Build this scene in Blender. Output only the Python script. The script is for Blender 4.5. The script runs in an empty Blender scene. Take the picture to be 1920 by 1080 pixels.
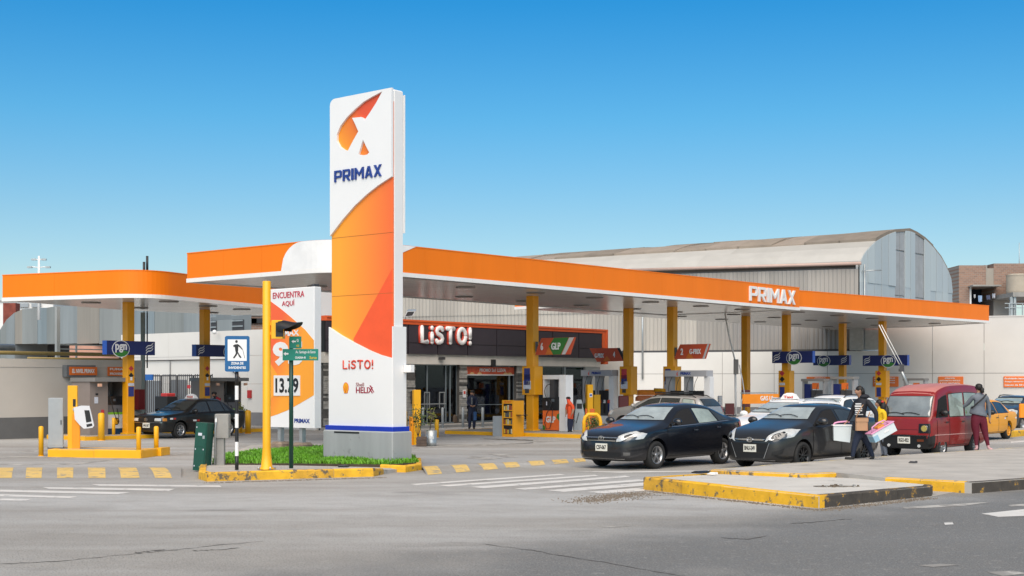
import bpy, bmesh, math, random
from mathutils import Vector, Matrix
from mathutils.bvhtree import BVHTree
random.seed(7)
S = bpy.context.scene
COL = S.collection
# ---------------- camera ----------------
F, HOR, CH = 2550.0, 718.0, 1.95          # focal length in px of a 1920 px wide frame, horizon row, eye height
cd = bpy.data.cameras.new('camera'); cam = bpy.data.objects.new('camera', cd); COL.objects.link(cam)
cam.location = (0, 0, CH); cam.rotation_euler = (math.radians(90), 0, 0)
cd.sensor_width = 36; cd.lens = F/1920*36; cd.shift_y = (HOR-540)/1920; cd.clip_start = .1; cd.clip_end = 3000
S.camera = cam
# ---------------- sky and sun ----------------
w = bpy.data.worlds.new('World'); S.world = w; w.use_nodes = True
nt = w.node_tree; nt.nodes.clear(); L = nt.links.new
SUN_EL, SUN_AZ = math.radians(49), math.radians(-175)   # azimuth measured from +Y towards +X
sky = nt.nodes.new('ShaderNodeTexSky'); sky.sky_type = 'NISHITA'; sky.sun_disc = False
sky.sun_elevation = SUN_EL; sky.sun_rotation = SUN_AZ % (2*math.pi)
sky.air_density = 1.0; sky.dust_density = .6; sky.ozone_density = 2.0
tc = nt.nodes.new('ShaderNodeTexCoord'); sx = nt.nodes.new('ShaderNodeSeparateXYZ'); L(tc.outputs['Generated'], sx.inputs[0])
rp = nt.nodes.new('ShaderNodeValToRGB'); L(sx.outputs['Z'], rp.inputs[0])
SKYTINT = [(0.0, (.82, .93, .99)), (.06, (.83, .905, .92)), (.12, (.62, .86, .93)), (.19, (.34, .85, 1.03)), (.27, (.115, .74, 1.08)), (.38, (.45, .86, 1.0)), (.55, (1.1, .98, .82)), (1, (1.5, 1.1, .76))]
rp.color_ramp.elements[0].position = SKYTINT[0][0]; rp.color_ramp.elements[0].color = SKYTINT[0][1]+(1,)
rp.color_ramp.elements[1].position = 1; rp.color_ramp.elements[1].color = SKYTINT[-1][1]+(1,)
for p, c in SKYTINT[1:-1]:
    e = rp.color_ramp.elements.new(p); e.color = c+(1,)
mx = nt.nodes.new('ShaderNodeMix'); mx.data_type = 'RGBA'; mx.blend_type = 'MULTIPLY'; mx.inputs[0].default_value = 1
L(sky.outputs[0], mx.inputs[6]); L(rp.outputs[0], mx.inputs[7])
bg = nt.nodes.new('ShaderNodeBackground'); bg.inputs[1].default_value = .10; L(mx.outputs[2], bg.inputs[0])
wo = nt.nodes.new('ShaderNodeOutputWorld'); L(bg.outputs[0], wo.inputs[0])
sd = bpy.data.lights.new('sun', 'SUN'); sd.energy = 3.6; sd.angle = math.radians(75); sd.color = (1, .895, .77)
sun = bpy.data.objects.new('sun', sd); COL.objects.link(sun)
dv = Vector((math.sin(SUN_AZ)*math.cos(SUN_EL), math.cos(SUN_AZ)*math.cos(SUN_EL), math.sin(SUN_EL)))
sun.rotation_euler = dv.to_track_quat('Z', 'Y').to_euler(); sun.location = dv*60
vs = S.view_settings; vs.view_transform = 'Standard'; vs.look = 'None'; vs.gamma = 1; vs.exposure = .34; vs.use_curve_mapping = False
# ---------------- helpers ----------------
ANG = math.radians(50); CU, SU = math.cos(ANG), math.sin(ANG)
UV = Matrix.Rotation(ANG, 4, 'Z')          # street frame: u runs along the street, v away to the left
ID = Matrix.Identity(4)
def P(u, v, z=0): return Vector((u*CU-v*SU, u*SU+v*CU, z))
def G(px, py, z=0):
    Y = (CH-z)*F/(py-HOR); return Vector(((px-960)*Y/F, Y, z))
def GY(px, Y, z=0): return Vector(((px-960)*Y/F, Y, z))
def ZA(py, Y): return CH+(HOR-py)*Y/F
def uv_of(p): return (p.x*CU+p.y*SU, -p.x*SU+p.y*CU)
def U_at(px, V):
    r = (px-960)/F; Y = V/(CU-SU*r); return r*Y*CU+Y*SU, Y
def V_at(px, U):
    r = (px-960)/F; Y = U/(SU+CU*r); return -r*Y*SU+Y*CU, Y
def lin(c):
    if isinstance(c, str):
        c = [int(c[i:i+2], 16)/255 for i in (1, 3, 5)]
        return tuple(x/12.92 if x <= .04045 else ((x+.055)/1.055)**2.4 for x in c)
    return tuple(c)
_m = {}
def mat(name, col=None, rough=.55, metal=0, var=.07, scale=2.0, bump=0, bscale=60, coat=0, spec=.5, worn=None, wamt=.5, wscale=3, streak=0, alpha=1, emit=0, stretch=None):
    if name in _m: return _m[name]
    c = lin(col); m = bpy.data.materials.new(name); m.use_nodes = True; n = m.node_tree; b = n.nodes['Principled BSDF']; K = n.links.new
    b.inputs['Roughness'].default_value = rough; b.inputs['Metallic'].default_value = metal
    b.inputs['Specular IOR Level'].default_value = spec
    if coat: b.inputs['Coat Weight'].default_value = coat; b.inputs['Coat Roughness'].default_value = .04
    tcn = n.nodes.new('ShaderNodeTexCoord'); mp = n.nodes.new('ShaderNodeMapping'); K(tcn.outputs['Object'], mp.inputs[0])
    if streak: mp.inputs['Scale'].default_value = (1, 1, .08)
    if stretch: mp.inputs['Scale'].default_value = stretch
    no = n.nodes.new('ShaderNodeTexNoise'); no.inputs['Scale'].default_value = scale; no.inputs['Detail'].default_value = 6; no.inputs['Roughness'].default_value = .6
    K(mp.outputs[0], no.inputs[0])
    mr = n.nodes.new('ShaderNodeMapRange'); mr.inputs[1].default_value = .3; mr.inputs[2].default_value = .7; K(no.outputs[0], mr.inputs[0])
    mi = n.nodes.new('ShaderNodeMix'); mi.data_type = 'RGBA'; K(mr.outputs[0], mi.inputs[0])
    mi.inputs[6].default_value = tuple(max(0, x*(1-var)) for x in c)+(1,); mi.inputs[7].default_value = tuple(min(1, x*(1+var)) for x in c)+(1,)
    out = mi.outputs[2]
    if worn is not None:
        n2 = n.nodes.new('ShaderNodeTexNoise'); n2.inputs['Scale'].default_value = wscale; n2.inputs['Detail'].default_value = 8; n2.inputs['Roughness'].default_value = .7; K(tcn.outputs['Object'], n2.inputs[0])
        r2 = n.nodes.new('ShaderNodeMapRange'); r2.inputs[1].default_value = 1-wamt-.03; r2.inputs[2].default_value = 1-wamt+.03; K(n2.outputs[0], r2.inputs[0])
        m2 = n.nodes.new('ShaderNodeMix'); m2.data_type = 'RGBA'; K(r2.outputs[0], m2.inputs[0]); K(out, m2.inputs[6]); m2.inputs[7].default_value = lin(worn)+(1,); out = m2.outputs[2]
    K(out, b.inputs['Base Color'])
    if bump:
        nb = n.nodes.new('ShaderNodeTexNoise'); nb.inputs['Scale'].default_value = bscale; nb.inputs['Detail'].default_value = 4; K(tcn.outputs['Object'], nb.inputs[0])
        bp = n.nodes.new('ShaderNodeBump'); bp.inputs['Strength'].default_value = bump; bp.inputs['Distance'].default_value = .01; K(nb.outputs[0], bp.inputs['Height']); K(bp.outputs[0], b.inputs['Normal'])
    if alpha < 1: b.inputs['Alpha'].default_value = alpha
    if emit: b.inputs['Emission Color'].default_value = c+(1,); b.inputs['Emission Strength'].default_value = emit
    _m[name] = m; return m
def root_of(o):
    while o.parent: o = o.parent
    return o
class MB:
    def __init__(s, fr=ID): s.v, s.f, s.m, s.s, s.fr = [], [], [], [], fr
    def add(s, vs, fs, m=0, sm=False):
        b = len(s.v); s.v += [s.fr @ Vector(p) for p in vs]; s.f += [tuple(b+i for i in f) for f in fs]; s.m += [m]*len(fs); s.s += [sm]*len(fs); return s
    def box(s, x0, x1, y0, y1, z0, z1, m=0):
        return s.add([(x0,y0,z0),(x1,y0,z0),(x1,y1,z0),(x0,y1,z0),(x0,y0,z1),(x1,y0,z1),(x1,y1,z1),(x0,y1,z1)], [(0,3,2,1),(4,5,6,7),(0,1,5,4),(1,2,6,5),(2,3,7,6),(3,0,4,7)], m)
    def cbox(s, c, d, m=0):
        return s.box(c[0]-d[0]/2, c[0]+d[0]/2, c[1]-d[1]/2, c[1]+d[1]/2, c[2]-d[2]/2, c[2]+d[2]/2, m)
    def bbox(s, x0, x1, y0, y1, z0, z1, r=.02, m=0):      # box with chamfered vertical and top edges
        o = []
        for z, k in ((z0, 0), (z1-r, 0), (z1, r)):
            a, b, c, d = x0+k, x1-k, y0+k, y1-k; q = r if k == 0 else r*.3
            o.append([(a+q,c,z),(b-q,c,z),(b,c+q,z),(b,d-q,z),(b-q,d,z),(a+q,d,z),(a,d-q,z),(a,c+q,z)])
        vs = sum(o, []); fs = [tuple(range(7, -1, -1)), tuple(range(16, 24))]
        for l in (0, 8):
            for i in range(8): fs.append((l+i, l+(i+1) % 8, l+8+(i+1) % 8, l+8+i))
        return s.add(vs, fs, m)
    def prism(s, pts, z0, z1, m=0, mtop=None, z1s=None):
        n = len(pts)
        a = sum(pts[i][0]*pts[(i+1) % n][1]-pts[(i+1) % n][0]*pts[i][1] for i in range(n))
        if a < 0:
            pts = list(pts)[::-1]
            if z1s: z1s = list(z1s)[::-1]
        t = z1s or [z1]*n
        vs = [(p[0], p[1], z0) for p in pts]+[(p[0], p[1], t[i]) for i, p in enumerate(pts)]
        s.add(vs, [tuple(range(n-1, -1, -1))]+[(i, (i+1) % n, n+(i+1) % n, n+i) for i in range(n)], m)
        b = len(s.v)-2*n; s.f.append(tuple(b+n+i for i in range(n))); s.m.append(m if mtop is None else mtop); s.s.append(False); return s
    def slab(s, pts, axis, a0, a1, m=0):     # polygon in the plane across an axis, extruded from a0 to a1
        n = len(pts)
        def q(p, a): return (a, p[0], p[1]) if axis == 'x' else ((p[0], a, p[1]) if axis == 'y' else (p[0], p[1], a))
        vs = [q(p, a0) for p in pts]+[q(p, a1) for p in pts]
        return s.add(vs, [tuple(range(n)), tuple(range(2*n-1, n-1, -1))]+[(i, n+i, n+(i+1) % n, (i+1) % n) for i in range(n)], m)
    def tube(s, p0, p1, r, r1=None, n=10, m=0, sm=True, cap=True):
        p0, p1 = Vector(p0), Vector(p1); d = (p1-p0).normalized(); r1 = r if r1 is None else r1
        a = d.orthogonal().normalized(); b = d.cross(a); vs = []
        for p, q in ((p0, r), (p1, r1)):
            for i in range(n):
                t = 2*math.pi*i/n; vs.append(p+a*math.cos(t)*q+b*math.sin(t)*q)
        s.add(vs, [(i, (i+1) % n, n+(i+1) % n, n+i) for i in range(n)], m, sm)
        if cap: s.add([], [], m); k = len(s.v)-2*n; s.f += [tuple(k+i for i in range(n-1, -1, -1)), tuple(k+n+i for i in range(n))]; s.m += [m, m]; s.s += [False, False]
        return s
    def path(s, pts, r, n=6, m=0):
        pts = [Vector(p) for p in pts]; rings = []
        for i, p in enumerate(pts):
            d = (pts[min(i+1, len(pts)-1)]-pts[max(i-1, 0)]).normalized(); a = d.orthogonal().normalized()
            if rings: a = (rings[-1][1]-d*rings[-1][1].dot(d)).normalized()
            b = d.cross(a); rings.append(([p+(a*math.cos(2*math.pi*k/n)+b*math.sin(2*math.pi*k/n))*r for k in range(n)], a))
        vs = sum([q[0] for q in rings], []); fs = []
        for i in range(len(pts)-1):
            for k in range(n): fs.append((i*n+k, i*n+(k+1) % n, (i+1)*n+(k+1) % n, (i+1)*n+k))
        fs += [tuple(range(n-1, -1, -1)), tuple((len(pts)-1)*n+k for k in range(n))]
        return s.add(vs, fs, m, True)
    def lathe(s, prof, c=(0, 0, 0), axis='z', n=20, m=0, sm=True):
        vs = []; k = len(prof)
        for i in range(n):
            t = 2*math.pi*i/n; ct, st = math.cos(t), math.sin(t)
            for r, h in prof:
                vs.append((c[0]+r*ct, c[1]+r*st, c[2]+h) if axis == 'z' else ((c[0]+r*ct, c[1]+h, c[2]+r*st) if axis == 'y' else (c[0]+h, c[1]+r*ct, c[2]+r*st)))
        fs = []
        for i in range(n):
            j = (i+1) % n
            for q in range(k-1):
                f = (i*k+q, j*k+q, j*k+q+1, i*k+q+1); fs.append(f if axis != 'y' else f[::-1])
        return s.add(vs, fs, m, sm)
    def sphere(s, c, r, n=10, m=0, sc=(1, 1, 1)):
        k = max(4, n//2); prof = [(math.sin(math.pi*i/k), -math.cos(math.pi*i/k)) for i in range(k+1)]; vs = []; fs = []
        for i in range(n):
            t = 2*math.pi*i/n
            for a, h in prof: vs.append((c[0]+a*math.cos(t)*r*sc[0], c[1]+a*math.sin(t)*r*sc[1], c[2]+h*r*sc[2]))
        for i in range(n):
            j = (i+1) % n
            for q in range(k): fs.append((i*(k+1)+q, j*(k+1)+q, j*(k+1)+q+1, i*(k+1)+q+1))
        return s.add(vs, fs, m, True)
    def mesh(s, name, mats, inv=None):
        me = bpy.data.meshes.new(name); vs = [inv @ p for p in s.v] if inv else s.v
        me.from_pydata([tuple(p) for p in vs], [], s.f)
        for m in (mats if isinstance(mats, (list, tuple)) else [mats]): me.materials.append(m)
        me.polygons.foreach_set('material_index', s.m); me.polygons.foreach_set('use_smooth', s.s); me.update(); return me
    def build(s, name, mats, parent=None, label=None, cat=None, group=None, kind=None):
        if parent is None:
            xs = [p.x for p in s.v]; ys = [p.y for p in s.v]; zs = [p.z for p in s.v]
            loc = Vector(((min(xs)+max(xs))/2, (min(ys)+max(ys))/2, min(zs))) if kind != 'structure' else Vector((0, 0, 0))
            o = bpy.data.objects.new(name, s.mesh(name, mats, Matrix.Translation(-loc))); o.location = loc
        else:
            o = bpy.data.objects.new(name, s.mesh(name, mats, root_of(parent).matrix_basis.inverted())); o.parent = parent
        COL.objects.link(o); tag(o, label, cat, group, kind); return o
def tag(o, label=None, cat=None, group=None, kind=None):
    for k, v_ in (('label', label), ('category', cat), ('group', group), ('kind', kind)):
        if v_: o[k] = v_
    return o
def thing(name, label, cat, loc=(0, 0, 0), rz=0, group=None):
    o = bpy.data.objects.new(name, None); COL.objects.link(o); o.location = loc; o.rotation_euler = (0, 0, rz); o.empty_display_size = .3
    return tag(o, label, cat, group)
def copy_tree(o, parent=None, loc=None, rz=None, label=None):
    c = o.copy(); COL.objects.link(c); c.parent = parent
    if loc is not None: c.location = loc
    if rz is not None: c.rotation_euler = (0, 0, rz)
    if label: c['label'] = label
    for ch in list(o.children): copy_tree(ch, c)
    return c
_tc = {}
def text_mesh(s, bold=0.0, depth=.02):
    k = (s, bold, depth)
    if k in _tc: return _tc[k]
    cu = bpy.data.curves.new('t', 'FONT'); cu.body = s; cu.size = 1; cu.extrude = depth; cu.offset = bold; cu.resolution_u = 3
    ob = bpy.data.objects.new('t', cu); COL.objects.link(ob); dg = bpy.context.evaluated_depsgraph_get()
    me = bpy.data.meshes.new_from_object(ob.evaluated_get(dg)); vs = [v.co.copy() for v in me.vertices]; fs = [tuple(p.vertices) for p in me.polygons]
    bpy.data.objects.remove(ob); bpy.data.meshes.remove(me); _tc[k] = (vs, fs); return _tc[k]
def txt(s, c, xd, wd, ht, m, parent, name='lettering', bold=.03, depth=.03, kind=None, up=Vector((0, 0, 1)), slant=0):
    """lettering of given width and height centred on c, reading along xd, raised by depth"""
    vs, fs = text_mesh(s, bold, .5); xd = Vector(xd).normalized(); nz = xd.cross(up)
    xs = [p.x for p in vs]; ys = [p.y for p in vs]; x0, x1, y0, y1 = min(xs), max(xs), min(ys), max(ys)
    b = MB(); out = []
    for p in vs:
        a = (p.x-(x0+x1)/2)/(x1-x0)*wd; q = (p.y-(y0+y1)/2)/(y1-y0)*ht
        out.append(Vector(c)+xd*(a+slant*q)+up*q+nz*((p.z+.5)*depth))
    b.add(out, fs); return b.build(name, m, parent)
def flat(pts, c, xd, m, parent, name, depth=.004, up=Vector((0, 0, 1))):
    """thin raised plate: polygon pts=(a,b) in metres along xd and up, standing off by depth"""
    xd = Vector(xd).normalized(); nz = xd.cross(up); c = Vector(c); n = len(pts)
    a = sum(pts[i][0]*pts[(i+1) % n][1]-pts[(i+1) % n][0]*pts[i][1] for i in range(n))
    if a < 0: pts = pts[::-1]
    vs = [c+xd*p[0]+up*p[1] for p in pts]+[c+xd*p[0]+up*p[1]+nz*depth for p in pts]
    return MB().add(vs, [tuple(range(n-1, -1, -1)), tuple(range(n, 2*n))]+[(i, (i+1) % n, n+(i+1) % n, n+i) for i in range(n)]).build(name, m, parent)
def ell(a, b, n=20, cx=0, cy=0, t0=0, t1=2*math.pi):
    return [(cx+a*math.cos(t0+(t1-t0)*i/n), cy+b*math.sin(t0+(t1-t0)*i/n)) for i in range(n)]
def sq(m0, m1): return [(m0[0], m0[1]), (m1[0], m0[1]), (m1[0], m1[1]), (m0[0], m1[1])]
XU, XV = Vector((CU, SU, 0)), Vector((-SU, CU, 0))
# ---------------- materials ----------------
ORANGE = mat('orange_panel', (.88, .20, .006), .45, spec=.25, var=.05, scale=.8, streak=1)
ORANGE2 = mat('orange_sign', (.70, .15, .02), .5)
WHITE = mat('white_paint', (.80, .80, .80), .4, var=.015)
TRIM = mat('white_trim', (.82, .81, .79), .35, var=.03)
YEL = mat('yellow_paint', (.82, .41, .006), .42, var=.06, scale=3)
YELC = mat('yellow_column', (.80, .345, .006), .4, var=.05)
KERB = mat('kerb_yellow', (.76, .42, .02), .7, var=.18, scale=4, worn=(.17, .14, .09), wamt=.40, wscale=5, bump=.5, bscale=30)
KERBK = mat('kerb_worn_black', (.07, .06, .05), .8, var=.3, scale=4, worn=(.55, .30, .03), wamt=.40, wscale=4, bump=.5, bscale=30)
CONC = mat('concrete', (.42, .40, .37), .85, var=.14, scale=1.3, worn=(.27, .26, .24), wamt=.36, wscale=1.7, bump=.4, bscale=50)
CONCL = mat('concrete_light', (.54, .525, .49), .85, var=.10, scale=1.6, worn=(.36, .35, .33), wamt=.36, wscale=1.9, bump=.4, bscale=50)
CONCD = mat('concrete_grey', (.30, .295, .28), .85, var=.16, scale=2.5, bump=.4, bscale=40)
GREYP = mat('grey_paint', (.34, .37, .39), .5, var=.06, scale=3)
DKG = mat('dark_grey', (.05, .05, .055), .5)
BLACK = mat('black_plastic', (.012, .012, .014), .4)
BLUE = mat('blue_band', (.006, .035, .42), .4)
NAVY = mat('navy_sign', (.012, .022, .12), .4)
NAVY2 = mat('blue_sign_end', (.02, .09, .42), .4)
PGREEN = mat('logo_green', (.035, .19, .03), .45)
GREEN = mat('sign_green', (.0, .20, .14), .45)
DGREEN = mat('cabinet_green', (.004, .065, .045), .42, var=.15, scale=4, worn=(.35, .33, .3), wamt=.31, wscale=9)
RED = mat('red_paint', (.50, .03, .02), .45)
STEEL = mat('galvanised_steel', (.42, .45, .46), .4, .6, var=.12, scale=4)
GLASSD = mat('dark_glass', (.012, .014, .018), .06, spec=.8)
STONE1 = mat('slate_dark', (.10, .095, .09), .8, var=.3, scale=9)
STONE2 = mat('slate_light', (.36, .345, .32), .8, var=.25, scale=9)
BEIGE = mat('beige_wall', (.50, .465, .42), .8, var=.05, scale=.8, bump=.2)
WGREY = mat('wall_dark_base', (.12, .12, .12), .8, var=.08)
OFFW = mat('offwhite_wall', (.70, .69, .66), .75, var=.04, scale=.6, bump=.1)
NAVYT = mat('lettering_navy', (.02, .05, .25), .4)
REDT = mat('lettering_red', (.62, .06, .03), .45)
# ================= ground =================
def road_mat():
    m = bpy.data.materials.new('asphalt'); m.use_nodes = True; n = m.node_tree; K = n.links.new; b = n.nodes['Principled BSDF']
    b.inputs['Roughness'].default_value = .82; b.inputs['Specular IOR Level'].default_value = .35
    g = n.nodes.new('ShaderNodeNewGeometry')
    def noise(sc, det=5, rot=0, st=(1, 1, 1), rough=.55):
        mp = n.nodes.new('ShaderNodeMapping'); mp.inputs['Rotation'].default_value = (0, 0, rot); mp.inputs['Scale'].default_value = st; mp.vector_type = 'POINT'
        K(g.outputs['Position'], mp.inputs[0]); t = n.nodes.new('ShaderNodeTexNoise'); t.inputs['Scale'].default_value = sc; t.inputs['Detail'].default_value = det; t.inputs['Roughness'].default_value = rough
        K(mp.outputs[0], t.inputs[0]); return t.outputs[0]
    def rng(x, a, b2, c=0, d=1):
        r = n.nodes.new('ShaderNodeMapRange'); r.interpolation_type = 'SMOOTHSTEP'
        for i, v_ in enumerate((a, b2, c, d)): r.inputs[i+1].default_value = v_
        K(x, r.inputs[0]); return r.outputs[0]
    def mix(f, a, c, bl='MIX'):
        q = n.nodes.new('ShaderNodeMix'); q.data_type = 'RGBA'; q.blend_type = bl
        if isinstance(f, float): q.inputs[0].default_value = f
        else: K(f, q.inputs[0])
        for i, x in ((6, a), (7, c)):
            if isinstance(x, tuple): q.inputs[i].default_value = x+(1,)
            else: K(x, q.inputs[i])
        return q.outputs[2]
    # worn smooth lane bands run across the junction
    band = noise(.16, 4, math.radians(-8), (.22, 1.6, 1))
    c = mix(rng(band, .40, .60), (.31, .300, .282), (.425, .428, .426))
    c = mix(rng(noise(.55, 6, .3, (.5, 1, 1)), .52, .68, 0, .45), c, (.275, .265, .25))
    # newer, darker carriageway towards the right foreground
    p1, p2 = G(560, 1079), G(1545, 956); d = (p2-p1).normalized(); nx, ny = d.y, -d.x
    sp = n.nodes.new('ShaderNodeVectorMath'); sp.operation = 'DOT_PRODUCT'; sp.inputs[1].default_value = (nx, ny, 0); K(g.outputs['Position'], sp.inputs[0])
    ad = n.nodes.new('ShaderNodeMath'); ad.operation = 'MULTIPLY_ADD'; K(noise(.6, 5), ad.inputs[0]); ad.inputs[1].default_value = 3.2; K(sp.outputs['Value'], ad.inputs[2])
    off = nx*p1.x+ny*p1.y+1.6
    c = mix(rng(ad.outputs[0], off-1.6, off+1.6, 0, .9), c, (.135, .14, .143))
    # stains
    c = mix(rng(noise(.9, 6, 1.1, (.35, 1, 1)), .60, .78, 0, .5), c, (.10, .095, .09))
    c = mix(rng(noise(.35, 3, 2.0), .60, .72, 0, .35), c, (.33, .32, .30))
    c = mix(rng(noise(2.2, 6, .7, (.6, 1, 1), .65), .42, .62, 0, .17), c, (.19, .18, .165)); c = mix(rng(noise(7, 5, 1.7), .55, .70, 0, .20), c, (.42, .41, .39))
    # aggregate
    sp1 = noise(38, 3, 0, (1, 1, 1), .7)
    c = mix(rng(sp1, .54, .68, 0, .6), c, (.44, .425, .40)); c = mix(rng(noise(48, 3, 1), .54, .64, 0, .62), c, (.06, .058, .054))
    K(c, b.inputs['Base Color'])
    bp = n.nodes.new('ShaderNodeBump'); bp.inputs['Strength'].default_value = .55; bp.inputs['Distance'].default_value = .012; K(sp1, bp.inputs['Height']); K(bp.outputs[0], b.inputs['Normal'])
    return m
ASPH = road_mat()
road = MB().add([(-500, -30, 0), (500, -30, 0), (500, 900, 0), (-500, 900, 0)], [(0, 1, 2, 3)]).build('road', ASPH, kind='structure')
PAINTW = mat('road_paint_white', (.62, .61, .59), .7, var=.08, worn=(.29, .285, .27), wamt=.40, wscale=3, bump=.3)
PAINTF = mat('road_paint_faded', (.42, .41, .385), .8, var=.1, worn=(.26, .25, .235), wamt=.50, wscale=2.5)
PAINTY = mat('road_paint_yellow', (.66, .46, .15), .75, var=.14, worn=(.27, .25, .21), wamt=.43, wscale=4, bump=.3)
def mark(pts, m, name, z=.004, parent=road, sc=None):
    if sc: pts = [(sc[0]+a/sc[2], sc[1]+b/sc[2]) for a, b in pts]
    q = [G(a, b, z) for a, b in pts]
    if sum(q[i].x*q[(i+1) % len(q)].y-q[(i+1) % len(q)].x*q[i].y for i in range(len(q))) < 0: q = q[::-1]
    return MB().add(q, [tuple(range(len(q)))]).build(name, m, parent)
L3, R4 = (0, 840, 2.526), (740, 830, 3.84)
for p in ([(430,171),(1040,177),(1050,185),(470,179)], [(200,185),(830,193),(800,203),(230,193)], [(0,197),(620,210),(560,219),(0,207)],
          [(0,219),(370,230),(330,237),(0,229)], [(0,239),(150,242),(120,250),(0,248)]): mark(p, PAINTW, 'crosswalk_stripe', sc=L3)
for p in ([(110,298),(1190,224),(1230,231),(160,305)], [(320,307),(1440,231),(1470,239),(390,315)], [(545,318),(1660,237),(1700,246),(640,328)],
          [(860,330),(1800,261),(1800,275),(940,339)], [(1090,342),(1800,287),(1800,309),(1220,354)], [(1380,355),(1800,321),(1800,346),(1500,365)]): mark(p, PAINTW, 'crosswalk_stripe', sc=R4)
mark([(1240,203),(1600,207),(2350,199),(2350,205),(1620,216)], PAINTW, 'stop_line', sc=R4)
for p in ([(0,776),(850,777),(960,782),(0,784)], [(0,828),(480,826),(850,788),(500,834),(0,836)], [(100,740),(640,716),(640,721),(170,752)], [(1080,766),(1340,748),(1340,754),(1080,773)]): mark(p, PAINTF, 'bay_line', sc=(0, 640, 3.6))
for p in ([(150,975),(560,945),(1404,912),(1404,921),(560,953),(150,983)], [(400,848),(900,830),(900,838),(400,858)], [(900,872),(1404,892),(1404,898),(900,879)]): mark(p, PAINTF, 'bay_line', sc=(740, 660, 5.4))
mark([(0,960),(560,970),(820,992),(1300,968),(1300,974),(820,1000),(0,968)], PAINTF, 'bay_line', sc=(900, 680, 6.75))
mark([(0,1045),(820,1003),(820,1009),(0,1053)], PAINTF, 'bay_line', sc=(900, 680, 6.75))
mark([(510,108),(560,98),(640,101),(775,113),(690,121),(610,119)], PAINTF, 'faded_arrow', sc=R4)
mark([(675,80),(800,84),(890,103),(800,108)], PAINTF, 'faded_arrow', sc=R4)
mark([(1840,963),(1925,954),(1925,967),(1872,969)], PAINTW, 'lane_dash'); mark([(1890,947),(1925,944),(1925,948),(1896,950)], PAINTF, 'lane_dash')
mark([(1770,980),(1786,979),(1788,983),(1772,984)], PAINTW, 'lane_dash'); mark([(1895,828),(1990,821),(1990,823),(1896,830.5)], PAINTW, 'lane_dash')
# speed humps with painted blocks
def hump(top, bot, blocks, name, lab):
    # top/bot: far and near ground edges in px; low rounded rubbed asphalt ridge
    a0, a1 = G(*top[0]), G(*top[1]); b0, b1 = G(*bot[0]), G(*bot[1]); n = 8; mb = MB(); vs = []; 
    for i in range(n+1):
        t = i/n; z = .05*math.sin(math.pi*t)+.001
        p, q = b0.lerp(a0, t), b1.lerp(a1, t); vs += [(p.x, p.y, z), (q.x, q.y, z)]
    mb.add(vs, [(2*i, 2*i+1, 2*i+3, 2*i+2) for i in range(n)], 0, True)
    h = mb.build(name, ASPH, kind='structure'); 
    inv0, d0, d1 = b0, (b1-b0), (a1-a0)
    for (t0, t1), (s0, s1) in blocks:       # far-edge and near-edge px ranges
        def fr(px, l0, l1):                 # fraction along an edge at a pixel column
            r = (px-960)/F; k0, k1 = l0.x-r*l0.y, l1.x-r*l1.y; return k0/(k0-k1)
        vs = []
        for i in range(n+1):
            t = i/n; z = .05*math.sin(math.pi*t)+.005; l0, l1 = b0.lerp(a0, t), b1.lerp(a1, t)
            for px in (s0+(t0-s0)*t, s1+(t1-s1)*t):
                p = l0.lerp(l1, fr(px, l0, l1)); vs.append((p.x, p.y, z))
        MB().add(vs, [(2*i, 2*i+1, 2*i+3, 2*i+2) for i in range(n)], 0, True).build('painted_block', PAINTY, h)
hump([(-60,877),(340,877)], [(-60,896.5),(340,896.5)], [((-15,26),(-20,22)), ((50,80),(48,78)), ((107,138),(107,137)), ((164,197),(166,198)), ((221,254),(227,262)), ((278,308),(291,323))], 'speed_hump_ramp', '')
X = lambda a: 740+a/3.84
hump([(787,875),(1110,860)], [(800,891),(1110,864.5)], [((X(190),X(290)),(X(240),X(342))), ((X(390),X(500)),(X(445),X(545))), ((X(580),X(690)),(X(645),X(745))), ((X(762),X(860)),(X(805),X(905))), ((X(943),X(1050)),(X(985),X(1085))), ((X(1113),X(1215)),(X(1150),X(1255))), ((X(1265),X(1370)),(X(1300),X(1375)))], 'speed_hump_ramp', '')
# cracks: narrow open joints in the asphalt
def crack(px, wd, name='crack'):
    pts = []
    for i in range(len(px)-1):
        n = 8
        for k in range(n):
            t = k/n; pts.append((px[i][0]+(px[i+1][0]-px[i][0])*t, px[i][1]+(px[i+1][1]-px[i][1])*t+random.uniform(-1, 1)*.9))
    pts.append(px[-1]); vs = []
    for i, (a, b) in enumerate(pts):
        p = G(a, b, .004); e = wd*random.uniform(.25, 1)*(0 if i in (0, len(pts)-1) else 1); vs += [(p.x, p.y-e, .004), (p.x, p.y+e, .004)]
    MB().add(vs, [(2*i, 2*i+2, 2*i+3, 2*i+1) for i in range(len(pts)-1)]).build(name, mat('crack_dark', (.085, .08, .075), .9), road)
crack([(-10,1058),(120,1052),(230,1040),(300,1034),(390,1024),(500,1014)], .02); crack([(360,1033),(400,1031),(450,1027)], .03); crack([(250,1036),(275,1034),(310,1031)], .05)
crack([(905,1020),(1000,1032),(1060,1043),(1160,1058),(1240,1074),(1300,1082)], .022); crack([(1480,981),(1540,978),(1600,972)], .03); crack([(1350,1008),(1400,1011),(1440,1004)], .03)
for ring in ([(1182,934),(1205,929.5),(1245,928),(1290,929.5),(1330,933)], [(1182,934),(1200,936.5),(1225,937),(1265,936)]):
    vs = []
    for i, (a, b) in enumerate(ring): p = G(a, b, .004); vs += [(p.x, p.y-.03, .004), (p.x, p.y+.03, .004)]
    MB().add(vs, [(2*i, 2*i+2, 2*i+3, 2*i+1) for i in range(len(ring)-1)]).build('paint_arc', PAINTF, road)
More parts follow.
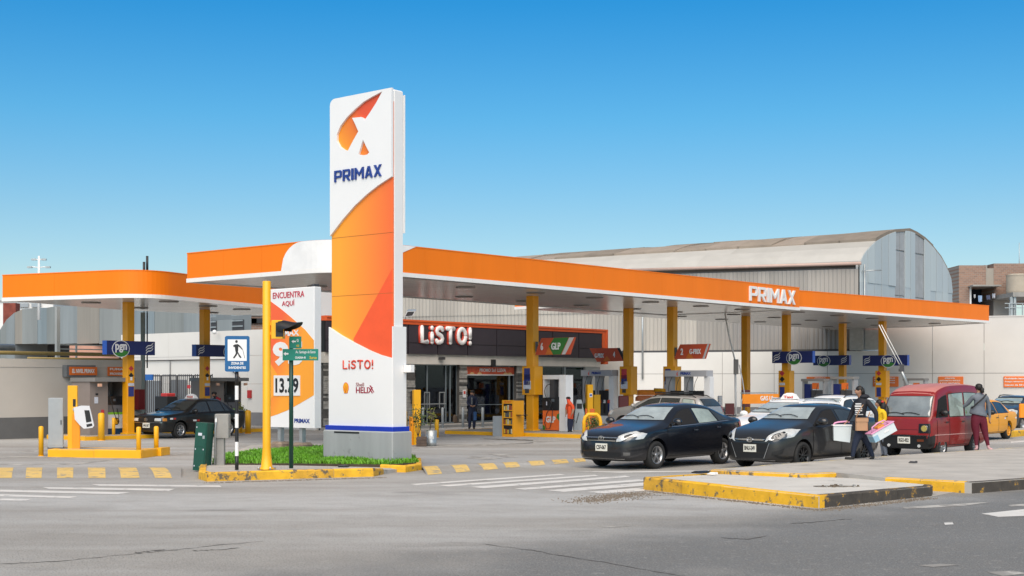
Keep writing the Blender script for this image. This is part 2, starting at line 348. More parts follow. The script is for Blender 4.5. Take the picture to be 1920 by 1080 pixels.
mark([(1118,987),(1150,986),(1185,986.5),(1150,988.5)], PAINTF, 'paint_trace'); mark([(1610,945),(1650,941),(1700,938),(1655,945),(1612,948)], PAINTF, 'paint_trace'); mark([(1690,951),(1800,944),(1860,941),(1800,949),(1700,954)], PAINTF, 'paint_trace')
mark([(1870,906),(1925,901),(1925,903),(1880,908)], PAINTF, 'paint_trace'); mark([(1720,1060),(1760,1057),(1800,1059),(1750,1063)], PAINTF, 'paint_trace'); mark([(1850,1072),(1900,1070),(1925,1075),(1880,1080)], PAINTF, 'paint_trace')
# grit washed against the kerbs
def grit(a, b, n, spread, lab):
    vs, fs = [], []
    for _ in range(n):
        p = a.lerp(b, random.random())+Vector((random.gauss(0, spread), random.gauss(0, spread), 0)); s_ = random.uniform(.006, .02); k = len(vs); t = random.uniform(0, 6)
        for j in range(3): vs.append((p.x+math.cos(t+j*2.1)*s_, p.y+math.sin(t+j*2.1)*s_, .0))
        vs.append((p.x, p.y, s_*.9)); fs += [(k, k+1, k+3), (k+1, k+2, k+3), (k+2, k, k+3)]
    MB().add(vs, fs).build('gravel', mat('grit_brown', (.16, .13, .10), .9, var=.4, scale=30), None, lab, 'grit', kind='stuff')
grit(G(1090, 941), G(1200, 925), 1500, .22, 'brown grit scattered on the road left of the median nose'); grit(G(1210, 921), G(1535, 957), 900, .06, 'grit washed along the front kerb of the median'); grit(G(1540, 957), G(1745, 934), 900, .08, 'grit along the blackened right kerb of the median'); grit(G(388, 906), G(716, 896), 700, .05, 'grit along the kerb of the corner island')
KERB2 = mat('kerb_yellow_dirty', (.62, .34, .03), .75, var=.22, scale=5, worn=(.13, .105, .07), wamt=.46, wscale=6, bump=.5, bscale=30)
# ---------------- kerbs and pavements ----------------
def kerb(px, z1, name, m, parent, wd=.14, z0=-.05, side=1, seg=1.1):
    """kerb stones along world points px (on the ground), widening to the left (side=1) or right of the line"""
    pts = [Vector((p[0], p[1], 0)) for p in px]; zs = z1 if isinstance(z1, (list, tuple)) else [z1]*len(pts)
    for i in range(len(pts)-1):
        a, b = pts[i], pts[i+1]; d = (b-a); Ln = d.length; d.normalize(); nn = Vector((-d.y, d.x, 0))*side
        k = max(1, round(Ln/seg)); mm = m[i] if isinstance(m, list) else m
        for j in range(k):
            t0, t1 = Ln*j/k+(.004 if j else -.0), Ln*(j+1)/k-.004
            p, q = a+d*t0-nn*.008, a+d*t1-nn*.008; za = zs[i]+(zs[i+1]-zs[i])*t0/Ln; zb = zs[i]+(zs[i+1]-zs[i])*t1/Ln; c = .025; jz = random.uniform(-.004, .004)
            vs = [p+Vector((0,0,z0)), p+Vector((0,0,za-c+jz)), p+nn*c+Vector((0,0,za+jz)), p+nn*wd+Vector((0,0,za+jz)), p+nn*wd+Vector((0,0,z0))]
            ve = [q+Vector((0,0,z0)), q+Vector((0,0,zb-c+jz)), q+nn*c+Vector((0,0,zb+jz)), q+nn*wd+Vector((0,0,zb+jz)), q+nn*wd+Vector((0,0,z0))]
            fs = [(r, (r+1) % 5, 5+(r+1) % 5, 5+r) for r in range(5)]+[(4,3,2,1,0), (5,6,7,8,9)]
            if side > 0: fs = [f[::-1] for f in fs]
            if mm is KERB and random.random() < .35: mm = KERB2
            MB().add(vs+ve, fs).build(name, mm, parent)
            mm = m[i] if isinstance(m, list) else m
def pts_of(l, z=0): return [G(a, b, z) for a, b in l]
# corner island with the totem
cor = [G(373,898), G(388,903), G(550,898), G(700,893.5), G(719,889)]
pave = MB().prism([(p.x, p.y) for p in cor]+[tuple(G(790,879)[:2]), tuple(G(792,868)[:2]), tuple(G(770,858)[:2]), tuple(G(600,840)[:2]), tuple(G(470,842)[:2]), tuple(G(376,884)[:2])], -.05, .135,
    z1s=[.150,.150,.150,.150,.09,.012,.06,.12,.12,.12,.13]).build('pavement', CONC, kind='structure')
kerb(cor, [.165,.18,.18,.175,.12], 'kerb_stone', KERB, pave, side=1)
kerb([G(376,884), G(373,898)], .165, 'kerb_stone', KERB, pave, side=1)
kerb([G(713,876,.1), G(760,879,.08), G(790,877,.05), G(789,866,.05)], [.16,.15,.15,.15], 'kerb_stone', KERB, pave, wd=.12)
# grass bed
GRS = mat('grass_blade', (.12, .32, .014), .6, var=.55, scale=2.5)
def grass(poly, n, hgt, name, lab, z=.12):
    xs = [p[0] for p in poly]; ys = [p[1] for p in poly]; vs, fs = [], []
    def inside(x, y):
        c = False
        for i in range(len(poly)):
            (x1, y1), (x2, y2) = poly[i], poly[i-1]
            if (y1 > y) != (y2 > y) and x < (x2-x1)*(y-y1)/(y2-y1)+x1: c = not c
        return c
    k = 0
    while k < n:
        x, y = random.uniform(min(xs), max(xs)), random.uniform(min(ys), max(ys))
        if not inside(x, y): continue
        k += 1; t = random.uniform(0, 6.28)
        if math.sin(x*2.1+1)*math.sin(y*2.7)+.4*math.sin(x*7+y*5) > .75 and random.random() < .7: continue
        t = random.uniform(0, 6.28); hh = hgt*random.uniform(.5, 1.25)*(1+.25*math.sin(x*3)*math.cos(y*4)); l = random.uniform(.01, .06); w_ = random.uniform(.006, .014)
        i = len(vs); dx, dy = math.cos(t), math.sin(t)
        vs += [(x-dy*w_, y+dx*w_, z), (x+dy*w_, y-dx*w_, z), (x+dx*l*.4+dy*w_, y+dy*l*.4-dx*w_, z+hh*.65), (x+dx*l+random.uniform(-.02, .02), y+dy*l, z+hh)]; fs += [(i, i+1, i+2), (i, i+2, i+3)]
    mb = MB().add(vs, fs); return mb.build(name, GRS, None, lab, 'grass', kind='stuff')
gp = [tuple(G(a, b, .15)[:2]) for a, b in [(398,869),(560,869),(640,870),(722,871),(785,867),(772,856),(735,846),(640,836),(560,842),(470,848),(415,856)]]
MB().prism(gp, .0, .15, 0).build('soil_bed', mat('soil', (.06, .045, .03), .95, var=.3, scale=6), kind='structure')
grass(gp, 30000, .09, 'grass', 'bright green ground cover in the corner bed around the tall totem', .15)
# median refuge: sloping nose slab and long platform
A1, A2, A3 = G(1207,918), G(1535,953), G(1745,930)
B1 = G(1330,880,.2); Ab, Ac = G(1600,896,.12), G(1330,888,.12)
nose = MB().prism([tuple(p[:2]) for p in (A1, A2, A3, G(1748,908,.17), Ab, Ac)], -.05, .2, z1s=[.215,.185,.16,.155,.115,.115]).build('median_refuge', CONCL, kind='structure')
kerb([A1, A2], [.23,.20], 'kerb_stone', KERB, nose); kerb([A2+(A3-A2).normalized()*.15, A3], [.20,.175], 'kerb_stone', [KERBK], nose); kerb([A3, G(1748,908,.17)], [.175,.165], 'kerb_stone', KERBK, nose)
kerb([Ac, A1], [.13,.23], 'kerb_stone', KERB, nose)
fe = [G(1920,838,.2), G(1700,852,.2), G(1500,867,.2), G(1345,878.5,.2)]
ext = XU*60
pl = [B1, G(1500,888.5,.2), G(1568,885.5,.2), G(1612,890,.2), G(1660,895.4,.2), G(1809,903.3,.2), G(1822,904,.2), G(1925,897,.2), G(1925,897,.2)+ext, fe[0]+ext+Vector((-2.5, 2, 0))]+fe
plat = MB().prism([tuple(p[:2]) for p in pl], -.05, .194).build('median_platform', CONC, kind='structure')
kerb([B1, pl[1], pl[2]], .2, 'kerb_stone', KERB, plat, wd=.12); kerb([pl[4], pl[5]], .2, 'kerb_stone', KERB, plat, wd=.12); kerb([pl[6], pl[7], pl[8]], .2, 'kerb_stone', [KERBK, KERBK], plat, wd=.12)
KTH = mat('kerb_edge_faded', (.50, .42, .26), .8, var=.2, worn=(.38, .36, .33), wamt=.5)
kerb([pl[9]]+fe+[B1], .2, 'kerb_stone', KTH, plat, wd=.12, seg=1.5)
mark([(a, b) for a, b in [(1655,898),(1812,906),(1800,921),(1748,931),(1745,915),(1700,903)]], mat('gutter_dust', (.36,.345,.32), .9, var=.15), 'gutter_dust')
p = G(1568, 912, .165); rng_ = random.Random(3)
ring = [(p.x+math.cos(i/14*6.283)*.42*rng_.uniform(.55, 1.1), p.y+math.sin(i/14*6.283)*.16*rng_.uniform(.5, 1.2)) for i in range(14)]
MB().prism(ring, .1, .172).build('broken_patch', mat('broken_concrete', (.16, .145, .125), .95, var=.5, scale=14, bump=.8), nose)
for i in range(16):
    a_, r_ = rng_.uniform(0, 6.28), rng_.uniform(.1, .45); c = (p.x+math.cos(a_)*r_, p.y+math.sin(a_)*r_*.4); q_ = rng_.uniform(.012, .035)
    MB().prism([(c[0]+q_*math.cos(t+i)*rng_.uniform(.7, 1.2), c[1]+q_*math.sin(t+i)) for t in (0, 1.3, 2.6, 3.9, 5.1)], .16, .172+q_*.8).build('rubble_piece', CONCD if i % 2 else mat('rubble_brown', (.14,.11,.08), .9), nose)
# flattened litter
def litter(a, b, z, lab, s_=.16, m=None):
    p = G(a, b, z); mb = MB(); n = 9
    top = [(p.x+math.cos(i/n*6.28)*s_*random.uniform(.6, 1.2), p.y+math.sin(i/n*6.28)*s_*.7*random.uniform(.6, 1.2)) for i in range(n)]
    mb.prism(top, z, z+.02, z1s=[z+random.uniform(.01, .05) for _ in top]); mb.build('litter', m or BLACK, None, lab, 'litter')
litter(1313, 887, .17, 'flattened black bag lying on the tip of the median nose'); litter(1337, 889, .16, 'small crumpled pale rag beside the yellow platform kerb', .12, WHITE)
litter(643, 876, .15, 'crushed black litter on the pavement in front of the tall totem')
litter(384, 876, .1, 'pale yellow lump of rubbish at the foot of the green cabinet', .12, mat('pale_rubbish', (.55,.55,.25), .8))
litter(1712, 868, .2, 'scrap of dark litter on the platform behind the pink box seller', .1, DKG)
# far side kerb on the right
fk = [G(1905,815), G(1990,806)]
isl = MB().prism([tuple(p[:2]) for p in (G(1893,820), G(1990,811), G(2100,801), G(2100,795), G(1990,798), G(1900,806))], 0, .2).build('kerb_island', CONC, kind='structure')
kerb([G(1893,820), G(1990,811), G(2100,801)], .22, 'kerb_stone', KERB, isl)
def plate(outer, holes, c, xd, depth, m, parent, name, fr=None):
    """flat plate with cut-outs: polygons in metres (a along xd, b up) from origin c, front face standing off by depth"""
    cu = bpy.data.curves.new('p', 'CURVE'); cu.dimensions = '2D'; cu.fill_mode = 'BOTH'; cu.extrude = .5
    for pts in [outer]+holes:
        sp = cu.splines.new('POLY'); sp.points.add(len(pts)-1); sp.use_cyclic_u = True
        for i, p in enumerate(pts): sp.points[i].co = (p[0], p[1], 0, 1)
    ob = bpy.data.objects.new('p', cu); COL.objects.link(ob); dg = bpy.context.evaluated_depsgraph_get()
    me = bpy.data.meshes.new_from_object(ob.evaluated_get(dg)); xd = Vector(xd).normalized(); up = Vector((0, 0, 1)); nz = xd.cross(up)
    vs = [Vector(c)+xd*v_.co.x+up*v_.co.y+nz*((v_.co.z+.5)*depth) for v_ in me.vertices]; fs = [tuple(p.vertices) for p in me.polygons]
    bpy.data.objects.remove(ob); bpy.data.meshes.remove(me); return MB().add(vs, fs).build(name, m, parent)

def block_glyph(ch, w, s=.21):
    """outline and holes of a block capital, unit height"""
    hole = [(s, .53), (w-s-.03, .53), (w-s, .57), (w-s, .80), (w-s-.03, .83), (s, .83)]
    return {'P': ([(0,0),(s,0),(s,.35),(w-.12,.35),(w,.47),(w,.88),(w-.12,1),(0,1)], [hole]),
        'R': ([(0,0),(s,0),(s,.35),(w*.42,.35),(w-s*1.1,0),(w,0),(w*.70,.37),(w-.04,.40),(w,.5),(w,.88),(w-.12,1),(0,1)], [hole]),
        'I': ([(0,0),(w,0),(w,1),(0,1)], []), 'M': ([(0,0),(s,0),(s,.66),(w/2,.26),(w-s,.66),(w-s,0),(w,0),(w,1),(w-s*.85,1),(w/2,.52),(s*.85,1),(0,1)], []),
        'A': ([(0,0),(s*1.05,0),(w*.30,.20),(w*.70,.20),(w-s*1.05,0),(w,0),(w*.63,1),(w*.37,1)], [[(w*.37,.37),(w*.63,.37),(w*.5,.80)]]),
        'X': ([(0,0),(s*1.2,0),(w/2,.35),(w-s*1.2,0),(w,0),(w*.63,.5),(w,1),(w-s*1.2,1),(w/2,.65),(s*1.2,1),(0,1),(w*.37,.5)], [])}[ch]
def primax(start, xd, total, ht, m, parent, depth, gap=.16):
    """raised block capitals starting at the lower left point; total is the word's length"""
    ws = [.22 if c == 'I' else (.95 if c == 'M' else .78) for c in 'PRIMAX']; k = (total/ht-gap*5)/sum(ws); x = 0; xd = Vector(xd).normalized()
    for c, w_ in zip('PRIMAX', ws):
        w2 = w_*k; o_, hs = block_glyph(c, w2, .21); sc = lambda ps: [((x+a)*ht, b*ht) for a, b in ps]
        plate(sc(o_), [sc(q) for q in hs], start, xd, depth, m, parent, 'letter'); x += w2+gap
def stroke_word(start, xd, total, ht, m, parent, depth, side=None, r=.125):
    """rounded stroke lettering LiSTO! with an optional coloured return behind"""
    xd = Vector(xd).normalized(); up = Vector((0, 0, 1)); nz = xd.cross(up)
    G_ = {'L': (.62, [[(r,1-r),(r,r),(.62-r,r)]]), 'i': (2*r, [[(r,r),(r,.56)],[(r,.86),(r,.865)]]), 'T': (.74, [[(r,1-r),(.74-r,1-r)],[(.37,1-r),(.37,r)]]), '!': (2*r, [[(r,1-r),(r,.42)],[(r,r),(r,r+.005)]]),
        'S': (.66, [[(.66-r,.80),(.50,.875),(.33,.885),(.18,.83),(.125,.71),(.18,.59),(.33,.52),(.47,.45),(.535,.33),(.49,.18),(.35,.12),(.2,.12),(r-.01,.20)]]),
        'O': (.80, [[(.40+(.40-r)*math.cos(t), .5+(.5-r)*math.sin(t)) for t in [i/22*2*math.pi for i in range(23)]]])}
    tot = sum(G_[c][0] for c in 'LiSTO!'); gap = .10; k = (total/ht-gap*5)/tot; x = 0
    for c in 'LiSTO!':
        w_, ss = G_[c]
        def build(mm, par, off, dep, shift, nm):
            b = MB(); o = Vector(start)+nz*off+xd*shift
            for s_ in ss:
                pts = [o+xd*((x+a*k)*ht)+up*(q*ht) for a, q in s_]; rr = r*ht; b.path(pts, rr, 12, 0); b.sphere(pts[0], rr, 12); b.sphere(pts[-1], rr, 12)
            b.v = [v_+nz*((v_-o).dot(nz)*(dep/(2*r*ht)-1)) for v_ in b.v]; return b.build(nm, mm, par)
        t = build(m, parent, depth*.6, depth*.9, 0, 'letter')
        if side: build(side, t, depth*.05, depth*1.1, -.06*ht, 'letter_return')
        x += w_*k+gap
# ================= canopies =================
SOFF = mat('soffit_panel', (.54, .515, .49), .24, var=.05, scale=.6, spec=.6)
def fillet(poly, idx, r, n=14):
    out = []
    for i, p in enumerate(poly):
        if i in idx:
            a, b, c = Vector(poly[i-1]).to_2d(), Vector(p).to_2d(), Vector(poly[(i+1) % len(poly)]).to_2d()
            d1, d2 = (a-b).normalized(), (c-b).normalized(); p0, p1 = b+d1*r, b+d2*r
            for k in range(n+1):
                t = k/n; q = p0*(1-t)**2+b*2*t*(1-t)+p1*t*t; out.append((q.x, q.y))
        else: out.append(tuple(p))
    return out
def walk(poly, i0, i1):
    out = []; i = i0
    while True:
        out.append(Vector(poly[i % len(poly)])); 
        if i % len(poly) == i1 % len(poly): break
        i += 1
    return out
def canopy(name, lab, poly, z0, hts, vis, lights, cols, csz, panel=2.2, spl=.62):
    """poly counter-clockwise in (u,v); hts fascia height per vertex; vis = edges that carry the orange fascia"""
    root = thing(name, lab, 'canopy', P(poly[0][0], poly[0][1], 0))
    n = len(poly)
    # roof slab kept inside the fascia
    cx, cy = sum(p[0] for p in poly)/n, sum(p[1] for p in poly)/n
    a = sum(poly[i][0]*poly[(i+1) % n][1]-poly[(i+1) % n][0]*poly[i][1] for i in range(n)); assert a > 0
    nrm = []
    for i in range(n):
        d1 = (Vector(poly[i])-Vector(poly[i-1])).normalized(); d2 = (Vector(poly[(i+1) % n])-Vector(poly[i])).normalized()
        n1, n2 = Vector((d1.y, -d1.x)), Vector((d2.y, -d2.x)); q = (n1+n2); q = q/(q.length_squared/2) if q.length > .3 else n1; nrm.append(q)
    off = lambda i, k: (poly[i][0]+nrm[i].x*k, poly[i][1]+nrm[i].y*k)
    MB(UV).prism([off(i, -.06) for i in range(n)], z0+.16, z0+min(hts)-.06).build('roof_deck', mat('roof_deck_grey', (.3,.3,.3), .8), root)
    MB(UV).prism([off(i, -.05) for i in range(n)], z0+.055, z0+.10).build('soffit_backing', DKG, root)
    # soffit boards
    us = [p[1] for p in poly]; y = min(us)+.05
    def spans(yy):
        xs = []
        for i in range(n):
            (x1, y1), (x2, y2) = off(i, -.06), off((i+1) % n, -.06)
            if (y1 > yy) != (y2 > yy): xs.append(x1+(yy-y1)*(x2-x1)/(y2-y1))
        return sorted(xs)
    while y < max(us)-.02:
        y1 = min(y+spl-.012, max(us)-.03)
        s0, s1 = spans(y+.005), spans(y1-.005)
        if len(s0) == len(s1) and s0:
            for k in range(0, len(s0), 2):
                MB(UV).prism([(s0[k], y), (s0[k+1], y), (s1[k+1], y1), (s1[k], y1)], z0+.03, z0+.055).build('soffit_board', SOFF, root)
        y += spl
    # fascia panels and the white lower trim
    for i in vis:
        j = (i+1) % n; p, q = Vector(poly[i]), Vector(poly[j]); Ln = (q-p).length; k = max(1, round(Ln/panel))
        for c in range(k):
            t0, t1 = c/k, (c+1)/k; g = .003/Ln if Ln > .6 else 0
            t0 += g if c else 0; t1 -= g if c < k-1 else 0
            A_, B_ = p.lerp(q, t0), p.lerp(q, t1)
            if c == 0: na = nrm[i]
            else: na = Vector(((q-p).y, -(q-p).x)).normalized()
            nb = nrm[j] if c == k-1 else Vector(((q-p).y, -(q-p).x)).normalized()
            h0, h1 = hts[i]+(hts[j]-hts[i])*t0, hts[i]+(hts[j]-hts[i])*t1
            def strip(zb, za0, za1, o, th, nm, m):
                a0, b0 = A_+na*o, B_+nb*o; a1, b1 = A_+na*(o-th), B_+nb*(o-th)
                vs = [(a0.x,a0.y,zb),(b0.x,b0.y,zb),(b0.x,b0.y,za1),(a0.x,a0.y,za0),(a1.x,a1.y,zb),(b1.x,b1.y,zb),(b1.x,b1.y,za1),(a1.x,a1.y,za0)]
                MB(UV).add(vs, [(0,1,2,3),(7,6,5,4),(4,5,1,0),(3,2,6,7),(1,5,6,2),(4,0,3,7)]).build(nm, m, root)
            strip(z0+.13, z0+h0-.03, z0+h1-.03, 0, .05, 'fascia_panel', ORANGE)
            strip(z0+h0-.03, z0+h0, z0+h1, .012, .09, 'top_trim', ORANGE) if abs(h0-h1) < .02 else None
            strip(z0, z0+.128, z0+.128, .02, .10, 'white_trim', TRIM)
    for u, v in lights:
        MB(UV).lathe([(0, -.012), (.30, -.012), (.34, 0), (.34, .03), (0, .03)], (u, v, z0+.0), n=20).build('soffit_light', mat('lamp_dark', (.22,.20,.185), .25), root)
    for u, v, zt in cols:
        h = csz/2
        c = MB(UV); c.bbox(u-h, u+h, v-h, v+h, .0, z0+.03, .012); c = c.build('column', YELC, root)
        MB(UV).bbox(u-h-.05, u+h+.05, v-h-.05, v+h+.05, .14, .2, .01).build('base_plate', YEL, c)
    return root
c1 = fillet([(27, 29.3), (54.95, 29.3), (54.95, 36.6), (27, 36.4)], [0], 1.5)      # indices 0..7 fillet, 8,9,10
h1 = [.965]*15+[1.03, 1.03, .965]
main_c = canopy('fuel_canopy', 'long main orange canopy with rounded white corner behind the tall totem and raised white lettering', c1, 5.2, h1, [17]+list(range(0, 15))+[15, 16],
    [(u, v) for u in (31, 34.6, 38.4, 42, 45.8, 49.6, 53) for v in (31.1, 34.6)], [(31.3, 33.0, 0), (39.85, 32.43, 0), (49.15, 34.55, 0), (49.36, 32.4, 0)], .34)
# white wave over the rounded corner
def white_wave():
    z0 = 5.2; pts = []
    path = [(27.0, 31.75)]+[(27.0, 31.75-(31.75-30.8)*k/10) for k in range(1, 11)]+[tuple(p) for p in c1[1:15]]
    path += [(28.5+k*.18, 29.3) for k in range(1, 11)]
    vs = []; zt = z0+.965-.004
    for i, (u, v) in enumerate(path):
        lo, hi = z0+.13, zt
        if u <= 27.001 and v > 30.8: hi = z0+.13+(zt-z0-.13)*math.sqrt(max(0, 1-((v-30.8)/.95)**2))
        if u > 28.5: lo = z0+.13+(zt-z0-.13)*(((u-28.5)/1.8)**.8)
        a, b = Vector(path[max(i-1, 0)]), Vector(path[min(i+1, len(path)-1)]); d = (b-a).normalized(); nn = Vector((d.y, -d.x))
        # outward = away from the canopy
        o = Vector((u, v))-nn*(-.014)
        vs += [(o.x, o.y, lo), (o.x, o.y, hi), (u, v, lo), (u, v, hi)]
    fs = []
    for i in range(len(path)-1):
        a, b = 4*i, 4*i+4; fs += [(a, b, b+1, a+1), (a+1, b+1, b+3, a+3), (a+2, b+2, b, a)]
    MB(UV).add(vs, fs).build('white_wave_panel', mat('white_panel_gloss', (.80,.80,.80), .3), main_c)
white_wave()
def letters(word, start, step, xd, wd, ht, m, parent, bold, depth, side=None, sm=None, widths=None):
    """one raised letter per object, with an optional coloured return behind"""
    xd = Vector(xd).normalized(); nz = xd.cross(Vector((0, 0, 1))); p = Vector(start)
    for i, ch in enumerate(word):
        w_ = (widths or {}).get(ch, wd); c = p+xd*(w_/2)
        t = txt(ch, c+nz*(depth*.75 if side else 0), xd, w_, ht, m, parent, 'letter', bold, depth*.25 if side else depth)
        if side: txt(ch, c, xd, w_, ht, side, t, 'letter_return', bold, depth*.75-.002)
        p += xd*(w_+step)
# PRIMAX on the long fascia
u0, _ = U_at(1404, 29.3); u1, _ = U_at(1489, 29.3); k = (u1-u0)
primax(P(u0, 29.295, 5.2+.23), XU, k, .62, WHITE, main_c, .07)
# right and rear canopy
c2 = [(55.02, 29.72), (56.6, 29.52), (75.0, 28.3), (77.9, 33.3), (77.6, 39.6), (47.4, 39.6), (47.4, 36.66), (55.02, 36.66)]
canopy('rear_fuel_canopy', 'orange canopy beyond the main one, its far corner at the right edge of the forecourt', c2, 5.28, [.87, .88, .98, .98, .93, .93, .93, .93], [0, 1, 2, 3, 5, 7],
    [(u, v) for u in (58, 62, 66, 70, 74) for v in (31, 34.5, 37.6)], [(60.03, 35.0, 0), (60.36, 32.9, 0), (70.7, 35.0, 0), (69.7, 32.15, 0)], .34)
c3 = fillet([(24.63, 43.6), (26.35, 37.8), (36, 40.9), (36.5, 46.0), (31.4, 45.9)], [1], 1.5)
canopy('gas_canopy', 'separate orange canopy with rounded corner at the left, above the black taxi', c3, 4.76, [.92, .93]+[.93]*14+[.93]*3, [0]+list(range(1, 16)),
    [(u, v) for u, v in ((27.2, 42.2), (28.6, 39.6), (30.3, 43.8), (31.2, 40.8), (33.4, 41.6), (34.2, 44.6))], [(27.95, 41.05, 0), (32.72, 43.0, 0)], .30)
# a floodlight mast sticking up behind each canopy
def mast(px, Y, pyb, pyt, r, m, name, lab, cat, kind=0):
    p = GY(px, Y, ZA(pyb, Y)); q = GY(px, Y, ZA(pyt, Y)); mb = MB(); root = thing(name, lab, cat, p)
    mb.tube(p, q, r, r*.6, 8).build('pole', m, root)
    if kind == 1:
        for dz, w_ in ((.82, .55), (.94, .3)):
            z = p.z+(q.z-p.z)*dz
            for s_ in (-1, 1):
                MB().tube((p.x, p.y, z), (p.x+s_*w_, p.y, z+.06), .03, n=6).build('arm', m, root)
                MB().cbox((p.x+s_*w_, p.y, z+.02), (.28, .2, .10)).build('lamp_head', STEEL, root)
    if kind == 2: MB().tube((p.x, p.y, q.z-.9), (p.x, p.y, q.z), .07, n=8).build('antenna_head', BLACK, root)
mast(73, 82, 600, 480, .10, WHITE, 'light_mast', 'white floodlight mast rising above the left canopy', 'light mast', 1)
mast(270, 75, 620, 491, .025, BLACK, 'antenna', 'shorter black antenna of the pair above the left canopy', 'antenna', 2)
mast(276, 75, 640, 480, .03, BLACK, 'antenna', 'taller black antenna of the pair above the left canopy', 'antenna', 2)
# ---- forecourt islands ----
def island(pts, lab, h=.15, name='pump_island'):
    r = MB(UV).prism(pts, 0, h-.004).build(name, CONCD, None, lab, 'pump island')
    c = [P(a, b) for a, b in pts]
    kerb(c+[c[0]], h, 'kerb_stone', YEL, r, wd=.12, seg=2.2); return r
island([(38.2, 28.3), (40.9, 28.3), (40.9, 35.4), (38.2, 35.4)], 'yellow kerbed island carrying the liquefied gas pump and the nearest canopy column')
island([(48.3, 28.5), (50.3, 28.5), (50.3, 36.4), (48.3, 36.4)], 'yellow kerbed island under the two columns behind the silver car')
island([(59.2, 28.6), (61.2, 28.6), (61.2, 36.4), (59.2, 36.4)], 'yellow kerbed island behind the white taxi')
island([(69.0, 28.6), (71.2, 28.6), (71.2, 36.4), (69.0, 36.4)], 'farthest yellow kerbed island, behind the red minivan')
# ---- column notice boards ----
def board(u, v, z0, z1, w_, lab_kind, side='u', name='notice_board'):
    """box strapped round a column: front faces -u; plates on the front"""
    r = thing(name, lab_kind, 'notice board', P(u, v, z0)); MB(UV).bbox(u-.24, u+.24, v-w_/2, v+w_/2, z0, z1, .01).build('casing', YELC, r)
    return r
def plates(r, u, v, items):
    for dz, h, w_, m in items: flat([(-w_/2, -h/2), (w_/2, -h/2), (w_/2, h/2), (-w_/2, h/2)], P(u-.245, v, dz), -XV, m, r, 'notice', .008)
PNAVY = mat('notice_navy', (.03, .04, .20), .4, var=.2, scale=14); PLITE = mat('notice_pale', (.55, .58, .66), .4, var=.15, scale=12); PRED = mat('notice_red', (.5, .04, .05), .45, var=.2, scale=14)
for (u, v), lab in (((39.85, 32.43), 'yellow notice casing on the column left of the gas pump'), ((49.15, 34.55), 'yellow notice casing with a red top notice, on the column left of the silver car'),
                    ((49.36, 32.4), 'yellow notice casing under the flag sign numbered 2 with a silver end'), ((60.36, 32.9), 'yellow notice casing on the column behind the white taxi'), ((69.7, 32.15), 'yellow notice casing on the column left of the red minivan')):
    Y = P(u, v).y; r = board(u, v, ZA(740 if u < 60 else 745, Y), ZA(687 if u < 50 else 695, Y), .62, lab)
    if u < 60: plates(r, u, v+.06, [(ZA(701, Y), .42, .28, PRED if v > 34 else PNAVY), (ZA(712, Y), .4, .3, PNAVY), (ZA(722, Y), .32, .36, PLITE), (ZA(733, Y), .16, .2, DKG)])
    else:
        plates(r, u, v+.1, [(ZA(720, Y), .12, .3, PLITE), (ZA(735, Y), .5, .26, PNAVY)])
        flat([(-.14, 0), (0, -.14), (.14, 0), (0, .14)], P(u-.245, v+.1, ZA(700, Y)), -XV, PRED, r, 'hazard_diamond', .01)
        flat([(-.14, 0), (0, -.14), (.14, 0), (0, .14)], P(u-.245, v+.1, ZA(711, Y)), -XV, BLACK, r, 'hazard_diamond', .01)
for (u, v), lab in (((27.95, 41.05), 'hazard notices stuck on the nearer left column'), ((32.72, 43.0), 'hazard notices stuck on the farther left column')):
    Y = P(u, v).y; r = thing('column_notices', lab, 'notices', P(u, v-.16, ZA(745, Y))); s_ = Y/2550
    q = lambda py: P(u+.0, v-.152, ZA(py, Y))
    MB(UV).box(u-.13, u+.13, v-.158, v-.151, ZA(742, Y), ZA(684, Y)).build('backing', YELC, r)
    flat([(-.1, 0), (0, -.1), (.1, 0), (0, .1)], q(691)-XV*.006, XU, PRED, r, 'hazard_diamond', .01)
    flat([(-.1, 0), (0, -.1), (.1, 0), (0, .1)], q(704)-XV*.006, XU, BLACK, r, 'hazard_diamond', .01); flat(sq((-.04, -.06), (.04, .06)), q(710)-XV*.018, XU, WHITE, r, 'notice', .004)
    flat(sq((-.12, -.05), (.12, .05)), q(721)-XV*.006, XU, PLITE, r, 'notice', .01); flat(sq((-.11, -.17), (.11, .17)), q(734)-XV*.006, XU, PNAVY, r, 'notice', .01)
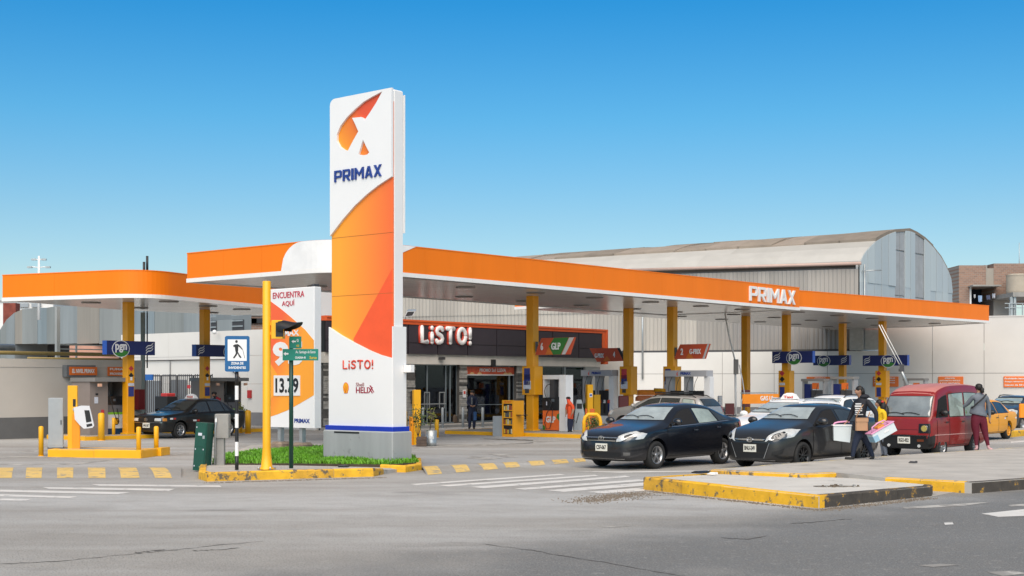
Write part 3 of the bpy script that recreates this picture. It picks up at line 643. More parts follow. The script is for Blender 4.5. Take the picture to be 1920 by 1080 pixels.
# ---- blue gas signs ----
WHT = mat('sign_white', (.75, .75, .75), .45)
def waves(c, xd, s_, parent):
    xd = Vector(xd)
    for k in range(3):
        pts = [(-.5+i/8, .10*math.sin(i/8*6.28)+.62*(i/8-.5)) for i in range(9)]
        poly = [(a*s_, (b+.06-(k-1)*.32)*s_) for a, b in pts]+[(a*s_, (b-.06-(k-1)*.32)*s_) for a, b in pts[::-1]]
        flat(poly, c, xd, WHT, parent, 'wave_mark', .008)
def gas_sign(a, b, const, axis, z0, z1, oval_at, wave_at, lab, th=.26, ends=NAVY2):
    """box running along u (axis 'u', face -v) or along v (axis 'v', face -u) from a to b"""
    if axis == 'u':
        r = thing('gas_sign', lab, 'sign', P(a, const, z0), group='blue sign boxes of the gas supplier on the canopy columns'); MB(UV).box(a, b, const-th/2, const+th/2, z0, z1).build('sign_box', NAVY, r)
        MB(UV).box(a-.012, a-.002, const-th/2, const+th/2, z0, z1).build('end_panel', ends, r); f = lambda t, e=.006: P(a+(b-a)*t, const-th/2-e, (z0+z1)/2); xd = XU; Ln = b-a
    else:
        r = thing('gas_sign', lab, 'sign', P(const, a, z0), group='blue sign boxes of the gas supplier on the canopy columns'); MB(UV).box(const-th/2, const+th/2, b, a, z0, z1).build('sign_box', NAVY, r)
        MB(UV).box(const-th/2, const+th/2, b-.012, b-.002, z0, z1).build('end_panel', ends, r); f = lambda t, e=.006: P(const-th/2-e, a+(b-a)*t, (z0+z1)/2); xd = -XV; Ln = a-b
    H_ = z1-z0
    c = f(oval_at)-Vector((0, 0, .04)); e = .66*H_
    flat(ell(e*1.12, H_*.62), c, xd, WHT, r, 'oval_rim', .006); nz = Vector(xd).cross(Vector((0, 0, 1)))
    flat(ell(e*1.03, H_*.56), c+nz*.007, xd, NAVY, r, 'oval_field', .006)
    low = [p for p in ell(e*1.03, H_*.56, 14, t0=math.pi+.35, t1=2*math.pi-.35)]+[(e*.94, -H_*.19), (e*.3, -H_*.10), (-e*.2, -H_*.26), (-e*.8, -H_*.3)]
    flat(low, c+nz*.014, xd, PGREEN, r, 'oval_green', .004)
    txt('pgn', c+nz*.016+Vector((0, 0, .02)), xd, e*1.45, H_*.62, WHT, r, bold=.025, depth=.012)
    lo = [(oval_at*Ln+e*1.0, -H_/2)]+[(oval_at*Ln+e+i*.12, -H_/2-.03+.045*math.sin(i*1.4)) for i in range(6)]
    waves(f(wave_at)-Vector((0, 0, 0)), xd, H_*.62, r)
    return r
gas_sign(26.8, 28.75, 40.75, 'u', 2.93, 3.41, .28, .88, 'blue gas sign on the nearer left column, white waves on its right end')
gas_sign(32.0, 34.3, 42.7, 'u', 2.97, 3.42, .70, .10, 'blue gas sign on the farther left column, beside the pedestrian sign')
gas_sign(33.45, 31.25, 60.05, 'v', 2.93, 3.50, .55, .12, 'blue gas sign on the first of the three right hand columns')
gas_sign(36.6, 34.4, 70.4, 'v', 2.95, 3.50, .30, .86, 'blue gas sign in the middle, with its white waves at the right end')
gas_sign(33.1, 30.55, 69.4, 'v', 2.88, 3.45, .58, .10, 'blue gas sign on the column above the red minivan')
# ---- flag signs on the columns ----
def flag(u, v0, v1, z0, z1, kind, lab):
    r = thing('flag_sign', lab, 'sign', P(u, v0, z0)); W_, H_ = abs(v1-v0), z1-z0; c = P(u-.06, (v0+v1)/2, (z0+z1)/2); sl = .30*H_ if kind != 'four' else -.42*H_
    R1 = mat('flag_orange_red', (.52, .075, .025), .5); R2 = mat('flag_orange', (.60, .16, .02), .5); GN = mat('flag_green', (.03, .17, .03), .5); AL = mat('flag_end_silver', (.5, .5, .5), .4)
    x0, x1, h = -W_/2, W_/2, H_/2; nz = -XU
    pl_ = [(x0, -h), (x1-.45*W_*.3, -h), (x1, h), (x0+.16*W_, h), (x0+.05*W_, -h*.1)] if kind != 'four' else [(x0, h), (x1-.16*W_, h), (x1, -h), (x0+.22*W_, -h*1.1)]
    b = MB(); vs = [c+(-XV)*p[0]+Vector((0, 0, p[1]))-nz*.10 for p in pl_]+[c+(-XV)*p[0]+Vector((0, 0, p[1])) for p in pl_]; n = len(pl_)
    b.add(vs, [tuple(range(n)), tuple(range(2*n-1, n-1, -1))]+[(i, n+i, n+(i+1) % n, (i+1) % n) for i in range(n)]); bm = bmesh.new(); o = b.build('sign_panel', R1, r); bm.from_mesh(o.data); bmesh.ops.recalc_face_normals(bm, faces=bm.faces); bm.to_mesh(o.data); bm.free()
    if kind == 'six':
        flat([(-.02*W_, h*.98), (.36*W_, h*.98), (.16*W_, -h*.98), (-.04*W_, -h*.98), (-.15*W_, 0)], c+nz*.004, -XV, GN, r, 'green_field'); flat([(-.15*W_, -.05*h), (-.04*W_, -h*.98), (-.24*W_, -h*.98)], c+nz*.005, -XV, R2, r, 'orange_wedge')
        flat([(.37*W_, h*.98), (.49*W_, h*.98), (.27*W_, -h*.98), (.18*W_, -h*.98)], c+nz*.004, -XV, AL, r, 'silver_end')
        txt('6', c+XV*.32*W_+nz*.01, -XV, .1, .28, WHT, r); txt('GLP', c-XV*.04*W_+nz*.01, -XV, .42, .26, WHT, r, bold=.02)
    elif kind == 'four':
        flat([(.02*W_, -.2*h), (.14*W_, -h*.95), (-.10*W_, -h*.98)], c+nz*.004, -XV, R2, r, 'orange_wedge'); flat([(.32*W_, h), (.40*W_, h), (.56*W_, -h*.7), (.50*W_, -h)], c+nz*.004, -XV, BLACK, r, 'black_end')
        txt('G-PRIX', c+XV*.20*W_+nz*.01-Vector((0, 0, .04)), -XV, .50, .2, WHT, r, bold=.02); txt('4', c-XV*.24*W_+nz*.01, -XV, .1, .25, WHT, r)
    else:
        flat([(-.08*W_, -.05*h), (.06*W_, -h*.98), (-.18*W_, -h*.98)], c+nz*.004, -XV, R2, r, 'orange_wedge'); flat([(.44*W_, h*.98), (.49*W_, h*.98), (.36*W_, -h*.98), (.30*W_, -h*.98)], c+nz*.004, -XV, AL, r, 'silver_end')
        txt('2', c+XV*.28*W_+nz*.01, -XV, .12, .28, WHT, r); txt('G-PRIX', c-XV*.10*W_+nz*.01, -XV, .56, .22, WHT, r, bold=.02)
    MB().cbox(c+XV*(W_/2-.02 if kind != 'four' else -(W_/2-.02))+XU*.06, (.1, .1, H_*.6)).build('bracket', DKG, r)
flag(39.8, 32.2, 30.35, 3.0, 3.63, 'six', 'orange and green flag sign numbered 6 on the column by the gas pump')
flag(49.1, 36.6, 34.75, 2.92, 3.5, 'four', 'red flag sign numbered 4 with a black end pointing left')
flag(49.3, 32.2, 30.45, 2.97, 3.6, 'two', 'red flag sign numbered 2 with a silver end pointing right')
# ================= tall totem =================
def grad_mat(name, c0, c1, axis, a, b, rough=.35):
    """printed colour gradient across a panel, in the panel's own object coordinates"""
    m = bpy.data.materials.new(name); m.use_nodes = True; n = m.node_tree; K = n.links.new; p = n.nodes['Principled BSDF']; p.inputs['Roughness'].default_value = rough
    t = n.nodes.new('ShaderNodeTexCoord'); d = n.nodes.new('ShaderNodeVectorMath'); d.operation = 'DOT_PRODUCT'; d.inputs[1].default_value = axis; K(t.outputs['Object'], d.inputs[0])
    r = n.nodes.new('ShaderNodeMapRange'); r.inputs[1].default_value = a; r.inputs[2].default_value = b; K(d.outputs['Value'], r.inputs[0])
    q = n.nodes.new('ShaderNodeMix'); q.data_type = 'RGBA'; K(r.outputs[0], q.inputs[0]); q.inputs[6].default_value = c0+(1,); q.inputs[7].default_value = c1+(1,); K(q.outputs[2], p.inputs['Base Color']); return m
def totem():
    TU = 21.98; vn, Yn = V_at(738, TU); vl, Yl = V_at(622.5, TU); uR, _ = U_at(757, vn); W_ = vl-vn; zt = ZA(165, Yn); zb = .95
    r = thing('price_totem_tower', 'tall white and orange sign tower with leaf logo, blue band and grey plinth', 'sign tower', P(TU, vl, .1))
    def q(px, py, du=0): v, Y = V_at(px, TU+du); return (vl-v, ZA(py, Y))
    O = lambda e: P(TU-e, vl, 0)
    Z = [(590+6, 0)]
    MB(UV).bbox(TU+.01, uR, vn+.0, vl-.0, zb, zt-.02, .03).build('body', WHITE, r)
    # orange face
    og = grad_mat('totem_orange_print', (.93, .37, .028), (.86, .16, .035), (XV*-1)[:], .25, W_-.1)
    flat([(0.0, zb+.2), (W_, zb+.2), (W_, zt-.3), (0, zt-.3)], O(-.008), -XV, og, r, 'orange_face', .016)
    hi = [q(736, 503), q(663, 636), q(668, 655), q(737, 680)]
    flat(hi, O(.008), -XV, mat('totem_red_orange', (.84, .10, .025), .35), r, 'red_orange_wedge', .003)
    for py in (447, 556): MB(UV).box(TU-.012, TU-.008, vn+.01, vl-.01, ZA(py, Yl)-.004, ZA(py, Yl)+.004).build('panel_joint', mat('joint_dark', (.35, .12, .02), .6), r)
    # upper cladding with the leaf logo cut out
    g = lambda a, b: q(600+a/2.92, 150+b/2.92)
    rr = .16; cyc = [(rr-rr*math.cos(t*math.pi/2/6), zt-rr+rr*math.sin(t*math.pi/2/6)) for t in range(7)]
    dia = [g(402, 530), g(330, 578), g(270, 625), g(200, 690), g(135, 765), g(68, 856)]
    outer = cyc+[(W_, zt)]+[(W_, dia[0][1])]+dia[1:-1]+[(0, dia[-1][1])]
    leaf = [g(*p) for p in [(353,64),(300,92),(252,120),(205,160),(160,205),(122,255),(104,300),(104,335),(120,366),(142,382),(163,391),(192,335),(221,284),(205,246),(187,210),(236,205),(248,211),(254,224),(285,180),(320,125)]]
    tri = [g(*p) for p in [(247,328),(262,362),(281,398),(270,410),(250,414),(222,409),(234,370)]]
    plate(outer, [leaf, tri], O(.008), -XV, .06, mat('totem_white', (.80, .805, .81), .35, var=.012), r, 'upper_cladding')
    # leaf colour behind the cut-out
    lg = grad_mat('leaf_print', (.88, .34, .02), (.72, .09, .03), (XV*-1+Vector((0, 0, .8)))[:], zt*.8-.75, zt*.8+.6)
    xs = [p[0] for p in leaf+tri]; zs = [p[1] for p in leaf+tri]
    flat([(min(xs)-.03, min(zs)-.03), (max(xs)+.03, min(zs)-.03), (max(xs)+.03, max(zs)+.03), (min(xs)-.03, max(zs)+.03)], O(.008), -XV, lg, r, 'leaf_backing', .004)
    a0, z0 = q(632, 330); a1, z1 = q(720, 322)
    primax(P(TU-.068, vl-a0, (z0+z1)/2-.135), -XV, a1-a0, .27, NAVYT, r, .03)
    # lower cladding
    e = .05; LB = [g2 for g2 in [(q(600+a/2.84, 500+b/2.84)) for a, b in [(57,322),(120,365),(190,404),(270,445),(330,470),(386,488)]]]
    LB[0] = (-e, LB[0][1]); LB[-1] = (W_+e*.3, LB[-1][1])
    plate([(-e, zb), (W_+e*.3, zb)]+LB[::-1], [], O(.008), -XV, .05, mat('totem_white', (.80, .805, .81), .35, var=.012), r, 'lower_cladding')
    MB(UV).box(TU-.05, uR+.05, vn-.035, vn+.0, zb, ZA(612, Yn)).build('side_cladding', WHITE, r)
    MB(UV).box(uR-.05, uR+.06, vn-.28, vn-.04, ZA(698, Yn), ZA(684, Yn)).build('side_bracket_box', WHITE, r)
    for z0_, z1_ in ((ZA(560, Yn), ZA(170, Yn)),): MB(UV).box(uR+.001, uR+.03, vn-.02, vl, ZA(435, Yn), z1_-.05).build('rear_panel', WHITE, r)
    # LiSTO, shell and oil brand
    a0, z0 = q(646, 684); a1, _ = q(704, 684)
    stroke_word(P(TU-.058, vl-a0, z0-.11), -XV, a1-a0, .22, REDT, r, .02, r=.10)
    sc = q(652, 727); so = [(.085*math.sin(t), .12*math.cos(t)-.0) for t in [i/10*math.pi*1.5-math.pi*.75 for i in range(11)]]
    shp = [(-.05, -.125)]+[(-.085-.02*math.sin((i+.5)/10*math.pi)+.0, -.09+.0) for i in range(0)]+so+[(.05, -.125)]
    flat([(a*1.14, b*1.06) for a, b in shp], P(TU-.058, vl-sc[0], sc[1]), -XV, REDT, r, 'shell_border', .006)
    flat([(a*1.02, b*.95) for a, b in shp], P(TU-.064, vl-sc[0], sc[1]), -XV, mat('shell_yellow', (.85, .40, .01), .4), r, 'shell_emblem', .006)
    for i in range(-3, 4): flat([(-.0015, 0), (.0015, 0), (.0015, .17-.012*abs(i)), (-.0015, .17-.012*abs(i))], P(TU-.0705, vl-sc[0]-i*.004, sc[1]-.105), (-XV), REDT, r, 'shell_rib', .002, up=Vector((0, 0, 1))+(-XV)*(i*.16))
    a0, z0 = q(671, 721); a1, _ = q(686, 721); txt('Shell', P(TU-.058, vl-(a0+a1)/2, z0), -XV, a1-a0, .09, mat('lettering_grey', (.3,.12,.12), .5), r, bold=.01, depth=.006)
    a0, z0 = q(671, 731.5); a1, _ = q(703, 731.5); txt('HELIX', P(TU-.058, vl-(a0+a1)/2, z0), -XV, a1-a0, .14, mat('lettering_maroon', (.30, .01, .03), .5), r, bold=.02, depth=.006)
    flat([(0, 0), (.05, .0), (.16, -.16), (.13, -.16)], P(TU-.058, vl-a1+.12, z0+.11), -XV, mat('lettering_maroon', (.3,.01,.03)), r, 'oil_brand_tail', .004)
    # blue band and plinth
    MB(UV).bbox(TU-.13, uR+.10, vn-.09, vl+.10, .845, zb, .01).build('blue_band', BLUE, r)
    pb = MB(UV).bbox(TU-.16, uR+.16, vn-.12, vl+.15, .0, .843, .025).build('plinth', mat('plinth_grey', (.33, .35, .355), .75, var=.12, scale=2, worn=(.24, .25, .25), wamt=.38, wscale=2.2, streak=1), r)
    MB(UV).box(TU-.165, TU-.161, vl-1.1, vl-.25, .775, .815).build('vent_slot', BLACK, pb)
totem()
# ================= price totem =================
def price():
    r0 = (24.59, 27.64); TU = r0[0]; vn, Yn = V_at(589, TU); vl, Yl = V_at(492.5, TU); uR, _ = U_at(603, vn); W_ = vl-vn; zt, zb = ZA(537, Yn), ZA(803, Yn)
    r = thing('price_totem', 'lower price totem lettered ENCUENTRA AQUI on two legs behind the yellow signal pole', 'price sign', P(TU, vl, .1))
    def q(px, py): v, Y = V_at(px, TU); return (vl-v, ZA(py, Y))
    O = lambda e: P(TU-e, vl, 0)
    MB(UV).bbox(TU, uR, vn, vl, zb, zt, .02).build('cabinet', mat('totem_white', (.80, .805, .81), .35, var=.012), r)
    flat([q(a, b) for a, b in [(493,553),(500,558),(507.5,565),(524,577),(540,590),(555,603),(572,618),(588.5,638),(588.5,741),(565,755),(540,769),(520,777),(493,786)]], O(.001), -XV,
        grad_mat('price_orange_print', (.86, .13, .04), (.92, .36, .03), (XV*-1+Vector((0, 0, -.5)))[:], -1.0, .15), r, 'orange_field', .004)
    flat([q(a, b) for a, b in [(493,668),(507,681),(520,702),(514,742),(493,762)]], O(.006), -XV, mat('price_yellow_orange', (.90, .36, .03), .4), r, 'yellow_wedge', .003)
    T = lambda s, x0, x1, y0, y1, m, b, nm='lettering', e=.006: txt(s, (lambda A, B, zz: P(TU-e, vl-(A+B)/2, zz))(q(x0, 700)[0], q(x1, 700)[0], (q(x0, y0)[1]+q(x1, y1)[1])/2), -XV, q(x1, 700)[0]-q(x0, 700)[0], abs(q(x0, y0)[1]-q(x0, y1)[1]), m, r, nm, b, .006)
    RP = mat('price_lettering_red', (.50, .03, .06), .5)
    T('ENCUENTRA', 512, 571, 547, 558.5, RP, .01); T('AQU\u00cd', 529, 552.5, 562, 575, RP, .01)
    T('G-MAX', 520, 561, 619, 630, WHT, .03, e=.008); T('95', 512, 569, 641, 686, WHT, .05, 'fuel_grade', e=.008)
    flat([q(a, b) for a, b in [(514.5,704),(563.5,704),(563.5,742),(514.5,742)]], O(.006), -XV, WHT, r, 'price_plate', .02)
    T('13.79', 518, 561, 709, 737, BLACK, .03, 'price', e=.028)
    T('PRIMAX', 552, 581, 785, 793, NAVYT, .04, e=.001)
    for px in (526.5, 567):
        v, _ = V_at(px, TU+.12); MB(UV).box(TU+.06, TU+.19, v-.06, v+.06, .3, zb).build('leg', STEEL, r)
        MB(UV).bbox(TU-.1, TU+.35, v-.22, v+.22, .0, .33, .06).build('footing', mat('footing_stone', (.22, .17, .13), .9, var=.3, scale=8), r)
    MB(UV).box(TU+.05, TU+.2, vn+.02, vn+.16, zt, zt+.07).build('lifting_lug', DKG, r)
price()
# ================= poles and signs on the island =================
pp = G(500, 880, .16); r = thing('signal_pole', 'thick yellow traffic signal pole with a flared bolted base', 'signal pole', pp)
zt = ZA(528, pp.y)
MB().lathe([(0, 0), (.155, 0), (.155, .02), (.12, .05), (.095, .30), (.085, .45), (.085, zt-.16), (.075, zt-.15), (0, zt-.15)], pp, n=20).build('pole', YEL, r)
for i in range(4):
    t = i*math.pi/2+.6; MB().tube(pp+Vector((.18*math.cos(t), .18*math.sin(t), 0)), pp+Vector((.18*math.cos(t), .18*math.sin(t), .06)), .018, n=6).build('anchor_bolt', STEEL, r)
MB().lathe([(0, 0), (.2, 0), (.2, .015), (0, .015)], pp, n=4).build('base_flange', YEL, r)
def tlight():
    c = Vector((pp.x+.24, pp.y+.0, ZA(617, pp.y))); r = thing('traffic_signal', 'yellow traffic signal head with a black visor turned away to the right', 'traffic light', (c.x, c.y, c.z-.2))
    MB().bbox(c.x-.13, c.x+.12, c.y-.12, c.y+.14, c.z-.20, c.z+.18, .02).build('housing', YEL, r)
    MB().box(c.x-.20, c.x-.13, c.y-.03, c.y+.03, c.z-.12, c.z-.06).add([], []).box(c.x-.20, c.x-.13, c.y-.03, c.y+.03, c.z+.08, c.z+.13).build('bracket', YEL, r)
    d = Vector((.90, -.42, .0)).normalized(); s_ = Vector((.42, .90, 0)).normalized(); up = Vector((0, 0, 1))
    MB().box(c.x-.03, c.x+.125, c.y-.135, c.y-.121, c.z-.16, c.z+.13).build('opening', BLACK, r)
    vs = []; n = 14; rows = 5
    o = c+Vector((.06, -.03, .0))
    for j in range(rows+1):
        for i in range(n+1):
            t = math.pi*(-.12+1.24*i/n); le = .16+.36*(math.sin(max(0, min(math.pi, t)))**.7); x = le*j/rows
            p = o+d*x+s_*(math.cos(t)*.17)+up*(math.sin(t)*.165+.0+.02*math.cos(x*9)-.10*x*x); vs.append(p)
    fs = [(j*(n+1)+i, j*(n+1)+i+1, (j+1)*(n+1)+i+1, (j+1)*(n+1)+i) for j in range(rows) for i in range(n)]
    v2 = [o+(p-o)*.95 for p in vs]; k = len(vs)
    MB().add(vs+v2, fs+[tuple(k+a for a in f[::-1]) for f in fs], 0, True).build('visor', BLACK, r)
    MB().tube(o+d*-.02, o+d*.03, .12, n=18).build('lens', mat('lens_dark_red', (.10, .01, .01), .2), r)
tlight()
p0 = G(444, 881, .16); r = thing('pedestrian_sign', 'black and white banded post with a blue sign of a walking figure with a cane', 'pedestrian sign', p0); zt = ZA(697, p0.y); n = 7
for i in range(n):
    a, b = p0.z+(zt-p0.z)*i/n, p0.z+(zt-p0.z)*(i+1)/n; MB().tube((p0.x, p0.y, a), (p0.x, p0.y, b), .038, n=12, cap=i in (0, n-1)).build('post_band', BLACK if i % 2 == 0 else WHITE, r)
XR = Vector((1, .12, 0)).normalized(); s_ = p0.y/2550
def rrect(w_, h_, r_, n=4):
    o = []
    for cx, cy, t in ((w_/2-r_, h_/2-r_, 0), (-w_/2+r_, h_/2-r_, 1), (-w_/2+r_, -h_/2+r_, 2), (w_/2-r_, -h_/2+r_, 3)):
        o += [(cx+r_*math.cos((t+i/n)*math.pi/2), cy+r_*math.sin((t+i/n)*math.pi/2)) for i in range(n+1)]
    return o
c = Vector((p0.x+.02, p0.y-.05, ZA(663.5, p0.y))); SBL = mat('sign_blue', (.005, .10, .27), .4)
MB().tube((p0.x, p0.y, zt), (p0.x, p0.y, c.z+.3), .025, n=8).build('upper_post', STEEL, r)
flat(rrect(.50, .735, .04), c, XR, SBL, r, 'sign_plate', .012)
nz = XR.cross(Vector((0, 0, 1))); cf = c+nz*.013
flat(rrect(.385, .44, .004, 2), cf+Vector((0, 0, .075)), XR, WHT, r, 'white_field', .003)
K = lambda pts: [((a-555)/5.4*s_, (740-b)/5.4*s_) for a, b in pts]
cc = cf+nz*.004+Vector((-.015, 0, .075)); E_ = [(a+555, 740-b) for a, b in ell(13, 15, 12, 0, 87)]
flat(K(E_), cc, XR, BLACK, r, 'figure_head', .002)
flat(K([(540,682),(568,678),(585,690),(600,706),(617,730),(610,736),(590,714),(574,702),(572,745),(568,770),(550,775),(542,740),(538,705),(530,712),(520,694)]), cc, XR, BLACK, r, 'figure_torso', .002)
flat(K([(550,768),(570,765),(558,790),(535,822),(519,820),(535,795)]), cc+nz*.001, XR, BLACK, r, 'figure_leg', .002); flat(K([(562,764),(572,762),(582,780),(605,812),(598,822),(580,806)]), cc+nz*.001, XR, BLACK, r, 'figure_leg', .002)
flat(K([(614,730),(618,730),(640,822),(636,822)]), cc+nz*.001, XR, BLACK, r, 'figure_cane', .002)
txt('ZONA DE', cf+Vector((0, 0, -.195)), XR, .25, .055, WHT, r, bold=.03, depth=.003); txt('INVIDENTES', cf+Vector((0, 0, -.285)), XR, .35, .05, WHT, r, bold=.03, depth=.003)
p1 = G(546, 878, .16); r = thing('street_name_sign', 'dark green post carrying two green street name blades with white arrows', 'street sign', p1); s_ = p1.y/2550
MB().tube(p1, (p1.x, p1.y, ZA(634, p1.y)), .045, n=12).build('post', mat('post_green', (.004, .05, .035), .4), r)
X2 = Vector((1, -.05, 0)).normalized(); n2 = X2.cross(Vector((0, 0, 1)))
def blade(x0, x1, y0, y1, e):
    c = Vector((p1.x+((x0+x1)/2-546)*s_, p1.y-e, ZA((y0+y1)/2, p1.y))); flat(sq((-(x1-x0)/2*s_, -(y1-y0)/2*s_), ((x1-x0)/2*s_, (y1-y0)/2*s_)), c, X2, GREEN, r, 'name_blade', .02); return c+n2*.021
ARW = [(-.07, 0), (-.01, .05), (-.01, .02), (.06, .02), (.06, -.02), (-.01, -.02), (-.01, -.05)]
c = blade(543.5, 566, 631, 653.5, .05); flat([(a*.7-.03, b*.7+.02) for a, b in ARW], c, X2, WHT, r, 'arrow', .003); txt('Q', c+X2*.05+Vector((0, 0, .04)), X2, .04, .06, WHT, r, depth=.003); txt('43', c+X2*.05-Vector((0, 0, .07)), X2, .06, .05, mat('lettering_yellow', (.6, .42, .02), .5), r, depth=.003)
c = blade(531, 598, 654.5, 676, .07); flat([(a*.8-.3, b*.8+.02) for a, b in ARW], c, X2, WHT, r, 'arrow', .003)
txt('Av. Santiago de Surco', c+X2*.11+Vector((0, 0, .05)), X2, .42, .075, WHT, r, bold=.01, depth=.003); txt('CUADRA 43', c+X2*.0-Vector((0, 0, .06)), X2, .22, .045, WHT, r, depth=.003); txt('Surco', c+X2*.27-Vector((0, 0, .06)), X2, .15, .06, mat('lettering_yellow', (.6,.42,.02)), r, depth=.003)
# leaning green cabinet
b0 = G(373, 882, .02); b0.x += .03
r = thing('utility_cabinet', 'dark green metal utility cabinet leaning beside the grass', 'utility cabinet', b0, rz=math.radians(-18)); r.rotation_euler = (math.radians(-2), math.radians(3.5), math.radians(-14))
Mx = r.matrix_basis.copy(); m_ = MB(Mx); m_.bbox(-.13, .15, -.12, .22, 0, 1.06, .012).build('casing', DGREEN, r); MB(Mx).box(-.105, .125, -.128, -.121, .06, .50).build('door', DGREEN, r); MB(Mx).box(-.105, .125, -.128, -.121, .53, 1.0).build('door', DGREEN, r)
MB(Mx).cbox((.09, -.133, .74), (.05, .012, .07)).build('lock', STEEL, r); MB(Mx).cbox((0, -.134, .80), (.09, .006, .06)).build('sticker', PLITE, r)
for a, b in ((-.09, .47), (.10, .47), (-.09, .1), (.1, .1), (-.09, .95)): MB(Mx).cbox((a, -.131, b), (.02, .008, .03)).build('paint_chip', PLITE, r)
b1 = G(410, 872, .12); r = thing('meter_post', 'grey concrete meter box on a square post with a pipe beside it', 'meter post', b1)
s_ = b1.y/2550
MB().bbox(b1.x-.05, b1.x+.13, b1.y-.06, b1.y+.1, b1.z-.1, 1.0, .01).build('post', CONCD, r); MB().bbox(b1.x-.07, b1.x+.24, b1.y-.10, b1.y+.14, ZA(821, b1.y), ZA(776, b1.y), .015).build('box', CONCD, r)
MB().path([(b1.x-.06, b1.y-.13, .1), (b1.x-.05, b1.y-.13, .9), (b1.x-.03, b1.y-.12, ZA(790, b1.y)), (b1.x-.03, b1.y-.11, ZA(782, b1.y))], .02, 8).build('pipe', STEEL, r); MB().cbox((b1.x-.03, b1.y-.125, ZA(788, b1.y)), (.04, .03, .08)).build('cap', WHITE, r)
# ================= bollards =================
def bollard(px, py, wpx, ptop, lab, m=YEL, z=0, grp='yellow bollards on the forecourt'):
    p = G(px, py, z); h = ZA(ptop, p.y)-z; rr = wpx/2*p.y/2550
    r = thing('bollard', lab, 'bollard', p, group=grp)
    MB().lathe([(0, 0), (rr, 0), (rr, h-rr*.5), (rr*.8, h-rr*.15), (rr*.4, h), (0, h)], p, n=16).build('post', m, r); MB().lathe([(rr*.9, -.01), (rr*1.25, 0), (rr*1.25, .012), (rr, .015)], p, n=16).build('collar', m, r)
for a in [(77,855,9,799,'slim yellow bollard alone at the far left of the payment island'), (260,858,9,800,'slim yellow bollard standing against the right end of the payment island'), (293,853,9,799,'slim yellow bollard just right of the payment island'),
          (190,826,12,774,'thick yellow bollard in front of the left dispenser cabin'), (213,823,6,783,'thin yellow bollard in front of the lime banded dispenser'), (239,822,6,782,'thin yellow bollard before the nearer left column'),
          (452,812,5,778,'thin yellow bollard beside the potted bush behind the banded post'), (465,813,11,769,'thick yellow bollard right of the banded post'),
          (614.5,798,6,772,'yellow bollard seen between the two totems'), (760,812,8,770,'yellow bollard at the right edge of the tall totem'), (819,820,8,786,'short yellow bollard behind the potted plant')]: bollard(*a)
for i, (a, b) in enumerate(((793,803),(830,803),(868,802),(905,801))):
    bollard(a, b, 5, 764, ('grey bollard before the left store door', 'grey bollard before the right store door', 'grey bollard before the slate pillar left of the standing man', 'grey bollard right of the standing man')[i], GREYP, 0, 'grey bollards along the store front')
# ================= payment island at the left =================
ip = [G(90, 857), G(264, 859.5), G(282, 857)]; bk = [p+Vector((.1, 1.15, 0)) for p in ip]
r = MB().prism([tuple(p[:2]) for p in ip+bk[::-1]], 0, .2).build('payment_island', CONCD, None, 'low yellow kerbed island carrying the payment post and grey cabinet', 'island')
kerb(ip+bk[::-1]+[ip[0]], .21, 'kerb_stone', YEL, r, wd=.14, seg=1.4)
p = G(110, 840.5, .2)
r = thing('control_cabinet', 'tall grey metal control cabinet left of the yellow payment post', 'control cabinet', p, rz=0); fr = Matrix.Translation(p) @ Matrix.Rotation(math.radians(18), 4, 'Z')
s_ = p.y/2550; MB(fr).bbox(-.26, .12, -.2, .28, .03, ZA(746, p.y)-.2, .012).build('casing', GREYP, r); MB(fr).box(-.28, .14, -.22, .3, 0, .03).build('base', DKG, r)
MB(fr).box(-.24, .10, -.206, -.2, .08, 1.25).build('door', GREYP, r); MB(fr).box(.121, .126, -.16, .24, .1, .7).build('side_panel', GREYP, r); MB(fr).cbox((.06, -.215, .7), (.02, .02, .12)).build('handle', BLACK, r)
p = G(136, 841, .2); s_ = p.y/2550; r = thing('payment_post', 'yellow square payment post holding a white terminal at the left', 'payment post', p); fr = Matrix.Translation(p) @ Matrix.Rotation(math.radians(14), 4, 'Z')
MB(fr).bbox(-.12, .13, -.09, .12, 0, ZA(723, p.y)-.2, .012).build('post', YEL, r); MB(fr).bbox(.0, .20, -.14, -.02, 0, .92, .01).build('lower_casing', mat('orange_yellow_paint', (.85, .30, .006), .4), r)
MB(fr).cbox((.05, -.093, 1.22), (.07, .01, .2)).build('reader_window', BLACK, r)
tp = [((a-136)*s_, (841-b)*s_) for a, b in [(139,764),(152,760.5),(167,761),(175.5,798),(172,802),(157,803.5),(150,797),(141,786)]]
t = MB(fr).slab([(a, b) for a, b in tp], 'y', -.20, .02).build('terminal', mat('terminal_white', (.66,.67,.70), .35, var=.02), r)
for nm, pts in (('screen', [(158,769),(167,769),(171,790),(161.5,792)]), ('card_slot', [(161.5,795.5),(171.5,793.5),(172.5,798),(162.5,800.5)])): MB(fr).slab([((a-136)*s_, (841-b)*s_) for a, b in pts], 'y', -.207, -.203).build(nm, BLACK, t)
MB(fr).cbox((.05, -.14, 1.05), (.06, .10, .06)).build('bracket', STEEL, r)
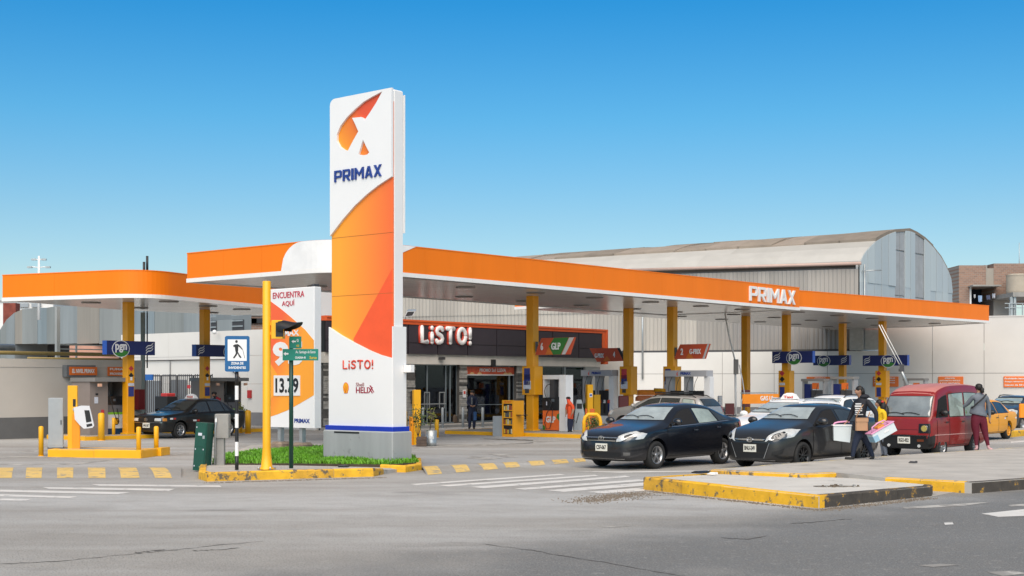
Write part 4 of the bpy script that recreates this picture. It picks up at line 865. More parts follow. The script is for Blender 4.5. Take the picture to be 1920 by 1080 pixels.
# ================= gas cabins on the left =================
TAUP = mat('taupe_cladding', (.24, .20, .18), .5, var=.05); TAUP2 = mat('taupe_light', (.36, .33, .31), .5)
def cabin(u0, u1, v0, um, lab, lime):
    Y = P(u0, v0).y; H_ = ZA(708, Y); r = thing('dispenser_cabin', lab, 'dispenser cabin', P(u0, v0, 0))
    MB(UV).box(u0, um, v0, v0+1.1, .15, H_-.14).build('side_wall', TAUP, r); MB(UV).box(um, u1, v0+.9, v0+1.1, .15, H_-.14).build('back_wall', TAUP2, r); MB(UV).box(u1-.06, u1, v0+.05, v0+.9, .15, H_-.14).build('end_wall', TAUP, r)
    MB(UV).bbox(u0-.05, u1+.08, v0-.35, v0+1.15, H_-.139, H_, .015).build('roof', mat('roof_strip', (.22,.21,.20), .5), r)
    for t in (.12, .95): MB(UV).cbox((u0+(u1-u0)*t, v0-.32, H_-.26), (.14, .06, .1)).build('lamp', mat('lamp_warm', (.8,.45,.3), .4), r)
    MB(UV).cbox((u0+(um-u0)*.35, v0-.006, 1.35), (.14, .012, .22)).build('notice', PLITE, r); MB(UV).cbox((u0+(um-u0)*.38, v0-.006, 1.56), (.09, .03, .06)).build('camera_eye', BLACK, r); MB(UV).cbox((u0+(um-u0)*.7, v0-.006, .95), (.12, .012, .13)).build('notice', PRED, r)
    d = thing('gas_dispenser', 'gas dispenser with black display and '+lime, 'dispenser', P((um+u1)/2, v0+.1, .15)); a, b = um+.08, u1-.1
    MB(UV).box(a, b, v0+.12, v0+.62, .15, .35).build('base', mat('dispenser_blue', (.01,.05,.12), .4), d); MB(UV).box(a, b, v0+.12, v0+.62, .352, .84).build('lower_door', WHT, d)
    MB(UV).box(a-.003, b+.003, v0+.115, v0+.62, .842, .92).build('lime_band', mat('lime_band', (.22,.55,.03), .4), d); MB(UV).box(a, b, v0+.12, v0+.62, .922, 1.18).build('hose_panel', mat('panel_grey', (.14,.14,.15), .4), d)
    MB(UV).box(a, b, v0+.10, v0+.62, 1.182, 1.48).build('display', BLACK, d); MB(UV).cbox(((a+b)/2-.08, v0+.098, 1.35), (.1, .004, .08)).build('screen', mat('screen_grey', (.10,.12,.14), .2), d)
    c = P((a+b)/2, v0+.113, .6); flat(ell(.13, .13, 16), c, XU, BLACK, d, 'round_mark', .003); flat(ell(.10, .10, 16), c-XV*.004, XU, mat('mark_amber', (.7,.35,.02), .4), d, 'round_mark', .003)
    hp = [((a-.05), v0+.05, 2.0), (a-.02, v0-.02, 1.5), (a+.1, v0-.1, .9), (a+.25, v0-.12, .55), (a+.33, v0-.05, .8), (a+.35, v0+.1, 1.05)]
    MB(UV).path(hp, .015, 6).build('hose', BLACK, d); MB(UV).bbox(b-.02, b+.2, v0-.05, v0+.25, .15, .5, .03).build('blue_bin', mat('dispenser_blue', (.01,.05,.12)), d)
    return r
cabin(26.6, 28.15, 41.35, 27.32, 'taupe dispenser cabin behind the nearer left column', 'lime band by the nearer left column')
cabin(33.25, 34.9, 43.45, 34.0, 'taupe dispenser cabin behind the black taxi', 'lime band behind the black taxi')
island([(25.9, 40.55), (28.8, 40.55), (28.8, 42.9), (25.9, 42.9)], 'yellow kerbed island under the nearer left column'); island([(31.9, 42.5), (35.3, 42.5), (35.3, 44.6), (31.9, 44.6)], 'yellow kerbed island behind the black taxi')
# ================= pumps =================
DG2 = mat('pump_grey', (.30, .30, .31), .4); PWH = mat('pump_white', (.78, .78, .78), .35)
def gpl():
    u, v = 40.0, 31.15; r = thing('gas_pump', 'white framed liquefied gas pump with black display and orange GLP panel', 'fuel pump', P(u, v, .15)); Y = P(u, v).y
    zt = ZA(703, Y)+.0; vL, vR = V_at(1017, u)[0], V_at(1049, u)[0]; d = .45
    MB(UV).bbox(u, u+d, vR-.0, vR+.02-.30, .15, zt, .01).build('side_column', PWH, r)
    MB(UV).box(u+.02, u+d-.02, vR+.022, vL, zt-.16, zt-.002).build('top_beam', PWH, r); MB(UV).box(u+.04, u+d-.04, vL-.05, vL, 1.1, zt-.162).build('left_post', PWH, r); MB(UV).box(u+.3, u+d-.04, vR+.022, vL-.052, 1.42, zt-.162).build('back_panel', PWH, r)
    MB(UV).box(u+.02, u+d-.02, vR+.022, vL, .18, .92).build('lower_door', mat('gas_pump_orange', (.80,.16,.03), .4), r); MB(UV).box(u, u+d-.02, vR+.022, vL, .922, 1.40).build('display', BLACK, r)
    vm = (vL+vR)/2; MB(UV).box(u+.0, u+.25, vm-.15, vm+.06, 1.402, zt-.17).build('hose_mast', DKG, r)
    o = P(u+.018, vL, 0); w_ = vL-vR-.02
    flat([(0, .19), (.14, .19), (.10, .33), (0, .38)], o, -XV, PGREEN, r, 'green_corner', .004); flat([(w_, .52), (w_, .82), (w_-.10, .78), (w_-.14, .66)], o, -XV, PGREEN, r, 'green_corner', .004)
    txt('GLP', P(u+.014, vm+.02, .58), -XV, .46, .24, WHT, r, bold=.04, depth=.005)
    MB(UV).cbox((u-.006, vm+.2, 1.18), (.01, .04, .14)).build('nozzle_cover', PLITE, r); MB(UV).cbox((u-.006, vm-.1, 1.3), (.01, .14, .1)).build('screen', mat('screen_grey', (.1,.12,.14)), r)
    pts = [(u-.05, vm-.05, 1.9)]+[(u-.08, vm+.0+.24*math.sin(t), 1.62+.28*math.cos(t)) for t in [i*.5 for i in range(0, 7)]]+[(u-.06, vm-.08, 1.2), (u-.1, vm+.12, .8), (u-.12, vm+.2, .45), (u-.12, vm+.12, .22), (u-.12, vm-.04, .25), (u-.1, vm-.14, .6), (u-.05, vm-.12, 1.0)]
    MB(UV).path(pts, .014, 6).build('hose', BLACK, r)
gpl()
def pump(u, v, wv, lab, ztop, beam_w, txt_at, red=True):
    """multi product pump facing -u, wide along v, grey logo beam over it"""
    r = thing('fuel_pump', lab, 'fuel pump', P(u, v, .15), group='fuel pumps with grey logo beams')
    MB(UV).bbox(u-.02, u+.5, v-beam_w/2, v+beam_w/2, ztop-.26, ztop, .01).build('logo_beam', mat('beam_grey', (.40,.40,.42), .4), r)
    for k, m in ((-.5, PWH), (.0, DG2), (.46, DG2)): MB(UV).box(u+.08, u+.42, v+wv*k-.13, v+wv*k+.13, .15, ztop-.262).build('post', m, r)
    MB(UV).box(u+.1, u+.4, v-wv*.46, v+wv*.40, .15, .5).build('base', WHT, r)
    MB(UV).box(u+.03, u+.45, v-wv*.5+.135, v-.135, 1.22, 1.62).build('display', BLACK, r); MB(UV).box(u+.03, u+.45, v+.135, v+wv*.46-.135, 1.22, 1.62).build('display', BLACK, r)
    MB(UV).box(u+.1, u+.4, v-wv*.46, v+wv*.40, .502, 1.218).build('nozzle_panel', DKG, r)
    for i in range(6):
        vv = v-wv*.42+wv*.8*i/5; MB(UV).box(u+.04, u+.1, vv-.05, vv+.05, 1.06, 1.2).build('nozzle_hood', WHT if i % 2 else mat('nozzle_red', (.6,.05,.03), .4), r)
        MB(UV).box(u+.05, u+.095, vv-.03, vv+.03, .62, 1.058).build('nozzle', BLACK if i % 3 else NAVY, r)
    for k in (-.3, -.12, .14, .34): MB(UV).path([(u+.02, v+wv*k, ztop-.26), (u-.02, v+wv*(k+.06), 1.95), (u-.03, v+wv*(k+.08), 1.7), (u+.0, v+wv*(k+.04), 1.1)], .012, 5).build('hose', BLACK, r)
    c = P(u-.024, v+txt_at, ztop-.13); txt('PRIMAX', c-XV*.12, -XV, .52, .12, NAVYT, r, bold=.05, depth=.004)
    flat([(-.06, -.1), (-.09, 0), (.02, .11), (-.04, .0), (-.02, -.09)], c+XV*.25, -XV, mat('lettering_red', (.6,.06,.03)), r, 'leaf_mark', .004)
pump(48.6, 35.9, 1.5, 'fuel pump with grey logo beam left of the column with flag sign 4', 2.52, 1.7, .1); pump(48.7, 31.3, 2.0, 'fuel pump with grey logo beam right of the column with flag sign 2', 2.48, 2.1, .1)
def simple_pump(u, v, lab, band, H_=2.15):
    r = thing('fuel_pump', lab, 'fuel pump', P(u, v, .15)); MB(UV).bbox(u, u+.6, v-.62, v+.62, H_-.12, H_, .01).build('roof', mat('roof_strip', (.22,.21,.2)), r)
    for k in (-.55, .55): MB(UV).box(u+.1, u+.5, v+k-.05, v+k+.05, .15, H_-.122).build('post', DG2, r)
    MB(UV).box(u+.1, u+.5, v-.48, v+.1, .15, 1.15).build('lower_door', WHT, r); MB(UV).box(u+.1, u+.5, v-.48, v+.1, 1.152, 1.6).build('display', DKG, r); MB(UV).box(u+.1, u+.3, v+.15, v+.48, .15, 1.9).build('side_sign', band, r); MB(UV).box(u+.08, u+.098, v-.3, v+.05, 1.65, 1.95).build('placard', ORANGE2, r)
    MB(UV).path([(u, v-.3, 1.9), (u-.04, v-.2, 1.5), (u-.02, v-.1, 1.1)], .012, 5).build('hose', BLACK, r)
simple_pump(60.2, 31.4, 'grey roofed pump behind the white taxi, right of the notice column', NAVY); simple_pump(60.1, 29.8, 'grey roofed pump with dark blue side sign above the white car roofs', NAVY, 2.25); simple_pump(70.2, 30.6, 'grey roofed pump behind the red minivan', PWH, 2.2)
# oil display rack
def rack():
    u0, u1, v0, v1, H_ = 37.55, 38.15, 31.45, 31.98, 1.33; r = thing('oil_display_rack', 'yellow oil bottle display rack beside the column left of the gas pump', 'display rack', P(u0, v0, 0))
    MB(UV).box(u0+.04, u1, v0, v1, 0, H_-.02).build('casing', YELC, r); MB(UV).box(u0, u0+.038, v0, v0+.05, 0, H_).build('side_frame', YELC, r); MB(UV).box(u0, u0+.038, v1-.05, v1, 0, H_).build('side_frame', YELC, r)
    MB(UV).box(u0+.03, u0+.0385, v0+.05, v1-.05, .1, 1.2).build('dark_back', BLACK, r); MB(UV).box(u0+.0, u0+.0385, v0+.051, v1-.051, 1.2, H_).build('header', YELC, r); MB(UV).box(u0, u0+.0385, v0+.051, v1-.051, 0, .1).build('toe_board', YELC, r)
    txt('OIL MAX', P(u0-.001, (v0+v1)/2, 1.265), -XV, .34, .05, REDT, r, depth=.003)
    for k, z in enumerate((.42, .68, .94)): MB(UV).box(u0-.005, u0+.03, v0+.05, v1-.05, z, z+.03).build('shelf', YELC, r)
    cols = [(.6,.38,.04), (.6,.52,.25), (.35,.08,.03), (.55,.5,.35), (.1,.1,.10)]
    for z in (.12, .45, .71, .97):
        for i in range(5):
            vv = v0+.09+i*.083; q = random.choice(cols); b = MB(UV).bbox(u0-.0, u0+.028, vv-.03, vv+.03, z+.001, z+random.uniform(.14, .19), .008).build('bottle', mat('bottle_%d' % cols.index(q), q, .35), None, 'small oil bottle on the shelves of the yellow display rack', 'bottle', 'oil bottles on the yellow rack')
    MB(UV).box(u0+.15, u0+.4, v0-.35, v0-.001, .78, .80).build('side_tray', BLACK, r)
    MB(UV).bbox(u0+.05, u1+.1, v1+.02, v1+.5, 0, .74, .015).build('grey_locker', GREYP, None, 'low grey metal locker left of the yellow oil rack', 'locker')
rack()
# yellow guard loop, posts, air kiosk
def uguard():
    p = G(1095, 824); q = p+Vector((.58, .12, 0)); zt = ZA(777, p.y); r = thing('pump_guard', 'bent yellow pipe guard around a bush at the near end of the gas pump island', 'pipe guard', p)
    MB().path([p, p+Vector((0, 0, zt-.25)), p+Vector((.04, 0, zt-.1)), p+Vector((.14, .02, zt-.0)), q+Vector((-.14, 0, zt)), q+Vector((-.04, 0, zt-.1)), q+Vector((0, 0, zt-.25)), q], .065, 10).build('pipe', YEL, r)
uguard()
def ypost(px, py, ptop, w_, lab, extra=True, sl=0):
    p = G(px, py); H_ = ZA(ptop, p.y); r = thing('yellow_service_post', lab, 'service post', p); fr = Matrix.Translation(p) @ Matrix.Rotation(math.radians(20), 4, 'Z')
    MB(fr).bbox(-w_/2, w_/2, -.1, .1, 0, H_, .012).build('post', YEL, r)
    if extra: MB(fr).bbox(-w_/2-.10, -w_/2-.005, -.09, .09, 0, H_*.52, .01).build('lower_casing', mat('orange_yellow_paint', (.85,.3,.006)), r); MB(fr).cbox((-w_/2-.16, 0, .13), (.14, .16, .26)).build('foot_box', YELC, r)
    return r, p, fr
ypost(781, 834, 731, .23, 'tall yellow service post right of the tall totem', True)
r, p, fr = ypost(1105, 812, 721, .24, 'tall yellow post with a small blue and white label right of the gas pump', False); MB(fr).cbox((.02, -.104, ZA(741, p.y)), (.12, .008, .15)).build('label_plate', WHT, r); MB(fr).cbox((.02, -.109, ZA(741, p.y)), (.09, .004, .07)).build('label_mark', NAVY2, r)
r, p, fr = ypost(1118, 806, 740, .3, 'shorter yellow cabinet behind the tall labelled post', False)
p = G(1085, 812, .0); r = thing('air_kiosk', 'grey air and water kiosk leaning over beside the orange attendant', 'air kiosk', p)
MB().add([(p.x-.2,p.y-.2,0),(p.x+.12,p.y-.2,0),(p.x+.22,p.y-.2,.75),(p.x+.1,p.y-.2,1.3),(p.x-.08,p.y-.2,1.3),(p.x-.16,p.y-.2,.75),(p.x-.2,p.y+.2,0),(p.x+.12,p.y+.2,0),(p.x+.22,p.y+.2,.75),(p.x+.1,p.y+.2,1.3),(p.x-.08,p.y+.2,1.3),(p.x-.16,p.y+.2,.75)],
    [(0,1,2,3,4,5),(11,10,9,8,7,6),(0,6,7,1),(1,7,8,2),(2,8,9,3),(3,9,10,4),(4,10,11,5),(5,11,6,0)]).build('body', STEEL, r); MB().cbox((p.x+.02, p.y-.21, 1.05), (.2, .02, .2)).build('screen', BLACK, r); MB().path([(p.x-.15,p.y-.22,.9),(p.x-.25,p.y-.25,.6),(p.x-.1,p.y-.26,.4),(p.x,p.y-.22,.8)], .015, 5).build('hose', BLACK, r)
MB().bbox(p.x+.25, p.x+.62, p.y-.1, p.y+.3, .15, .95, .02).build('orange_cabinet', mat('gas_pump_orange', (.8,.16,.03)), None, 'orange cabinet between the grey kiosk and the labelled yellow post', 'cabinet')
# barrel and pots
p = G(808, 836); MB().lathe([(0, 0), (.17, 0), (.18, .12), (.175, .13), (.185, .26), (.18, .27), (.19, .48), (.17, .48), (.17, .45), (0, .45)], p, n=20).build('barrel', STEEL, None, 'grey metal drum planter with white plate beside the wooden pot', 'drum'); 
b = [o for o in COL.objects if o.name.startswith('barrel')][-1]; txt('410', p+Vector((.03, -.192, .26)), Vector((1, 0, 0)), .14, .09, WHT, b, depth=.004)
p = G(790, 837); WOOD = mat('pot_wood', (.10, .07, .055), .8, var=.25, scale=8); r = thing('plant_pot', 'dark wooden slatted pot holding a tall thin plant', 'plant pot', p)
MB().bbox(p.x-.14, p.x+.16, p.y-.13, p.y+.15, 0, .30, .01).build('box', WOOD, r)
for z in (.02, .11, .20): MB().box(p.x-.15, p.x+.17, p.y-.14, p.y-.131, z, z+.07).build('slat', WOOD, r)
LEAFD = mat('leaf_dark', (.05, .085, .02), .6, var=.4, scale=10); LEAFY = mat('leaf_yellow', (.17, .19, .03), .6, var=.3, scale=10); BARK = mat('bark', (.12, .09, .07), .9)
def leaves(name, lab, cat, base, stems, n, rad, size, m, parent=None):
    r = thing(name, lab, cat, base)
    tips = []
    sm = MB()
    for i in range(stems):
        t = random.uniform(0, 6.28); top = Vector(base)+Vector((math.cos(t)*rad[0]*.7, math.sin(t)*rad[0]*.7, rad[1]*random.uniform(.6, 1))); mid = Vector(base).lerp(top, .5)+Vector((random.uniform(-.05, .05), random.uniform(-.05, .05), 0)); sm.path([base, mid, top], .008, 5); tips += [(mid, top)]
    sm.build('stem', BARK, r); vs, fs = [], []
    for i in range(n):
        a, b = random.choice(tips); c = a.lerp(b, random.uniform(.0, 1.1))+Vector([random.gauss(0, 1) for _ in range(3)])*rad[0]*.28; d = Vector([random.gauss(0, 1) for _ in range(3)]).normalized(); e = d.orthogonal().normalized(); s_ = size*random.uniform(.6, 1.3)
        k = len(vs); vs += [c-d*s_, c+e*s_*.4, c+d*s_, c-e*s_*.4]; fs.append((k, k+1, k+2, k+3))
    f = MB().add(vs, fs).build('foliage', m, r); f['kind'] = 'stuff'; return r
leaves('potted_plant', 'thin dark leaved plant growing in the wooden pot', 'plant', Vector((p.x-.1, p.y, .28)), 6, 170, (.22, .95), .05, LEAFD)
leaves('potted_plant', 'sparse plant with yellow green leaves growing from the grey drum', 'plant', G(806, 836, 0)+Vector((0, 0, .45)), 5, 70, (.22, .75), .04, LEAFY)
leaves('shrub', 'small leafy shrub inside the bent yellow pipe guard', 'shrub', G(1113, 820, 0), 8, 420, (.28, .75), .045, LEAFD)
leaves('shrub', 'small spiky palm beside the labelled yellow post', 'shrub', G(1100, 800, 0)+Vector((0, 0, .6)), 8, 160, (.25, .5), .07, LEAFD)
leaves('shrub', 'yellow green bush between the yellow bollards behind the banded post', 'shrub', G(454, 812, 0)+Vector((0, 0, .35)), 7, 300, (.2, .75), .05, LEAFY)
# ================= convenience store =================
CHAR = mat('fascia_charcoal', (.040, .033, .043), .5, var=.05); FORANGE = mat('frame_orange', (.72, .12, .03), .4); SOFB = mat('lintel_beige', (.66, .63, .58), .7)
ALU = mat('aluminium', (.30, .34, .36), .35, .5)
def glass_mat(name, tint, mixf, rough=.02):
    m = bpy.data.materials.new(name); m.use_nodes = True; n = m.node_tree; K = n.links.new; n.nodes.remove(n.nodes['Principled BSDF'])
    t = n.nodes.new('ShaderNodeBsdfTransparent'); t.inputs[0].default_value = tint+(1,); g = n.nodes.new('ShaderNodeBsdfGlossy'); g.inputs['Roughness'].default_value = rough; g.inputs[0].default_value = (.9, .95, 1, 1)
    f = n.nodes.new('ShaderNodeFresnel'); f.inputs[0].default_value = 1.5; a = n.nodes.new('ShaderNodeMath'); a.operation = 'MULTIPLY_ADD'; a.inputs[1].default_value = .5; a.inputs[2].default_value = mixf; a.use_clamp = True; K(f.outputs[0], a.inputs[0])
    x = n.nodes.new('ShaderNodeMixShader'); K(a.outputs[0], x.inputs[0]); K(t.outputs[0], x.inputs[1]); K(g.outputs[0], x.inputs[2]); K(x.outputs[0], n.nodes['Material Output'].inputs[0]); return m
SHOPG = glass_mat('shop_glass', (.30, .31, .34), .0)
def store():
    V = 42.0; su = lambda px: U_at(px, V)[0]; sz = lambda px, py: ZA(py, U_at(px, V)[1]); uL, uR = su(601), su(1128)
    r = thing('convenience_store', 'charcoal fronted convenience store with orange frame and white raised LiSTO! letters', 'store', P(uL, V, 0))
    zt, zf, zl, zw = 4.72, 3.22, 2.78, 2.78
    # shell
    MB(UV).box(40.4, uR-.3, V+6, V+6.2, 0, zt-.1).build('back_wall', BEIGE, r); MB(UV).box(uL, 40.4, V+3.3, V+3.5, 0, zt-.1).build('back_wall', BEIGE, r); MB(UV).box(uL, uL+.2, V+.3, V+3.3, 0, zt-.1).build('side_wall', OFFW, r); MB(UV).box(uR-.5, uR-.3, V+.3, V+6, 0, zt-.1).build('side_wall', OFFW, r)
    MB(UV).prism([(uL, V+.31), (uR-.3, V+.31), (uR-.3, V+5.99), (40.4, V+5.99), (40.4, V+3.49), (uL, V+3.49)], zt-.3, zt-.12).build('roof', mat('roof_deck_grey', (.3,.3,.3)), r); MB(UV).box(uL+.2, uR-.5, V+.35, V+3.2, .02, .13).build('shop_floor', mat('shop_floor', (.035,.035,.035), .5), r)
    MB(UV).box(uL+.2, uR-.5, V+.36, V+3.2, zl+.25, zl+.3).build('ceiling', DKG, r); MB(UV).box(uL+.2, uR-.5, V+3.0, V+3.1, .13, zl+.25).build('inner_partition', mat('shop_shade_dark', (.012,.011,.013), .7), r)  # partition coloured near black to stand in for interior shade
    SD = mat('shop_shade_dark', (.012,.011,.013), .7)
    MB(UV).box(uL+.21, uL+.25, V+.36, V+2.99, .14, zl+.24).build('dark_lining', SD, r); MB(UV).box(uR-.56, uR-.52, V+.36, V+2.99, .14, zl+.24).build('dark_lining', SD, r)  # dark sheets added over the side walls so the interior looks unlit
    # fascia panels
    xs = [601, 650, 700, 755, 810, 866, 921, 975, 1026, 1075, 1119]
    for a, b in zip(xs, xs[1:]):
        MB(UV).box(su(a)+.03, su(b)-.03, V-.35, V-.25, zf+.50, zt-.22).build('fascia_panel', CHAR, r); MB(UV).box(su(a)+.03, su(b)-.03, V-.35, V-.25, zf, zf+.475).build('fascia_panel', CHAR, r)
    MB(UV).box(uL, su(1119), V-.249, V+.3, zf+.02, zt-.2).build('fascia_backing', BLACK, r)
    # orange frame in two steps
    MB(UV).box(uL, uR, V-.42, V+.3, zt-.08, zt).build('frame_top', FORANGE, r); MB(UV).box(uL, uR-.12, V-.38, V+.29, zt-.21, zt-.082).build('frame_top_inner', FORANGE, r)
    MB(UV).box(uR-.14, uR, V-.42, V+.3, zf-.3, zt-.081).build('frame_side', FORANGE, r); MB(UV).box(su(1119), uR-.141, V-.38, V+.29, zf-.0, zt-.211).build('frame_side_inner', FORANGE, r)
    MB(UV).box(uL, su(1119), V-.24, V+.34, zl, zf-.002).build('lintel', SOFB, r)
    # slate pillars built from courses
    for a, b in ((604, 613), (760, 774), (859, 871), (966, 979)):
        p = MB(UV).box(su(a)+.02, su(b)-.02, V-.08, V+.3, .1, zl-.002).build('slate_pillar', STONE1, r); z = .1
        while z < zl-.03:
            h = random.choice((.07, .1, .13)); k = random.uniform(0, .05); z1 = min(z+h, zl-.004)
            MB(UV).box(su(a)-.01, su(b)+.01, V-.13-k, V-.082, z+.006, z1-.004).build('slate_course', random.choice((STONE1, STONE2, STONE2)), p); z += h
    # plinth and step
    MB(UV).prism([(uL-.2, V-1.7), (uR+.3, V-1.7), (uR+.3, V-.2), (uL-.2, V-.2)], 0, .12).build('forecourt_step', CONCD, r)
    def pane(a, b, z0, z1, name='window_pane', m=SHOPG, dv=.1): return MB(UV).box(a, b, V+dv, V+dv+.012, z0, z1).build(name, m, r)
    def frame(a, b, z0, z1, w_=.05, dv=.07, par=r):
        g = MB(UV); g.box(a, b, V+dv, V+dv+.08, z1-w_, z1); g.box(a, b, V+dv, V+dv+.08, z0, z0+w_); g.box(a, a+w_, V+dv, V+dv+.08, z0+w_, z1-w_); g.box(b-w_, b, V+dv, V+dv+.08, z0+w_, z1-w_); return g.build('window_frame', ALU, par)
    # entrance
    a, b = su(774), su(859); m1, m2 = su(803), su(838)
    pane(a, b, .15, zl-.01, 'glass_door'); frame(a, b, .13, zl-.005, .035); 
    for x in (m1, m2, su(846)): MB(UV).box(x-.03, x+.03, V+.06, V+.15, .165, zl-.04).build('door_post', ALU, r)
    for x0, x1 in ((796, 805), (824, 833)):
        q0, q1 = su(x0), su(x1); g = MB(UV)
        for x in (q0, q1): g.box(x-.018, x+.018, V-.02, V+.02, .8, sz(800, 735))
        g.box(q0+.018, q1-.018, V-.02, V+.02, sz(800, 735)-.04, sz(800, 735)); g.build('door_handle', mat('handle_bright', (.5,.5,.5), .3, .6), r)
    MB(UV).box(su(788), su(835), V-.06, V-.03, sz(800, 757.5)-.02, sz(800, 757.5)+.02).build('push_bar', mat('handle_bright', (.5,.5,.5)), r)
    # window with banner
    a, b = su(871), su(966); pane(a, b, .15, zl-.01); frame(a, b, .13, zl-.005, .04); MB(UV).box(su(957)-.04, su(957)+.04, V+.05, V+.16, .18, zl-.04).build('mullion', ALU, r)
    bn = MB(UV).box(a+.02, b-.05, V+.03, V+.06, sz(918, 704), sz(918, 688)).build('promo_banner', mat('banner_orange', (.62,.10,.04), .5, var=.25, scale=6), r)
    txt('PROMO 2x1 LLEVA', P(su(925), V+.028, sz(918, 694)), XU, 1.9, .16, WHT, bn, depth=.004); MB(UV).box(a+.02, b-.05, V+.022, V+.029, sz(918, 704), sz(918, 702)).build('banner_edge', WHT, bn)
    for x in (886, 900, 949, 957): flat(ell(.16, .10, 12, t0=0, t1=math.pi)+[(-.16, 0)], P(su(x), V+.028, sz(918, 702)), XU, mat('banner_food', (.7,.45,.2), .5), bn, 'printed_snack', .003)
    MB(UV).box(a+.05, b-.05, V-.02, V+.04, sz(918, 759), sz(918, 758)).build('window_rail', ALU, r); MB(UV).box(a+.05, su(957)-.05, V+.5, V+.55, .2, sz(918, 762)).build('counter', BLACK, r)
    # right windows
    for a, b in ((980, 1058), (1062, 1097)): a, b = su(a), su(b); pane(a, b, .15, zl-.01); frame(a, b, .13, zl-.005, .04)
    MB(UV).box(su(1059), su(1061.5), V+.05, V+.2, .15, zl-.01).build('mullion', ALU, r); MB(UV).box(su(1097.5), uR-.15, V+.0, V+.3, .12, zl-.003).build('end_pier', OFFW, r)
    MB(UV).box(su(1088), su(1092), V+.4, V+.5, .2, 2.2).build('brown_panel', mat('brown_panel', (.22,.10,.05), .6), r)
    # letters
    u0, Y0 = U_at(790, V-.5); u1, Y1 = U_at(886.5, V-.5); stroke_word(P(u0, V-.36, ZA(646.5, (Y0+Y1)/2)), XU, u1-u0, .84, WHITE, r, .13, side=REDT, r=.125)
    # little things on the front
    MB(UV).cbox((su(915.5), V-.30, sz(915, 681)), (.18, .2, .34)).build('wall_lamp', BLACK, r); MB(UV).cbox((su(818), V-.35, sz(818, 672)), (.28, .15, .12)).build('cctv_cluster', DKG, r)
    MB(UV).cbox((su(865), V-.19, sz(865, 738)), (.22, .012, .36)).build('no_smoking_plate', WHT, r); MB(UV).cbox((su(865), V-.198, sz(865, 736)), (.13, .006, .14)).build('no_smoking_mark', REDT, r)
    MB(UV).box(su(764), su(771), V-.5, V-.2, sz(767, 757), sz(767, 733)).build('outdoor_unit', DKG, r)
    # rooftop block
    rb = MB(UV).box(su(603), su(784), V+2.2, V+3.4, zt-.1, 6.5).build('rooftop_block', OFFW, r)
    f = GY(770, P(su(770), V+1).y, 0); Yf = f.y; fl = thing('floodlight', 'grey floodlight on a bracket above the store orange frame beside the tall totem', 'floodlight', (f.x, f.y, zt-.1))
    MB().tube((f.x-.25, f.y, zt-.1), (f.x-.25, f.y, ZA(592, Yf)), .03, n=6).build('bracket', STEEL, fl); z = ZA(589, Yf)
    MB().add([(f.x-.28,f.y-.3,z-.16),(f.x+.12,f.y-.3,z-.10),(f.x+.25,f.y-.3,z+.14),(f.x-.14,f.y-.3,z+.12),(f.x-.28,f.y+.2,z-.06),(f.x+.12,f.y+.2,z),(f.x+.25,f.y+.2,z+.22),(f.x-.14,f.y+.2,z+.22)], [(0,1,2,3),(7,6,5,4),(0,4,5,1),(1,5,6,2),(2,6,7,3),(3,7,4,0)]).build('head', STEEL, fl)
    MB().add([(f.x-.22,f.y-.304,z-.12),(f.x+.09,f.y-.304,z-.08),(f.x+.19,f.y-.304,z+.10),(f.x-.11,f.y-.304,z+.09)], [(0,1,2,3)]).build('lens', BLACK, fl)
    # goods behind the window glass
    for (x, y, col, n, lab) in ((925, 722, (.65,.03,.10), 60, 'dark red balloon cluster behind the banner window'), (948, 733, (.85,.10,.25), 50, 'pink flower bunch behind the banner window'), (950, 712, (.6,.65,.7), 22, 'silver balloon cluster high behind the banner window'), (930, 752, (.70,.04,.08), 40, 'red flower bunch low behind the banner window'), (882, 728, (.40,.24,.05), 40, 'brown plant at the left edge of the banner window'), (940, 750, (.4,.55,.10), 40, 'green leafy bunch low behind the banner window')):
        c = P(su(x), V+.6, sz(x, y)); mb = MB()
        for i in range(n):
            o = Vector([random.gauss(0, 1) for _ in range(3)])*.16; mb.sphere(c+o, random.uniform(.02, .05), 6)
        mb.build('window_display', mat('display_%d_%d' % (x, y), col, .5, var=.4, scale=12), None, lab, 'display')
    p = GY(845, P(su(845), V+.8).y); MB().bbox(p.x-.3, p.x+.3, p.y-.25, p.y+.3, .13, .5, .08).build('door_basket', mat('basket_brown', (.10,.07,.05), .8), None, 'brown basket inside the right glass door', 'basket')
store()
